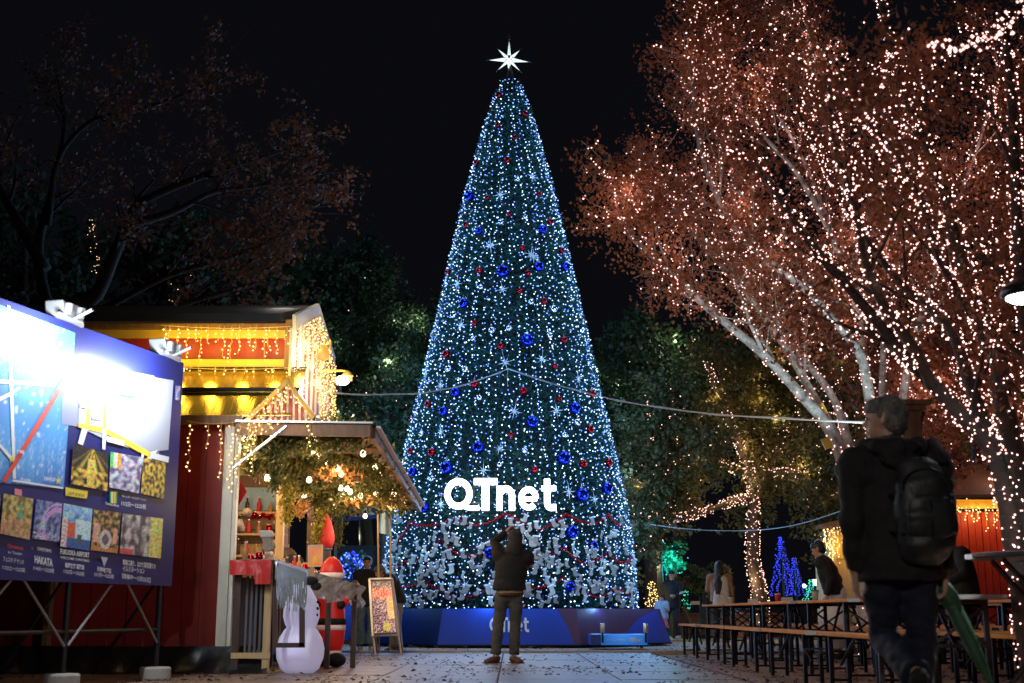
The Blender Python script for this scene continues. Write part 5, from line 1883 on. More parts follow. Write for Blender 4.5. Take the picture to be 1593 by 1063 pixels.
def tree(label, base, limbs, barkm, subs, leaf=None, nleaf=0, lsize=.08, bulbm=None, nb=0, br=.012, glowc=None, ge=0, ng=0, cat='tree', extra=None, group=None, lspread=.14, name='tree', tw=None, droop=.2, boff=.02, cords=False):
    t = thing(name, label, cat, base, group)
    mb = MB()
    main = []
    for pts, r0, r1 in limbs:
        P = catmull(pts)
        R = [r0 + (r1 - r0) * (i / (len(P) - 1)) ** .8 for i in range(len(P))]
        main.append((P, R))
        mb.tube(P, R, 10)
    mb.build('trunk', barkm, t, smooth=True)
    if cords:
        mb = MB()
        for P, R in main:
            q = []
            for i in range(len(P) - 1):
                for k in range(3):
                    u = k / 3
                    c = P[i].lerp(P[i + 1], u)
                    r = R[i] + .004
                    a = (i * 3 + k) * 1.15
                    q.append(c + V((r * math.cos(a), r * math.sin(a), .0)))
            mb.tube(q, .0055, 4, cap=False)
        mb.build('light_cord', M['wire_dark'], t)['kind'] = 'stuff'
    lvl = main
    allb = list(main)
    mb = MB()
    fine = []
    for li, (n, t0, L, sp, bias) in enumerate(subs):
        nx = []
        for pts, rr in lvl:
            nx += split(pts, rr, n, t0, L, sp, bias, rfac=.5 if li == 0 else .6)
        for pts, rr in nx: mb.tube(pts, rr, 5 if li == 0 else 4, cap=False)
        lvl = nx
        fine += nx
        allb += nx
    if fine: mb.build('branches', barkm, t, smooth=True)['kind'] = 'stuff'
    if leaf is not None and nleaf:
        P = np.repeat(along(lvl, nleaf // 13 + 1, .02, .15), 13, 0)
        P += np.repeat(RNG.normal(size=(len(P) // 13, 3)) * lspread * .7, 13, 0) + RNG.normal(size=P.shape) * (.055 + lsize * .6)
        leaves('crown', P, lsize, leaf, t, droop=droop)['kind'] = 'stuff'
    if bulbm is not None and nb:
        k = int(nb * (.5 if tw is None else tw))
        P = np.concatenate([along(main, k, boff, .0, lw=6), along(fine, nb - k, boff)])
        bulbs('bulbs', P, br, bulbm, t)
        if ge:
            idx = RNG.choice(len(P), ng, replace=False)
            for i in idx:
                lamp('bulb_glow', V(P[i]) + V((random.uniform(-.3, .3), -.5, random.uniform(-.3, .3))), ge, glowc, .1, t)
    return t, main, fine


def PT(lst):
    return [at(x, y, Y) for x, y, Y in lst]


pk = [M['bulb_pink']]
# --- the pale zelkova whose grey limbs are floodlit; its crown fills the sky right of the big tree
bs = at(1352, 1020, 17.5)
bs.z = 0
limbs = [
    ([V((bs.x, 17.5, 0))] + PT([(1330, 800, 17.3), (1318, 745, 17.2), (1290, 668, 17), (1235, 602, 16.8), (1180, 545, 16.6), (1100, 478, 16.3), (1040, 420, 16), (985, 372, 15.8), (972, 355, 15.6), (958, 338, 15.5)]), .115, .018),
    ([V((bs.x + .1, 17.5, 0))] + PT([(1338, 780, 17.5), (1328, 730, 17.5), (1296, 670, 17.6), (1262, 610, 17.7), (1215, 530, 17.8), (1160, 455, 18), (1110, 400, 18.2), (1065, 345, 18.4), (1040, 300, 18.6), (1010, 250, 18.8)]), .10, .015),
    ([V((bs.x + .15, 17.6, 0))] + PT([(1342, 760, 17.7), (1322, 695, 17.9), (1305, 640, 18.1), (1286, 603, 18.3), (1240, 545, 18.6), (1190, 470, 19), (1150, 380, 19.3), (1115, 290, 19.6), (1085, 200, 19.8), (1070, 120, 19.9)]), .09, .014),
    ([V((bs.x + .2, 17.4, 0))] + PT([(1362, 740, 17.2), (1356, 650, 17), (1348, 590, 16.8), (1335, 545, 16.6), (1290, 490, 16.3), (1240, 440, 16), (1190, 400, 15.7), (1140, 350, 15.3), (1100, 270, 15), (1080, 180, 14.8), (1080, 90, 14.7)]), .10, .015),
    ([V((bs.x + .25, 17.4, 0))] + PT([(1366, 740, 17.4), (1358, 640, 17.4), (1344, 560, 17.5), (1338, 500, 17.6), (1320, 440, 17.8), (1290, 350, 18), (1250, 250, 18.2), (1190, 140, 18.4), (1150, 40, 18.6)]), .09, .014),
    (PT([(1320, 440, 17.8), (1290, 360, 17), (1240, 270, 16.4), (1170, 190, 16), (1130, 110, 15.8), (1110, 30, 15.7)]), .05, .012),
    (PT([(1338, 500, 17.6), (1330, 400, 17.9), (1310, 290, 18.4), (1280, 180, 18.9), (1260, 70, 19.2), (1250, -20, 19.4)]), .06, .012),
    ([V((bs.x + .35, 17.6, 0))] + PT([(1376, 740, 17.8), (1372, 640, 18), (1374, 560, 18.2), (1376, 480, 18.4), (1390, 380, 18.6), (1400, 260, 18.8), (1420, 120, 19)]), .08, .012),
    ([V((bs.x + .4, 17.5, 0))] + PT([(1392, 740, 17.4), (1405, 620, 17.2), (1420, 540, 17), (1450, 440, 16.8), (1490, 320, 16.6), (1530, 200, 16.4), (1560, 80, 16.2)]), .09, .013),
]
zt1, zmain, zfine = tree('pale grey multi stemmed tree with rust leaves, floodlit trunks and pink lights', (bs.x, 17.5, 0), limbs, M['bark_grey'],
                         [(12, .42, 1.7, .5, (0, -.05, .28)), (6, .2, .95, .75, (0, 0, .12))], M['leaf_rust'], 58000, .036, pk, 5600, .0112, (1, .60, .52), 3.4, 62, tw=.34, cords=True, lspread=.16, name='zelkova_tree')
# yellow tags on its stems
for px, py, Y, lab in ((1286, 690, 16.7, 'yellow paper tag tied round the lowest grey stem'), (1279, 637, 17.4, 'yellow paper tag tied to the second grey stem')):
    p = at(px, py, Y)
    tag(MB().box(p, (.10, .02, .15), rz=Matrix.Rotation(-.4, 3, 'Y')).build('paper_tag', M['yellow'], loc=p), lab, 'tag')

# --- dark wrapped tree close to the camera
b0 = at(1612, 1063, 9.6)
b0.z = 0
limbs = [
    ([V((b0.x, 9.6, 0))] + PT([(1590, 920, 9.5), (1576, 840, 9.4), (1566, 780, 9.3), (1545, 705, 9.2), (1490, 640, 9.1), (1420, 567, 9), (1360, 495, 9), (1300, 424, 9), (1240, 350, 9.1), (1180, 260, 9.2)]), .10, .02),
    ([V((b0.x + .1, 9.6, 0))] + PT([(1600, 900, 9.7), (1590, 760, 9.8), (1561, 630, 9.9), (1552, 558, 10), (1529, 516, 10), (1508, 441, 10.1), (1487, 380, 10.2), (1470, 300, 10.3), (1430, 200, 10.4), (1390, 90, 10.5), (1370, -10, 10.6)]), .105, .03),
    ([V((b0.x + .2, 9.7, 0))] + PT([(1625, 850, 9.8), (1615, 680, 9.9), (1603, 560, 10), (1590, 440, 10), (1580, 300, 10), (1575, 160, 10), (1560, 20, 10)]), .09, .03),
    (PT([(1552, 716, 9.2), (1510, 600, 9.4), (1482, 520, 9.7), (1446, 480, 10), (1400, 440, 10.3), (1340, 360, 10.6), (1290, 270, 10.9), (1240, 170, 11.2)]), .055, .015),
    (PT([(1450, 600, 9.0), (1420, 540, 8.8), (1372, 470, 8.6), (1345, 400, 8.5), (1330, 320, 8.4), (1300, 230, 8.3), (1290, 130, 8.2)]), .045, .012),
    (PT([(1540, 535, 10), (1500, 470, 9.8), (1460, 400, 9.4), (1440, 330, 9.0), (1400, 250, 8.6), (1350, 190, 8.2)]), .04, .012),
]
tree('dark tree with limbs densely wrapped in bright pink white lights beside the standing table', (b0.x, 9.6, 0), limbs, M['bark_dark'],
     [(6, .25, 1.5, .7, (-.05, .05, .18)), (3, .25, .8, .8, (0, 0, .1))], M['leaf_rust'], 6500, .034, [M['bulb_pink_near']], 3400, .0068, (1, .60, .52), .5, 26, tw=.60, cords=True, lspread=.14, name='wrapped_tree')
# --- a third one between them, further back
b1 = at(1500, 1000, 22)
b1.z = 0
limbs = [
    ([V((b1.x + 1.2, 22.5, 0))] + PT([(1530, 760, 23), (1515, 640, 23), (1490, 520, 23), (1450, 400, 23), (1420, 280, 23), (1400, 140, 23)]), .16, .02),
    ([V((b1.x + 1.3, 22.5, 0))] + PT([(1560, 760, 23), (1570, 620, 23.5), (1560, 480, 24), (1580, 320, 24), (1600, 180, 24)]), .15, .02),
    ([V((b1.x + 1.1, 22.5, 0))] + PT([(1520, 780, 22.8), (1480, 690, 22.6), (1430, 620, 22.4), (1380, 560, 22.2), (1320, 480, 22)]), .12, .02),
    ([V((b1.x + 1.4, 22.5, 0))] + PT([(1590, 760, 22), (1620, 600, 21.5), (1610, 420, 21), (1640, 260, 21)]), .12, .02),
]
tree('tall tree with russet leaves and pink lights rising behind the red booth', (b1.x + 1.2, 22.5, 0), limbs, M['bark_dark'],
     [(10, .15, 2.4, .7, (-.1, -.1, .12)), (5, .2, 1.5, .8, (0, 0, .05))], M['leaf_rust'], 30000, .062, pk, 3000, .0125, (1, .60, .52), 5, 26, tw=.18, lspread=.24, name='zelkova_tree')

# free hanging string of lights near the top corner
P = sag(at(1600, 8, 6.6), at(1448, 66, 7.6), .12, 26)
t = thing('light_string', 'string of bright white lights swagged under the branches over the seating', 'string lights', P[0])
MB().tube(P, .004, 4).build('cord', M['wire_dark'], t)
bulbs('bulbs', [tuple(p + V((random.gauss(0, .02), random.gauss(0, .02), random.gauss(0, .03)))) for p in P for k in range(2)], .011, M['bulb_pink'], t)

# --- olive evergreen with a light wrapped trunk
b2_ = at(1180, 960, 33)
limbs = [
    ([V((b2_.x, 33, 0))] + PT([(1182, 930, 33), (1171, 870, 33), (1172, 800, 33), (1170, 750, 33), (1150, 690, 33), (1120, 620, 33), (1100, 560, 33)]), .21, .05),
    (PT([(1171, 775, 33), (1140, 780, 32.4), (1085, 800, 31.8), (1030, 805, 31.4), (985, 785, 31), (960, 755, 31)]), .09, .04),
    (PT([(1172, 760, 33), (1210, 700, 33), (1250, 640, 33), (1280, 590, 33)]), .10, .04),
    (PT([(1165, 740, 33), (1110, 715, 32), (1060, 690, 31.5), (1010, 640, 31)]), .09, .03),
    (PT([(1175, 740, 33), (1230, 735, 32), (1290, 760, 31.5), (1330, 780, 31)]), .07, .03),
]
tree('olive green evergreen with a pink light wrapped trunk and low swagging limb behind the tables', (b2_.x, 33, 0), limbs, M['bark'],
     [(8, .35, 2.3, .75, (0, -.1, .05)), (5, .1, 1.3, .9, (0, 0, .0))], M['leaf_olive'], 44000, .075, [M['bulb_pink'], M['bulb_pink'], M['bulb_warm']], 2300, .015, (1, .70, .36), 15, 20, tw=.66, lspread=.34, name='evergreen_tree', boff=.05)
gens = [
    ('dark green round evergreen rising right behind the big illuminated tree', 1015, 36, [(1010, 700), (1020, 610), (1030, 560)], [(1015, 720), (960, 650), (955, 600)], [(1020, 720), (1080, 640), (1100, 560)], 'leaf_green', 32000, .085, 26, 60),
    ('brown green evergreen filling the gap between the grey stems', 1300, 38, [(1300, 720), (1290, 600), (1270, 500)], [(1300, 740), (1240, 660), (1210, 570)], [(1310, 740), (1370, 650), (1400, 560)], 'leaf_olive', 32000, .085, 34, 300),
    ('olive evergreen behind the red booth glowing with pink lights', 1480, 36, [(1480, 740), (1470, 620), (1480, 520)], [(1480, 760), (1420, 700), (1400, 640)], [(1490, 760), (1560, 700), (1590, 620)], 'leaf_olive', 32000, .085, 34, 460),
    ('dark green tree between the hut gable and the illuminated tree', 570, 37, [(565, 720), (555, 560), (540, 430)], [(560, 700), (500, 560), (475, 450)], [(570, 700), (625, 580), (640, 500)], 'leaf_green', 44000, .085, 20, 90),
    ('low dark green tree beside the cable just left of the illuminated tree', 600, 33, [(600, 780), (600, 680), (605, 600)], [(598, 790), (560, 720), (550, 650)], [(603, 790), (630, 720), (640, 650)], 'leaf_green', 20000, .08, 30, 60),
]
for lab, bx_, Y, l1, l2, l3, lm, nl, ls, ge, nbb in gens:
    b = at(bx_, 990, Y)
    limbs = [([V((b.x + .1 * j, Y, 0))] + [at(x, y, Y + (j - 1) * 1.2) for x, y in l], .2, .05) for j, l in enumerate((l1, l2, l3))]
    tree(lab, (b.x, Y, 0), limbs, M['bark'], [(9, .35, 2.6, .8, (0, 0, .05)), (5, .1, 1.5, .9, (0, 0, 0))], M[lm], nl, ls, [M['bulb_pink'], M['bulb_warm']], nbb, .016, (1, .70, .42) if lm == 'leaf_olive' else (.8, .95, .7), ge, 10, tw=.3, lspread=.42, name='evergreen_tree', boff=.05)

# --- dark trees over the hut
b3 = at(60, 1000, 21)
limbs = [
    ([V((b3.x, 21, 0))] + PT([(100, 520, 21), (150, 460, 21), (185, 380, 20.8), (215, 320, 20.6), (300, 280, 20.3), (390, 250, 20), (470, 225, 19.8)]), .17, .02),
    (PT([(120, 500, 21), (180, 470, 20.8), (260, 430, 20.4), (340, 405, 20), (400, 385, 19.8), (470, 340, 19.6)]), .075, .015),
    (PT([(90, 540, 21), (60, 400, 21.4), (80, 300, 21.6), (100, 200, 21.8), (90, 120, 22)]), .12, .02),
    (PT([(75, 350, 21.4), (90, 250, 21), (140, 190, 20.6), (200, 175, 20.3), (280, 150, 20), (360, 115, 19.8)]), .06, .015),
    (PT([(200, 350, 20.7), (270, 330, 21), (330, 300, 21.4), (400, 290, 21.8), (500, 270, 22)]), .08, .02),
    (PT([(70, 420, 21.4), (20, 330, 21.4), (-20, 260, 21.4), (-60, 180, 21.4)]), .12, .03),
    (PT([(180, 500, 20.8), (260, 480, 20.2), (330, 460, 19.8), (400, 440, 19.5)]), .07, .02),
]
tree('dark bare limbed tree with sparse dull orange leaves spreading over the hut roof', (b3.x, 21, 0), limbs, M['bark_dark'],
     [(8, .35, 2.1, .6, (.16, -.05, .05)), (6, .2, 1.1, .8, (.05, 0, .0))], M['leaf_dull'], 7500, .055, M['bulb_pink'], 0, .014, None, 0, 0, lspread=.20, name='zelkova_tree')
lt_ = thing('trunk_lights', 'faint warm lights wound round a far trunk in the dark above the hut', 'string lights', at(150, 400, 30))
P = [tuple(at(145 + random.gauss(0, 3) + max(0, (y - 370)) * .35 * random.random(), y, 30)) for y in [random.uniform(340, 425) for k in range(30)]] + [tuple(at(random.gauss(280, 26), random.gauss(465, 18), 30)) for k in range(16)]
bulbs('bulbs', P, .011, M['bulb_warm'], lt_)
MB().tube([at(148, 335, 30), at(152, 380, 30), at(160, 430, 30)], .006, 4).build('cord', M['wire_dark'], lt_)
b4 = at(-40, 1000, 30)
for lab, x, Y, top, nl, lm in (('very dark tree beyond the hut roof at the edge of the square', 40, 31, 330, 14000, 'leaf_green'), ('dark evergreen behind the hut roof under the orange branches', 330, 33, 400, 16000, 'leaf_green')):
    b = at(x, 990, Y)
    limbs = [([V((b.x, Y, 0)), at(x, 700, Y), at(x + 10 * j, 560, Y), at(x + dx, top + 30 * j, Y + j)], .22, .05) for j, dx in enumerate((0, -110, 120))]
    tree(lab, (b.x, Y, 0), limbs, M['bark'], [(9, .4, 2.8, .8, (0, 0, .05)), (5, .1, 1.6, .9, (0, 0, 0))], M[lm], nl, .12, lspread=.45, name='evergreen_tree')
# light that reaches these crowns from the hut and the banner
lamp('crown_light_warm', at(520, 420, 17.0), 16, (1, .78, .5), .2, hut)
lamp('crown_light_white', at(440, 470, 16.2), 7, (1, .9, .8), .2, hut)

# ================================================================== PEOPLE
def hand_geo(mb, w, d, sx, curl=.5, k=1.):
    """palm, four curled fingers and a thumb; w wrist, d direction, sx +1 right hand"""
    w, d = V(w), V(d).normalized()
    inn = V((-sx, 0, 0))
    inn = (inn - d * inn.dot(d)).normalized()
    side = d.cross(inn).normalized()
    if side.y < 0: side = -side
    p1 = w + d * .085 * k
    mb.chain([(*(w - d * .03), .024 * k, .022 * k), (*(w + d * .03 * k), .020 * k, .034 * k), (*p1, .016 * k, .040 * k)], 10)
    for i, (o, L) in enumerate(((.030, .072), (.010, .080), (-.010, .074), (-.029, .058))):
        a = p1 + side * o * k
        d2 = (d + inn * curl).normalized()
        d3 = (d + inn * curl * 2.6).normalized()
        b = a + d2 * L * .5 * k
        c = b + d3 * L * .5 * k
        mb.chain([(*a, .0095 * k, .0095 * k), (*b, .009 * k, .009 * k), (*c, .0075 * k, .0075 * k)], 8)
    a = w + d * .025 * k + side * .03 * k
    b = a + (d * .6 + side * .6 + inn * .4).normalized() * .04 * k
    c = b + (d + inn * .6).normalized() * .03 * k
    mb.chain([(*a, .012 * k, .012 * k), (*b, .011 * k, .011 * k), (*c, .009 * k, .009 * k)], 8)


def person(label, loc, yaw, J=None, sc=1., top='black_cloth', legs='dark_cloth', shoes='snow_dark', hair='black_hair', style='short', hem=.86, hy=0., hp=0., bulk=1., vox=.014, skirt=None, sleeve=True, extra=None, folds=.006, flare=0., skin='skin', group=None):
    D = dict(pelvis=(0, 0, .94), chest=(0, 0, 1.27), neck=(0, 0, 1.45), head=(0, .02, 1.60),
             hl=(-.09, 0, .90), hr=(.09, 0, .90), kl=(-.10, .02, .50), kr=(.10, .02, .50), al=(-.10, -.02, .09), ar=(.10, -.02, .09),
             sl=(-.18, 0, 1.40), sr=(.18, 0, 1.40), el=(-.24, -.02, 1.12), er=(.24, -.02, 1.12), wl=(-.25, .05, .88), wr=(.25, .05, .88), hdl=(0, .1, -1), hdr=(0, .1, -1), fl=(0, 1, 0), fr=(0, 1, 0))
    D.update(J or {})
    j = {k: V(v_) for k, v_ in D.items()}
    t = thing('person', label, 'person', loc, group)
    t.rotation_euler = (0, 0, yaw)
    t.scale = (sc, sc, sc)
    WLOC[t.name] = V((0, 0, 0))
    Rh = Matrix.Rotation(hy, 3, 'Z') @ Matrix.Rotation(hp, 3, 'X')
    H = lambda x, y, z: tuple(j['head'] + Rh @ V((x, y, z)))
    # one continuous body
    mb = MB()
    P, C, N_ = j['pelvis'], j['chest'], j['neck']
    mb.chain([(*(P + V((0, 0, -.06))), .13, .09), (*P, .15, .10), (*P.lerp(C, .5), .125, .09), (*C, .155, .105), (*C.lerp(N_, .7), .13, .08)])
    mb.chain([(*C.lerp(N_, .7), .065, .065), (*N_, .055, .058), (*(j['head'] + V((0, -.01, -.06))), .052, .055)])
    mb.ball(j['head'] + Rh @ V((0, -.012, .02)), 1, 20, 14, sc=(.076, .096, .098), R=Rh)
    mb.ball(j['head'] + Rh @ V((0, .022, -.045)), 1, 16, 12, sc=(.056, .066, .068), R=Rh)
    mb.chain([(*H(0, .080, .015), .009, .009), (*H(0, .102, -.018), .015, .013), (*H(0, .088, -.026), .012, .008)], 8)
    mb.chain([(*H(-.03, .074, .036), .014, .01), (*H(.03, .074, .036), .014, .01)], 8)
    mb.chain([(*H(-.018, .083, -.052), .007, .006), (*H(.018, .083, -.052), .007, .006)], 8)
    for s in (-1, 1):
        mb.chain([(*H(s * .076, -.012, -.022), .008, .012), (*H(s * .083, -.018, .006), .010, .018), (*H(s * .080, -.020, .03), .008, .014)], 8)
    for s, h_, k_, a_, sh, e_, w_, hd in ((-1, 'hl', 'kl', 'al', 'sl', 'el', 'wl', 'hdl'), (1, 'hr', 'kr', 'ar', 'sr', 'er', 'wr', 'hdr')):
        mb.chain([(*j[h_], .085, .085), (*j[h_].lerp(j[k_], .5), .07, .072), (*j[k_], .052, .055), (*j[k_].lerp(j[a_], .35), .050, .055), (*j[a_], .034, .038)], 12)
        f_ = j['fl' if s < 0 else 'fr'].normalized()
        mb.chain([(*(j[a_] - f_ * .03 + V((0, 0, -.03))), .036, .036), (*(j[a_] + f_ * .08 + V((0, 0, -.045))), .042, .03), (*(j[a_] + f_ * .16 + V((0, 0, -.06))), .036, .018)], 12)
        mb.chain([(*j[sh].lerp(C, .25), .06, .06), (*j[sh], .055, .055), (*j[e_], .040, .040), (*j[e_].lerp(j[w_], .4), .038, .038), (*j[w_], .026, .024)], 12)
        hand_geo(mb, j[w_], j[hd], s)
    blob(mb, 'body', M[skin], t, vox * .72, 3)
    # eyes and mouth
    for s in (-1, 1):
        MB().ball(H(s * .030, .080, .012), .0115, 10, 8, sc=(1.2, .5, .8), R=Rh).build('eye', M['eye'], t, smooth=True)
    MB().chain([(*H(-.020, .089, -.055), .004, .006), (*H(.020, .089, -.055), .004, .006)], 8).build('mouth', M['lip'], t, smooth=True)
    # trousers
    b = bulk
    if not skirt or skirt == 'short':
        mb = MB()
        mb.chain([(*(P + V((0, 0, .05))), .155 * b, .115), (*P, .165 * b, .12), (*(P + V((0, 0, -.08))), .16 * b, .115)])
        for h_, k_, a_ in (('hl', 'kl', 'al'), ('hr', 'kr', 'ar')):
            fl = flare
            mb.chain([(*j[h_], .095, .10), (*j[h_].lerp(j[k_], .5), .088, .09), (*j[k_], .072, .075), (*j[k_].lerp(j[a_], .55), .070 + fl * .5, .074 + fl * .5), (*(j[a_] + (j[a_] - j[k_]).normalized() * -.02), .066 + fl, .074 + fl)], 14, flat=(0, 1))
        blob(mb, 'trousers', M[legs], t, vox, 2, folds * 1.3, 9)
    if skirt:
        mb = MB()
        z1 = .16 if skirt != 'short' else .46
        mb.lathe((P.x, P.y, 0), [(.26, z1), (.23, .55), (.185, .85), (.16, 1.0)], 30)
        s_ = mb.build('skirt', M[legs if skirt != 'short' else extra], t, smooth=True)
    # jacket
    mb = MB()
    hz = V((P.x, P.y, hem))
    mb.chain([(*hz, .205 * b, .155 * b), (*(hz + V((0, 0, .06))), .205 * b, .155 * b), (*P.lerp(C, .35), .190 * b, .145 * b), (*C, .200 * b, .148 * b), (*C.lerp(N_, .5), .165 * b, .125 * b), (*N_, .080, .080)], 22, flat=(1, 0))
    for sh, e_, w_ in (('sl', 'el', 'wl'), ('sr', 'er', 'wr')):
        for q in range(6):
            s_ = q / 5
            mb.ball((N_ + V((0, 0, -.02))).lerp(j[sh] + V((0, 0, -.005)), s_), .060 + .020 * b * s_, 14, 10)
            mb.ball(C.lerp(j[sh] + V((0, 0, -.03)), s_), .10, 14, 10)
        mb.chain([(*(j[sh] + (j[e_] - j[sh]).normalized() * .02), .080 * b, .080 * b), (*j[sh].lerp(j[e_], .5), .070 * b, .072 * b), (*j[e_], .060 * b, .062 * b), (*(j[w_] + (j[w_] - j[e_]).normalized() * -.01), .045 * b, .047 * b)], 14, flat=(0, 1))
    blob(mb, 'jacket', M[top], t, vox, 3, folds, 7)
    # shoes
    for a_, f_ in (('al', 'fl'), ('ar', 'fr')):
        f2 = j[f_].normalized()
        mb = MB()
        mb.chain([(*(j[a_] - f2 * .045 + V((0, 0, -.035))), .045, .045), (*(j[a_] + f2 * .07 + V((0, 0, -.045))), .052, .040), (*(j[a_] + f2 * .17 + V((0, 0, -.062))), .046, .024)], 14)
        mb.box(j[a_] + f2 * .06 + V((0, 0, -.082)), (.10, .27, .016), rz=math.atan2(-f2.x, f2.y) if abs(f2.z) < .5 else 0)
        mb.build('shoe', M[shoes], t, smooth=False)
    # hair
    mb = MB()
    if style in ('short', 'long', 'bun', 'tail'):
        mb.ball(j['head'] + Rh @ V((0, -.028, .036)), 1, 24, 16, sc=(.086, .094, .094), R=Rh)
        mb.ball(j['head'] + Rh @ V((0, -.050, -.005)), 1, 20, 14, sc=(.080, .068, .080), R=Rh)
        mb.ball(j['head'] + Rh @ V((0, .012, .066)), 1, 20, 14, sc=(.074, .082, .060), R=Rh)
    if style == 'long':
        mb.chain([(*H(0, -.05, .05), .085, .06), (*H(0, -.085, -.08), .095, .055), (*H(0, -.12, -.22), .095, .05), (*(j['chest'] + V((0, -.17, -.02))), .085, .04), (*(j['chest'] + V((0, -.175, -.20))), .055, .025)], 18)
        for s in (-1, 1):
            mb.chain([(*H(s * .075, .01, .03), .02, .035), (*H(s * .08, .02, -.08), .02, .035), (*H(s * .085, .01, -.18), .022, .03)], 10)
    if style == 'bun': mb.ball(H(0, -.10, .09), .045, 12, 8)
    if style == 'tail': mb.chain([(*H(0, -.10, .03), .03, .03), (*H(0, -.13, -.08), .035, .03), (*H(0, -.12, -.18), .015, .015)], 10)
    if style in ('cap', 'hood', 'fur'):
        q = {'cap': 1.0, 'hood': 1.12, 'fur': 1.45}[style]
        mb.ball(j['head'] + Rh @ V((0, -.012, .035)), 1, 24, 16, sc=(.090 * q, .106 * q, .098 * q), R=Rh)
        if style != 'fur': mb.ball(j['head'] + Rh @ V((0, -.045, -.01)), 1, 20, 14, sc=(.086 * q, .075 * q, .085 * q), R=Rh)
        if style == 'hood': mb.chain([(*H(0, -.06, -.06), .085, .07), (*(N_ + V((0, -.05, -.02))), .12, .08)], 14)
    blob(mb, {'cap': 'cap', 'hood': 'hood', 'fur': 'fur_hat'}.get(style, 'hair'), M[hair], t, .0085, 2, .006, 34)
    return t, j, H


def ground(px, Y):
    p = at(px, 954, Y)
    return (p.x, Y, 0)


# --- the man who walks past, close to the camera
wk, j, H = person('grey haired man in a black coat walking away with a backpack and green umbrella', (at(1389, 700, 6.3).x, 6.3, 0), 0,
                  dict(kl=(-.07, .10, .53), al=(-.02, -.24, .36), fl=(0, .45, -.8), kr=(.085, .03, .50), ar=(.08, .10, .10), pelvis=(0, 0, .94), chest=(.0, .02, 1.25), neck=(-.01, .0, 1.475), head=(-.03, .02, 1.595),
                       sl=(-.195, 0, 1.385), sr=(.20, 0, 1.385), el=(-.232, -.02, 1.08), wl=(-.215, .04, .845), er=(.235, -.02, 1.08), wr=(.215, .0, .845), hdl=(0.05, .2, -1), hdr=(-.05, .12, -1)),
                  sc=.988, legs='navy_cloth', hair='grey_hair', style='short', hem=.80, hy=math.radians(62), bulk=1.0, vox=.010, folds=.010, shoes='snow_dark')
# hood hanging at the nape, collar
mb = MB()
mb.chain([(-.13, .02, 1.455, .05, .05), (-.10, -.07, 1.45, .055, .05), (.0, -.12, 1.44, .07, .055), (.10, -.07, 1.45, .055, .05), (.13, .02, 1.455, .05, .05)], 14)
mb.chain([(-.0, -.115, 1.45, .11, .05), (0, -.135, 1.36, .085, .035)], 14)
blob(mb, 'hood', M['black_cloth'], wk, .010, 3, .010, 9)
MB().lathe((-.015, .0, 1.475), [(.072, -.03), (.074, .02), (.066, .035)], 20).build('collar', M['grey_cloth'], wk, smooth=True)
bp = thing('backpack', 'matt black nylon backpack worn by the grey haired walking man', 'backpack', (wk.location.x, 6.3, 1.0))
bx_, by_ = wk.location.x, 6.3
mb = MB()
mb.chain([(bx_ + .065, by_ - .185, .905, .115, .060), (bx_ + .065, by_ - .205, .96, .138, .085), (bx_ + .07, by_ - .215, 1.10, .143, .095), (bx_ + .065, by_ - .205, 1.24, .135, .085), (bx_ + .06, by_ - .175, 1.33, .105, .060)], 26)
WLOC[bp.name] = V((0, 0, 0))
bp.location = (0, 0, 0)
b_ = blob(mb, 'pack_body', M['pack'], bp, .009, 3, .011, 6)
mb = MB()
mb.chain([(bx_ + .07, by_ - .275, 1.00, .105, .030), (bx_ + .07, by_ - .290, 1.08, .112, .035), (bx_ + .07, by_ - .275, 1.17, .095, .025)], 20)
blob(mb, 'front_pocket', M['pack'], bp, .008, 2, .006, 9)
arc_ = [(bx_ + .068 + .118 * math.cos(a), by_ - .292 + .035 * math.sin(a), 1.21 + .095 * math.sin(a)) for a in [PI * k / 14 for k in range(15)]]
MB().tube(arc_, .005, 6).build('zip', M['black_metal'], bp)
for s in (-1, 1):
    for z0 in (1.02, 1.20):
        MB().bar((bx_ + .068 + s * .142, by_ - .14, z0), (bx_ + .068 + s * .118, by_ - .265, z0 - .02), .018, .005).build('side_strap', M['black_metal'], bp)
MB().bar((bx_ + .068, by_ - .312, .99), (bx_ + .068, by_ - .317, 1.15), .004, .012).build('seam', M['black_metal'], bp)
for s, x0 in ((-1, -.075), (1, .20)):
    MB().chain([(bx_ + x0 + .02 * s * 0, by_ - .13, 1.36, .028, .012), (bx_ + x0 - .005, by_ - .02, 1.475, .03, .012), (bx_ + x0 - .005, by_ + .10, 1.40, .03, .012), (bx_ + x0, by_ + .16, 1.2, .028, .01), (bx_ + x0, by_ + .10, 1.0, .02, .008)], 10).build('strap', M['black_cloth'], bp, smooth=True)
MB().chain([(bx_ + .05, by_ - .17, 1.40, .01, .006), (bx_ + .075, by_ - .19, 1.435, .012, .007), (bx_ + .10, by_ - .17, 1.40, .01, .006)], 8).build('grab_handle', M['pack'], bp, smooth=True)
um = thing('umbrella', 'closed dark green umbrella held pointing down by the walking man', 'umbrella', (0, 0, 0))
WLOC[um.name] = V((0, 0, 0))
u0, u1 = V((bx_ + .200, by_ + .03, .80)), V((bx_ + .385, by_ - .05, .30))
prof = [(0, .016), (.04, .028), (.10, .040), (.17, .046), (.24, .040), (.27, .031), (.29, .036), (.45, .036), (.62, .033), (.8, .026), (.93, .014), (1, .008)]
mb = MB()
n = 20
vs = []
ax = (u1 - u0).normalized()
sx_ = ax.cross(V((0, 1, 0))).normalized()
sy_ = ax.cross(sx_)
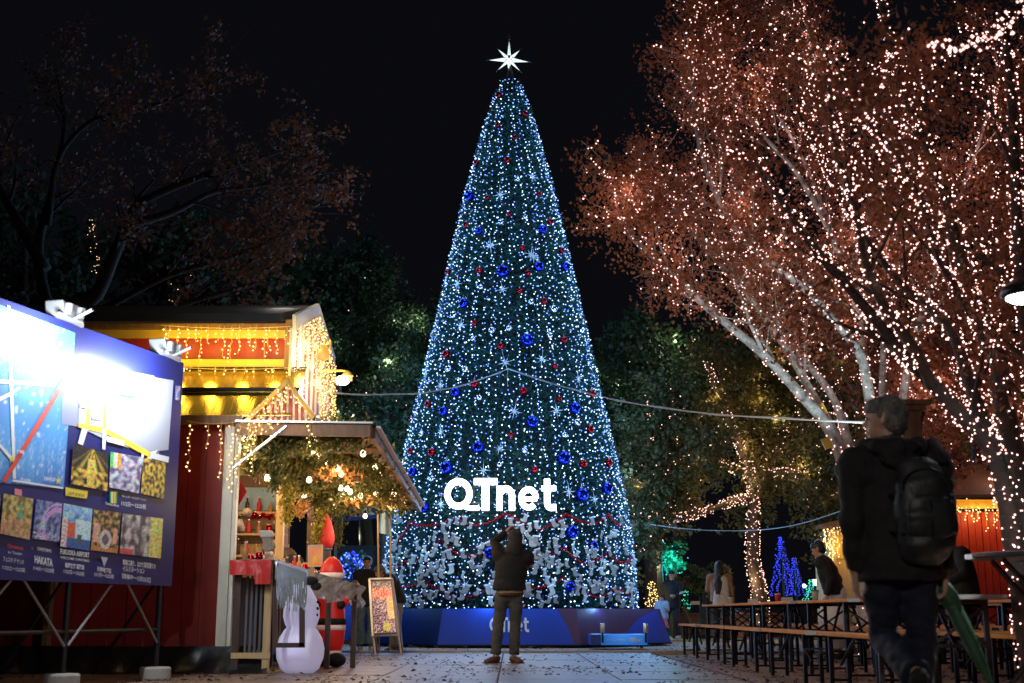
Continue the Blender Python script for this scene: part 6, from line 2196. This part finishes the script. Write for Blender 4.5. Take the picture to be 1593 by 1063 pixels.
for q, r in prof:
    for k in range(n):
        a = 2 * PI * k / n + q * 2.5
        rr = r * (1 + .16 * math.cos(a * 5))
        vs.append(u0.lerp(u1, q) + (sx_ * math.cos(2 * PI * k / n) + sy_ * math.sin(2 * PI * k / n)) * rr)
mb.add(vs, [(i * n + k, i * n + (k + 1) % n, (i + 1) * n + (k + 1) % n, (i + 1) * n + k) for i in range(len(prof) - 1) for k in range(n)])
mb.build('canopy_cloth', M['umbrella'], um, smooth=True)
MB().tube([u0.lerp(u1, .96), u0.lerp(u1, 1.06)], .005, 6).build('tip', M['alu'], um)
MB().tube([u0.lerp(u1, .02), u0.lerp(u1, -.12), u0.lerp(u1, -.17) + V((.02, 0, .005)), u0.lerp(u1, -.15) + V((.04, 0, 0))], .011, 8).build('handle', M['black_metal'], um)
MB().lathe(u0.lerp(u1, .27) + V((0, 0, -.012)), [(.038, 0), (.040, .012), (.038, .024)], 16).build('tie_band', M['umbrella'], um)

# --- the man photographing the tree
ph, j, H = person('man in a black jacket and grey trousers photographing the illuminated tree with raised arms', ground(796, 17.2), 0,
                  dict(pelvis=(-.03, 0, .94), chest=(.0, -.02, 1.24), neck=(.01, .0, 1.43), head=(.045, .02, 1.575), hl=(-.12, 0, .9), hr=(.06, 0, .9), kl=(-.17, .03, .5), kr=(.05, .02, .5), al=(-.21, 0, .09), ar=(.03, 0, .09), fl=(-.55, -.6, 0), fr=(.35, -.6, 0),
                       sl=(-.17, .0, 1.41), sr=(.20, .02, 1.38), el=(-.23, .10, 1.55), wl=(-.075, .20, 1.69), er=(.25, .16, 1.26), wr=(.09, .26, 1.56), hdl=(.5, .2, .55), hdr=(-.2, .2, 1)),
                  legs='grey_cloth', shoes='shoe', hair='dark_cloth', style='hood', hem=.93, hp=-.25, bulk=1.08, vox=.012, folds=.007, sc=1.01)
MB().lathe((-.025, 0, .895), [(.168, 0), (.171, .005), (.168, .010)], 26).build('shirt_hem', M['wood_pale'], ph, smooth=True)
MB().lathe((-.025, 0, .85), [(.160, 0), (.166, .022), (.166, .046)], 26).build('lower_hem', M['wood_dark'], ph, smooth=True)
c = V(ph.location) + V((-.02, .30, 1.76))
t = thing('camera', 'small black camera held up by the man in front of the tree', 'camera', c)
MB().box(c, (.12, .045, .075)).build('camera_body', M['black_metal'], t, bevel=.008)
MB().tube([c + V((0, .02, 0)), c + V((0, .075, 0))], .03, 16).build('lens', M['black_metal'], t)

# --- mother and child
person('woman in a black hooded coat holding a snack and walking with the child in pink', ground(1047, 31.6), PI - .5, dict(el=(-.25, .03, 1.15), wl=(-.16, .26, 1.08), hdl=(.2, 1, .1), kr=(.12, .14, .5), ar=(.14, .22, .10), al=(-.08, -.16, .12), hl=(-.09, 0, .9), er=(.25, .0, 1.12), wr=(.28, .06, .86)),
       sc=.96, top='black_cloth', legs='dark_cloth', shoes='shoe_white', style='tail', hem=.78, hy=-.2, hp=-.15)
t = thing('snack_tray', 'white paper snack boat in the hand of the woman in the black coat', 'paper tray', at(1061, 922, 31.2))
MB().prism([at(1057, 925, 31.25), at(1066, 922, 31.25), at(1067, 919, 31.25), at(1058, 921, 31.25)], (0, .09, 0)).build('tray', M['felt_cuff'], t)
person('small child in a grey hooded coat and pink skirt walking beside the planter wall', ground(1030, 31.2), PI - .35,
       dict(head=(0, .02, 1.56), el=(-.24, .05, 1.12), wl=(-.22, .26, 1.18), hdl=(.1, 1, .2), kl=(-.09, .14, .5), al=(-.09, .20, .11), kr=(.1, .02, .5), ar=(.10, -.14, .1)), sc=.63, top='kid_coat', legs='santa_white', shoes='shoe_white', style='bun', hem=.80, skirt='short', extra='pink', bulk=1.22, vox=.018)
# --- woman with very long hair among the tables
lw, j, H = person('woman with very long straight black hair in camel and white, seen from behind', ground(1121, 24.5), -.35,
                  dict(el=(-.26, .05, 1.15), wl=(-.20, .24, 1.05), hdl=(.2, 1, .1)), sc=.93, top='camel', legs='dark_cloth', shoes='shoe_white', hair='black_hair', style='long', hem=.92, hy=.15)
mb = MB()
mb.chain([(.03, -.10, .82, .17, .07), (.05, -.11, 1.0, .17, .075), (.07, -.10, 1.25, .13, .075), (.06, -.08, 1.38, .11, .07)], 18)
blob(mb, 'white_knit_back', M['white_cloth'], lw, .012, 2, .008, 9)
# --- visitors farther right
person('visitor in a dark jacket and long white skirt beyond the walking man', ground(1299, 18.6), PI * .35, dict(chest=(0, .08, 1.25), neck=(0, .14, 1.42), head=(0, .20, 1.55), sl=(-.18, .12, 1.38), sr=(.18, .12, 1.38)), sc=.99, top='black_cloth', legs='white_cloth', skirt='long', hem=.90, style='short', hp=-.4)
person('person in a black beret and coat leaning over a table before the red booth', ground(1502, 15.6), PI * .62, dict(chest=(0, .08, 1.22), neck=(0, .16, 1.38), head=(0, .22, 1.50), sl=(-.18, .14, 1.35), sr=(.18, .14, 1.35), el=(-.26, .2, 1.08), wl=(-.18, .40, .98), hdl=(.1, 1, -.2)), sc=1.0, top='black_cloth', legs='dark_cloth', style='cap', hair='black_cloth', hem=.72, hp=-.5, bulk=1.12)
person('woman in a dark cardigan and flared jeans standing next to the sandwich board', ground(570, 23.2), PI + .15, dict(), sc=.95, top='black_cloth', legs='denim', shoes='kerb', style='tail', hem=.80, flare=.05, hy=-.1)
person('person in a dark short jacket bending forward behind the sandwich board', ground(616, 22.4), PI * .5 + .6, dict(chest=(0, .12, 1.22), neck=(0, .26, 1.36), head=(0, .36, 1.44), sl=(-.18, .22, 1.34), sr=(.18, .22, 1.34), el=(-.25, .28, 1.08), er=(.25, .28, 1.08), wl=(-.22, .36, .86), wr=(.24, .36, .86)), sc=.92, top='dark_cloth', legs='kerb', shoes='shoe', hair='grey_hair', style='short', hem=.88, hp=-.5, bulk=1.15)
person('shopper in a round brown fur hat leaning in behind the counter', (at(459, 868, 18.2).x, 18.2, 0), PI * .5, dict(chest=(0, .05, 1.20), neck=(0, .10, 1.33), head=(0, .14, 1.40)), sc=.98, top='black_cloth', legs='dark_cloth', style='fur', hair='wood_dark', hem=.8)

# ================================================================== THE EVENT BANNER
BR_, BL_ = at(286, 565, 13.0), None
pr_ = V((BR_.x, 13.0))
pl_ = at(0, 465, 10.2)
DIR = V((pl_.x - BR_.x, 10.2 - 13.0, 0)).normalized()          # along the banner towards the camera
NB = V((-DIR.y, DIR.x, 0))
if NB.x < 0: NB = -NB
zbot, ztop = at(268, 912, 13.0).z, BR_.z


def onb(px, py, lift=0.):
    """where the sight line meets the face of the banner"""
    o = V((0, 0, CAMZ))
    d = at(px, py, 10) - o
    n = NB
    base = V((BR_.x, 13.0, 0)) + NB * lift
    t = (base - o).dot(n) / d.dot(n)
    return o + d * t


LEN = 4.2
bn = thing('event_banner', 'large navy blue lit event banner with a map and photos on a black frame', 'banner', (BR_.x, 13.0, 0))
c0 = V((BR_.x, 13.0, zbot))
c1 = c0 + DIR * LEN
bm = bpy.data.materials.new('banner_print')
bm.use_nodes = True
nt = bm.node_tree
bs_ = nt.nodes['Principled BSDF']
bs_.inputs['Roughness'].default_value = .42
tc = nt.nodes.new('ShaderNodeTexCoord')
vo = nt.nodes.new('ShaderNodeTexVoronoi')
vo.inputs['Scale'].default_value = 7
cr = nt.nodes.new('ShaderNodeValToRGB')
cr.color_ramp.elements[0].color = (.35, .45, .8, 1)
cr.color_ramp.elements[1].position = .13
cr.color_ramp.elements[1].color = (.010, .016, .13, 1)
nt.links.new(tc.outputs['Object'], vo.inputs['Vector'])
nt.links.new(vo.outputs['Distance'], cr.inputs['Fac'])
n1 = nt.nodes.new('ShaderNodeTexNoise')
n1.inputs['Scale'].default_value = 1.3
cr2 = nt.nodes.new('ShaderNodeValToRGB')
cr2.color_ramp.elements[0].position = .52
cr2.color_ramp.elements[0].color = (0, 0, 0, 1)
cr2.color_ramp.elements[1].position = .62
cr2.color_ramp.elements[1].color = (1, 1, 1, 1)
nt.links.new(tc.outputs['Object'], n1.inputs['Vector'])
nt.links.new(n1.outputs['Fac'], cr2.inputs['Fac'])
mx = nt.nodes.new('ShaderNodeMixRGB')
mx.inputs[1].default_value = (.010, .016, .13, 1)
nt.links.new(cr2.outputs['Color'], mx.inputs[0])
nt.links.new(cr.outputs['Color'], mx.inputs[2])
nt.links.new(mx.outputs[0], bs_.inputs['Base Color'])
MB().prism([c0, c1, c1 + V((0, 0, ztop - zbot)), c0 + V((0, 0, ztop - zbot))], -NB * .02).build('sheet', bm, bn)
# frame
for s in (.12, 1.62, 3.1):
    p = c0 + DIR * s - NB * .06
    MB().tube([V((p.x, p.y, .05)), V((p.x, p.y, ztop - .05))], .028, 10).build('post', M['black_metal'], bn)
    q = p - NB * .7
    MB().tube([V((q.x, q.y, .05)), V((p.x, p.y, 1.0))], .016, 8).build('stay', M['black_metal'], bn)
    MB().lathe((p.x, p.y, 0), [(.14, 0), (.15, .02), (.15, .11), (.14, .125), (.05, .13)], 24).build('concrete_foot', M['kerb'], bn, smooth=False)
for z_ in (.48, zbot + .05, ztop - .1):
    a, b = c0 + DIR * .1 - NB * .06, c0 + DIR * 3.2 - NB * .06
    MB().tube([V((a.x, a.y, z_)), V((b.x, b.y, z_))], .018, 8).build('rail', M['black_metal'], bn)
for s0, s1 in ((.15, .75), (1.6, .95), (1.65, 2.3), (3.08, 2.4)):
    a, b = c0 + DIR * s0 - NB * .04, c0 + DIR * s1 - NB * .04
    MB().tube([V((a.x, a.y, .36)), V((b.x, b.y, zbot + .03))], .012, 6).build('diagonal', M['grey_metal'], bn)


def bq(pts, m_, lift, name='print'):
    mb = MB()
    mb.add([onb(x, y, lift) for x, y in pts], [tuple(range(len(pts)))])
    return mb.build(name, m_, bn)


def ink(name, c):
    return mat('ink_' + name, c, rough=.5)


mapb = vcol_mat('print_inks', .42)


def region(pts4, fn, nu, nv, lift, name='printed_picture'):
    """pts4 lower left, lower right, upper right, upper left in the photograph"""
    P = [onb(x, y, lift) for x, y in pts4]
    f = quad(*P)
    cols = [(*fn(i / nu, j / nv), 1) for j in range(nv + 1) for i in range(nu + 1)]
    return inkgrid(name, f, V((0, 0, 0)), nu, nv, cols, mapb, bn)


def lerp3(a, b, t):
    t = max(0, min(1, t))
    return tuple(a[i] + (b[i] - a[i]) * t for i in range(3))


def mapcol(u, v_):
    k = noise.noise(V((u * 3, v_ * 3, 2))) * .5 + .5
    s = noise.noise(V((u * 26, v_ * 34, 5)))
    c = lerp3((.02, .05, .38), (.10, .38, .78), k * 1.2 + v_ * .3)
    if s > .42: c = lerp3(c, (.7, .8, .95), (s - .42) * 5)
    if v_ < .32:
        q = noise.noise(V((u * 60, v_ * 70, 9)))
        c = lerp3(c, (.45, .6, .9), max(0, q) * 2.2 * (1 - abs(v_ - .18) * 5))
    return c


region([(-60, 745), (99, 761), (117, 518), (-60, 452)], mapcol, 70, 70, .003, 'map_print')
white, red, yel = ink('white', (.75, .77, .80)), ink('red', (.70, .07, .04)), ink('yellow', (.80, .62, .06))
for pts, m_, l in (
    ([(11, 475), (16, 477), (25, 745), (20, 745)], white, .006), ([(-40, 588), (85, 596), (85, 602), (-40, 594)], white, .007),
    ([(20, 746), (98, 758), (98, 761), (19, 749)], white, .0075), ([(-30, 632), (20, 608), (30, 600), (32, 604), (20, 614), (-30, 640)], white, .008),
    ([(3, 748), (108, 572), (113, 578), (9, 751)], red, .0085), ([(-20, 660), (0, 690), (20, 712), (18, 718), (-20, 672)], white, .0065),
    ([(98, 560), (240, 585), (248, 712), (215, 705), (160, 670), (96, 660)], ink('map_ground', (.24, .26, .40)), .004),
    ([(123, 570), (270, 592), (262, 700), (228, 704), (176, 690), (122, 664)], ink('map_white', (.36, .38, .46)), .006),
    ([(136, 606), (164, 612), (163, 618), (141, 613), (140, 660), (134, 659)], yel, .008), ([(162, 612), (167, 613), (165, 668), (160, 667)], yel, .0085),
    ([(122, 658), (165, 666), (220, 696), (236, 705), (232, 712), (165, 675), (122, 665)], yel, .009),
    ([(143, 618), (160, 621), (159, 655), (142, 652)], ink('grey', (.38, .38, .46)), .0095),
    ([(125, 628), (150, 632), (150, 638), (125, 634)], white, .011), ([(160, 667), (165, 668), (164, 700), (159, 699)], white, .0105),
    ([(128, 665), (137, 667), (129, 693), (121, 690)], white, .0082), ([(221, 700), (225, 700), (222, 725), (218, 724)], white, .0082), ([(232, 704), (246, 700), (234, 718), (228, 716)], white, .0084),
    ([(102, 758), (137, 764), (135, 776), (102, 771)], yel, .006), ([(166, 679), (193, 686), (193, 694), (166, 687)], white, .0125), ([(235, 704), (263, 711), (262, 720), (234, 713)], white, .0125)):
    bq(pts, m_, l)
# stars on the map
for cx, cy in ((19, 714), (91, 748)):
    pts = []
    for k in range(10):
        R = 6.5 if k % 2 == 0 else 2.8
        pts.append((cx + R * .8 * math.sin(PI * k / 5), cy - R * math.cos(PI * k / 5)))
    c_ = onb(cx, cy, .013)
    mb = MB()
    mb.add([c_] + [onb(x, y, .013) for x, y in pts], [(0, 1 + k, 1 + (k + 1) % 10) for k in range(10)])
    mb.build('print', yel, bn)


def nz(u, v_, s, k):
    return noise.noise(V((u * s, v_ * s, k)))


def pic_tent(u, v_):
    c = (.02, .015, .015)
    a = math.atan2(u - .55, 1.02 - v_)
    if v_ > .35 and abs(a) < .9:
        r = abs(math.sin(a * 9))
        c = lerp3(c, (.75, .55, .08), (r ** 3) * (1 - abs(a)) * 1.2)
    if abs(u - .52) < .10 and v_ < .75: c = lerp3(c, (.85, .6, .12), .8 + nz(u, v_, 20, 1))
    if v_ < .45: c = lerp3(c, (.8, .5, .08), .45 + nz(u, v_, 9, 2) * 1.5)
    return c


def pic_white(u, v_):
    c = lerp3((.12, .10, .22), (.65, .62, .75), .5 + nz(u, v_, 7, 3) * 1.6)
    if u < .35 and v_ > .55: c = [(.1, .5, .15), (.7, .7, .6), (.8, .35, .05)][int(u * 8.5) % 3]
    return c


def pic_gold(u, v_):
    return lerp3((.05, .035, .03), (.78, .50, .07), .5 + nz(u, v_, 9, 4) * 1.8)


def pic_crowd(u, v_):
    c = lerp3((.20, .14, .05), (.65, .50, .16), .5 + nz(u, v_, 8, 5) * 1.5)
    if v_ < .45: c = lerp3(c, (.70, .28, .20), .4 + nz(u, v_, 14, 6) * 1.6)
    if abs(u - .6) < (.9 - v_) * .25 and v_ > .45: c = (.12, .40, .22)
    return c


def pic_arch(u, v_):
    c = lerp3((.03, .05, .16), (.25, .30, .55), .5 + nz(u, v_, 8, 7) * 1.5)
    r = math.hypot(u - .9, v_ - .3)
    if .45 < r < .58 or .62 < r < .68: c = (.55, .30, .62)
    if abs(u - .35) < (.75 - v_) * .2 and v_ > .25: c = (.35, .60, .62)
    if v_ < .2: c = lerp3(c, (.8, .78, .85), nz(u, v_, 22, 8) * 2.5)
    return c


def pic_hall(u, v_):
    c = lerp3((.03, .12, .45), (.35, .6, .85), v_ * .9 + nz(u, v_, 6, 9))
    if u > .45 and v_ < .68: c = (.55, .75, .88)
    if .2 < u < .45 and .2 < v_ < .6: c = (.65, .13, .05)
    if v_ < .25 and .2 < u: c = (.04, .12, .35)
    if u < .2 and v_ < .7: c = lerp3((.6, .3, .2), (.8, .8, .85), .5 + nz(u, v_, 20, 3) * 2)
    if abs(u - .62) < .08 and .1 < v_ < .35: c = (.05, .12, .10)
    return c


def pic_mall(u, v_):
    c = lerp3((.03, .02, .02), (.55, .35, .10), .35 + nz(u, v_, 10, 10) * 1.6)
    if v_ < .12: c = (.55, .22, .06)
    r = math.hypot(u - .5, (v_ - .3) * .9)
    if r < .22: c = (.60, .52, .50)
    if r < .12: c = (.15, .11, .15)
    if abs(u - .15) < .1 and .2 < v_ < .7: c = (.75, .38, .30)
    if abs(u - .85) < .08 and .2 < v_ < .6: c = (.75, .40, .28)
    return c


def pic_street(u, v_):
    c = lerp3((.08, .06, .07), (.60, .55, .50), .5 + nz(u, v_ * .6, 9, 11) * 1.6)
    if u > .68: c = lerp3((.70, .58, .03), (.85, .80, .35), .5 + nz(u, v_, 14, 12) * 1.5)
    if u < .3 and v_ < .15: c = (.7, .08, .08)
    if .42 < u < .5: c = (.10, .10, .11)
    return c


for pts, fn in (([(110, 753), (167, 764), (169, 705), (114, 691)], pic_tent), ([(170, 758), (216, 768), (222, 712), (172, 703)], pic_white), ([(219, 768), (255, 776), (258, 720), (223, 712)], pic_gold),
                ([(0, 830), (46, 840), (52, 776), (6, 768)], pic_crowd), ([(-52, 822), (-3, 830), (1, 770), (-48, 760)], pic_gold), ([(50, 838), (92, 843), (97, 783), (57, 777)], pic_arch), ([(94, 850), (139, 857), (144, 792), (99, 783)], pic_hall),
                ([(141, 856), (183, 861), (188, 798), (146, 793)], pic_mall), ([(186, 861), (250, 869), (254, 807), (191, 799)], pic_street),
                ([(134, 601), (163, 607), (164, 588), (138, 582)], pic_crowd), ([(172, 612), (208, 620), (209, 598), (174, 592)], pic_hall), ([(272, 622), (279, 623), (281, 601), (273, 600)], pic_arch)):
    region(pts, (lambda g_: lambda u, v_: tuple(max(.004, min(.95, c_ * random.uniform(.45, 1.6) + .10 * nz(u, v_, 31, 20 + i_))) for i_, c_ in enumerate(g_(u, v_))))(fn), 34, 40, .0145)


def btext(s, x0, y0, x1, y1, h, m_=None, bold=.01, lift=.016):
    """line of lettering; x0,y0 lower left and x1,y1 lower right in the photograph, h its height there"""
    uv, fs = text_geo(s, bold)
    P = [onb(x0, y0, lift), onb(x1, y1, lift), onb(x1, y1 - h, lift), onb(x0, y0 - h, lift)]
    f = quad(*P)
    mb = MB()
    mb.add([f(u, v_) for u, v_ in uv], fs)
    mb.build('lettering', m_ or white, bn)


btext('フェスタ デ サンタ', 5, 873, 37, 879, 8)
btext('11/22土～12/25祝', 4, 886, 39, 891, 7)
btext('Christmas', 12, 852, 36, 856, 6, red)
btext('in Tenjin', 13, 862, 34, 865, 5)
btext('CHRISTMAS', 58, 856, 80, 860, 5)
btext('HAKATA', 54, 876, 82, 882, 12, bold=.03)
btext('11/4火～12/25祝', 52, 887, 84, 892, 7)
btext('FUKUOKA AIRPORT', 94, 862, 139, 868, 8, bold=.02)
btext('WELCOME CHRISTMAS', 94, 869, 139, 875, 4)
btext('福岡空港 国際線', 101, 883, 131, 887, 8, bold=.02)
btext('11/23日～12/25祝', 99, 892, 131, 897, 7)
btext('天神地下街', 151, 889, 173, 893, 8, bold=.02)
btext('12/1月～12/25祝', 147, 897, 177, 901, 7)
btext('筑紫口通り、はかた駅前通りの', 191, 879, 242, 886, 9, bold=.015)
btext('イルミネーション', 191, 889, 225, 893, 9, bold=.015)
btext('【開催中～12月25日】', 190, 900, 234, 907, 8)
btext('Christmas Market', 164, 785, 185, 789, 4)
btext('ウィンターイルミネーション', 190, 774, 228, 780, 4)
btext('11/2日～12/25祝', 189, 787, 227, 793, 8, bold=.02)
btext('博多駅前', 32, 748, 48, 751, 5)
btext('天神中央公園', 68, 748, 86, 750, 7, bold=.02)
btext('LIGHT UP NIGHT', 106, 770, 132, 774, 5, ink('dark', (.02, .02, .05)))
btext('博多駅', 26, 706, 38, 708, 7, bold=.02)
for k, c_ in enumerate(((.05, .4, .12), (.75, .7, .6), (.8, .3, .02), (.75, .6, .05), (.08, .4, .1))):
    bq([(171 + 2.2 * k, 783), (173.2 + 2.2 * k, 783.4), (173.2 + 2.2 * k, 765.4), (171 + 2.2 * k, 765)], ink(f'stripe{k}', c_), .0165)
bq([(23, 770), (34, 772), (34, 762), (23, 760)], ink('pinkbox', (.75, .25, .25)), .0165)
bq([(157, 866), (168, 868), (162, 882)], ink('pale', (.5, .5, .6)), .0165)
# floodlights clamped over the top edge
for i, (px, py, lab) in enumerate(((98, 505, 'grey clamp floodlight on the top edge of the banner above the city map'), (256, 552, 'grey clamp floodlight on the top edge of the banner near its far end'))):
    p = onb(px, py, 0)
    p = V((p.x, p.y, ztop))
    t = thing('banner_floodlight', lab, 'floodlight', p)
    MB().prism([p - DIR * .17 + V((0, 0, .0)) - NB * .12, p - DIR * .17 + V((0, 0, .0)) + NB * .10, p - DIR * .14 + NB * .06 + V((0, 0, .16)), p - DIR * .14 - NB * .12 + V((0, 0, .16))], DIR * .26).build('housing', M['grey_metal'], t, bevel=.012)
    for q in (-.08, .10):
        MB().tube([p + DIR * q + NB * .11 + V((0, 0, .03)), p + DIR * q + NB * .12 + V((0, 0, .12))], .035, 12).build('knob', M['grey_metal'], t)
    MB().bar(p + DIR * .16 + NB * .06 + V((0, 0, .02)), p - DIR * .2 + NB * .06 + V((0, 0, -.01)), .03, .035).build('clamp_bar', M['alu'], t)
    MB().bar(p + NB * .1, p + NB * .36 + V((0, 0, .05)) + DIR * .1, .02, .02).build('arm', M['grey_metal'], t)

for px, py, e in ((58, 520, 62), (40, 512, 34), (165, 572, 56), (218, 590, 56), (192, 580, 36)):
    p = onb(px, py, 0) + NB * .27
    lamp('banner_light', p, e, (.86, .93, 1.0), .05, bn)

# where two labels still agree, tell apart by the order from the hut
same = {}
for o in bpy.data.objects:
    if o.parent is None and 'label' in o and 'category' in o: same.setdefault(o['label'], []).append(o)
for lab, os_ in same.items():
    if len(os_) > 1:
        for i, o in enumerate(sorted(os_, key=lambda q: q.location.x)):
            suf = ('nearer the hut', 'farther from it')[i] if len(os_) == 2 else f'{["nearest", "second", "third", "fourth", "fifth", "sixth"][i % 6]} from hut'
            base = lab.replace(' of the tall tree', '')
            if len(base.split()) > 13: base = base.replace('slanting', 'slant').replace(', at the', ',').replace(' of the letters', '').replace('under the', 'under').replace('over the', 'over')
            o['label'] = f'{base}, {suf}'
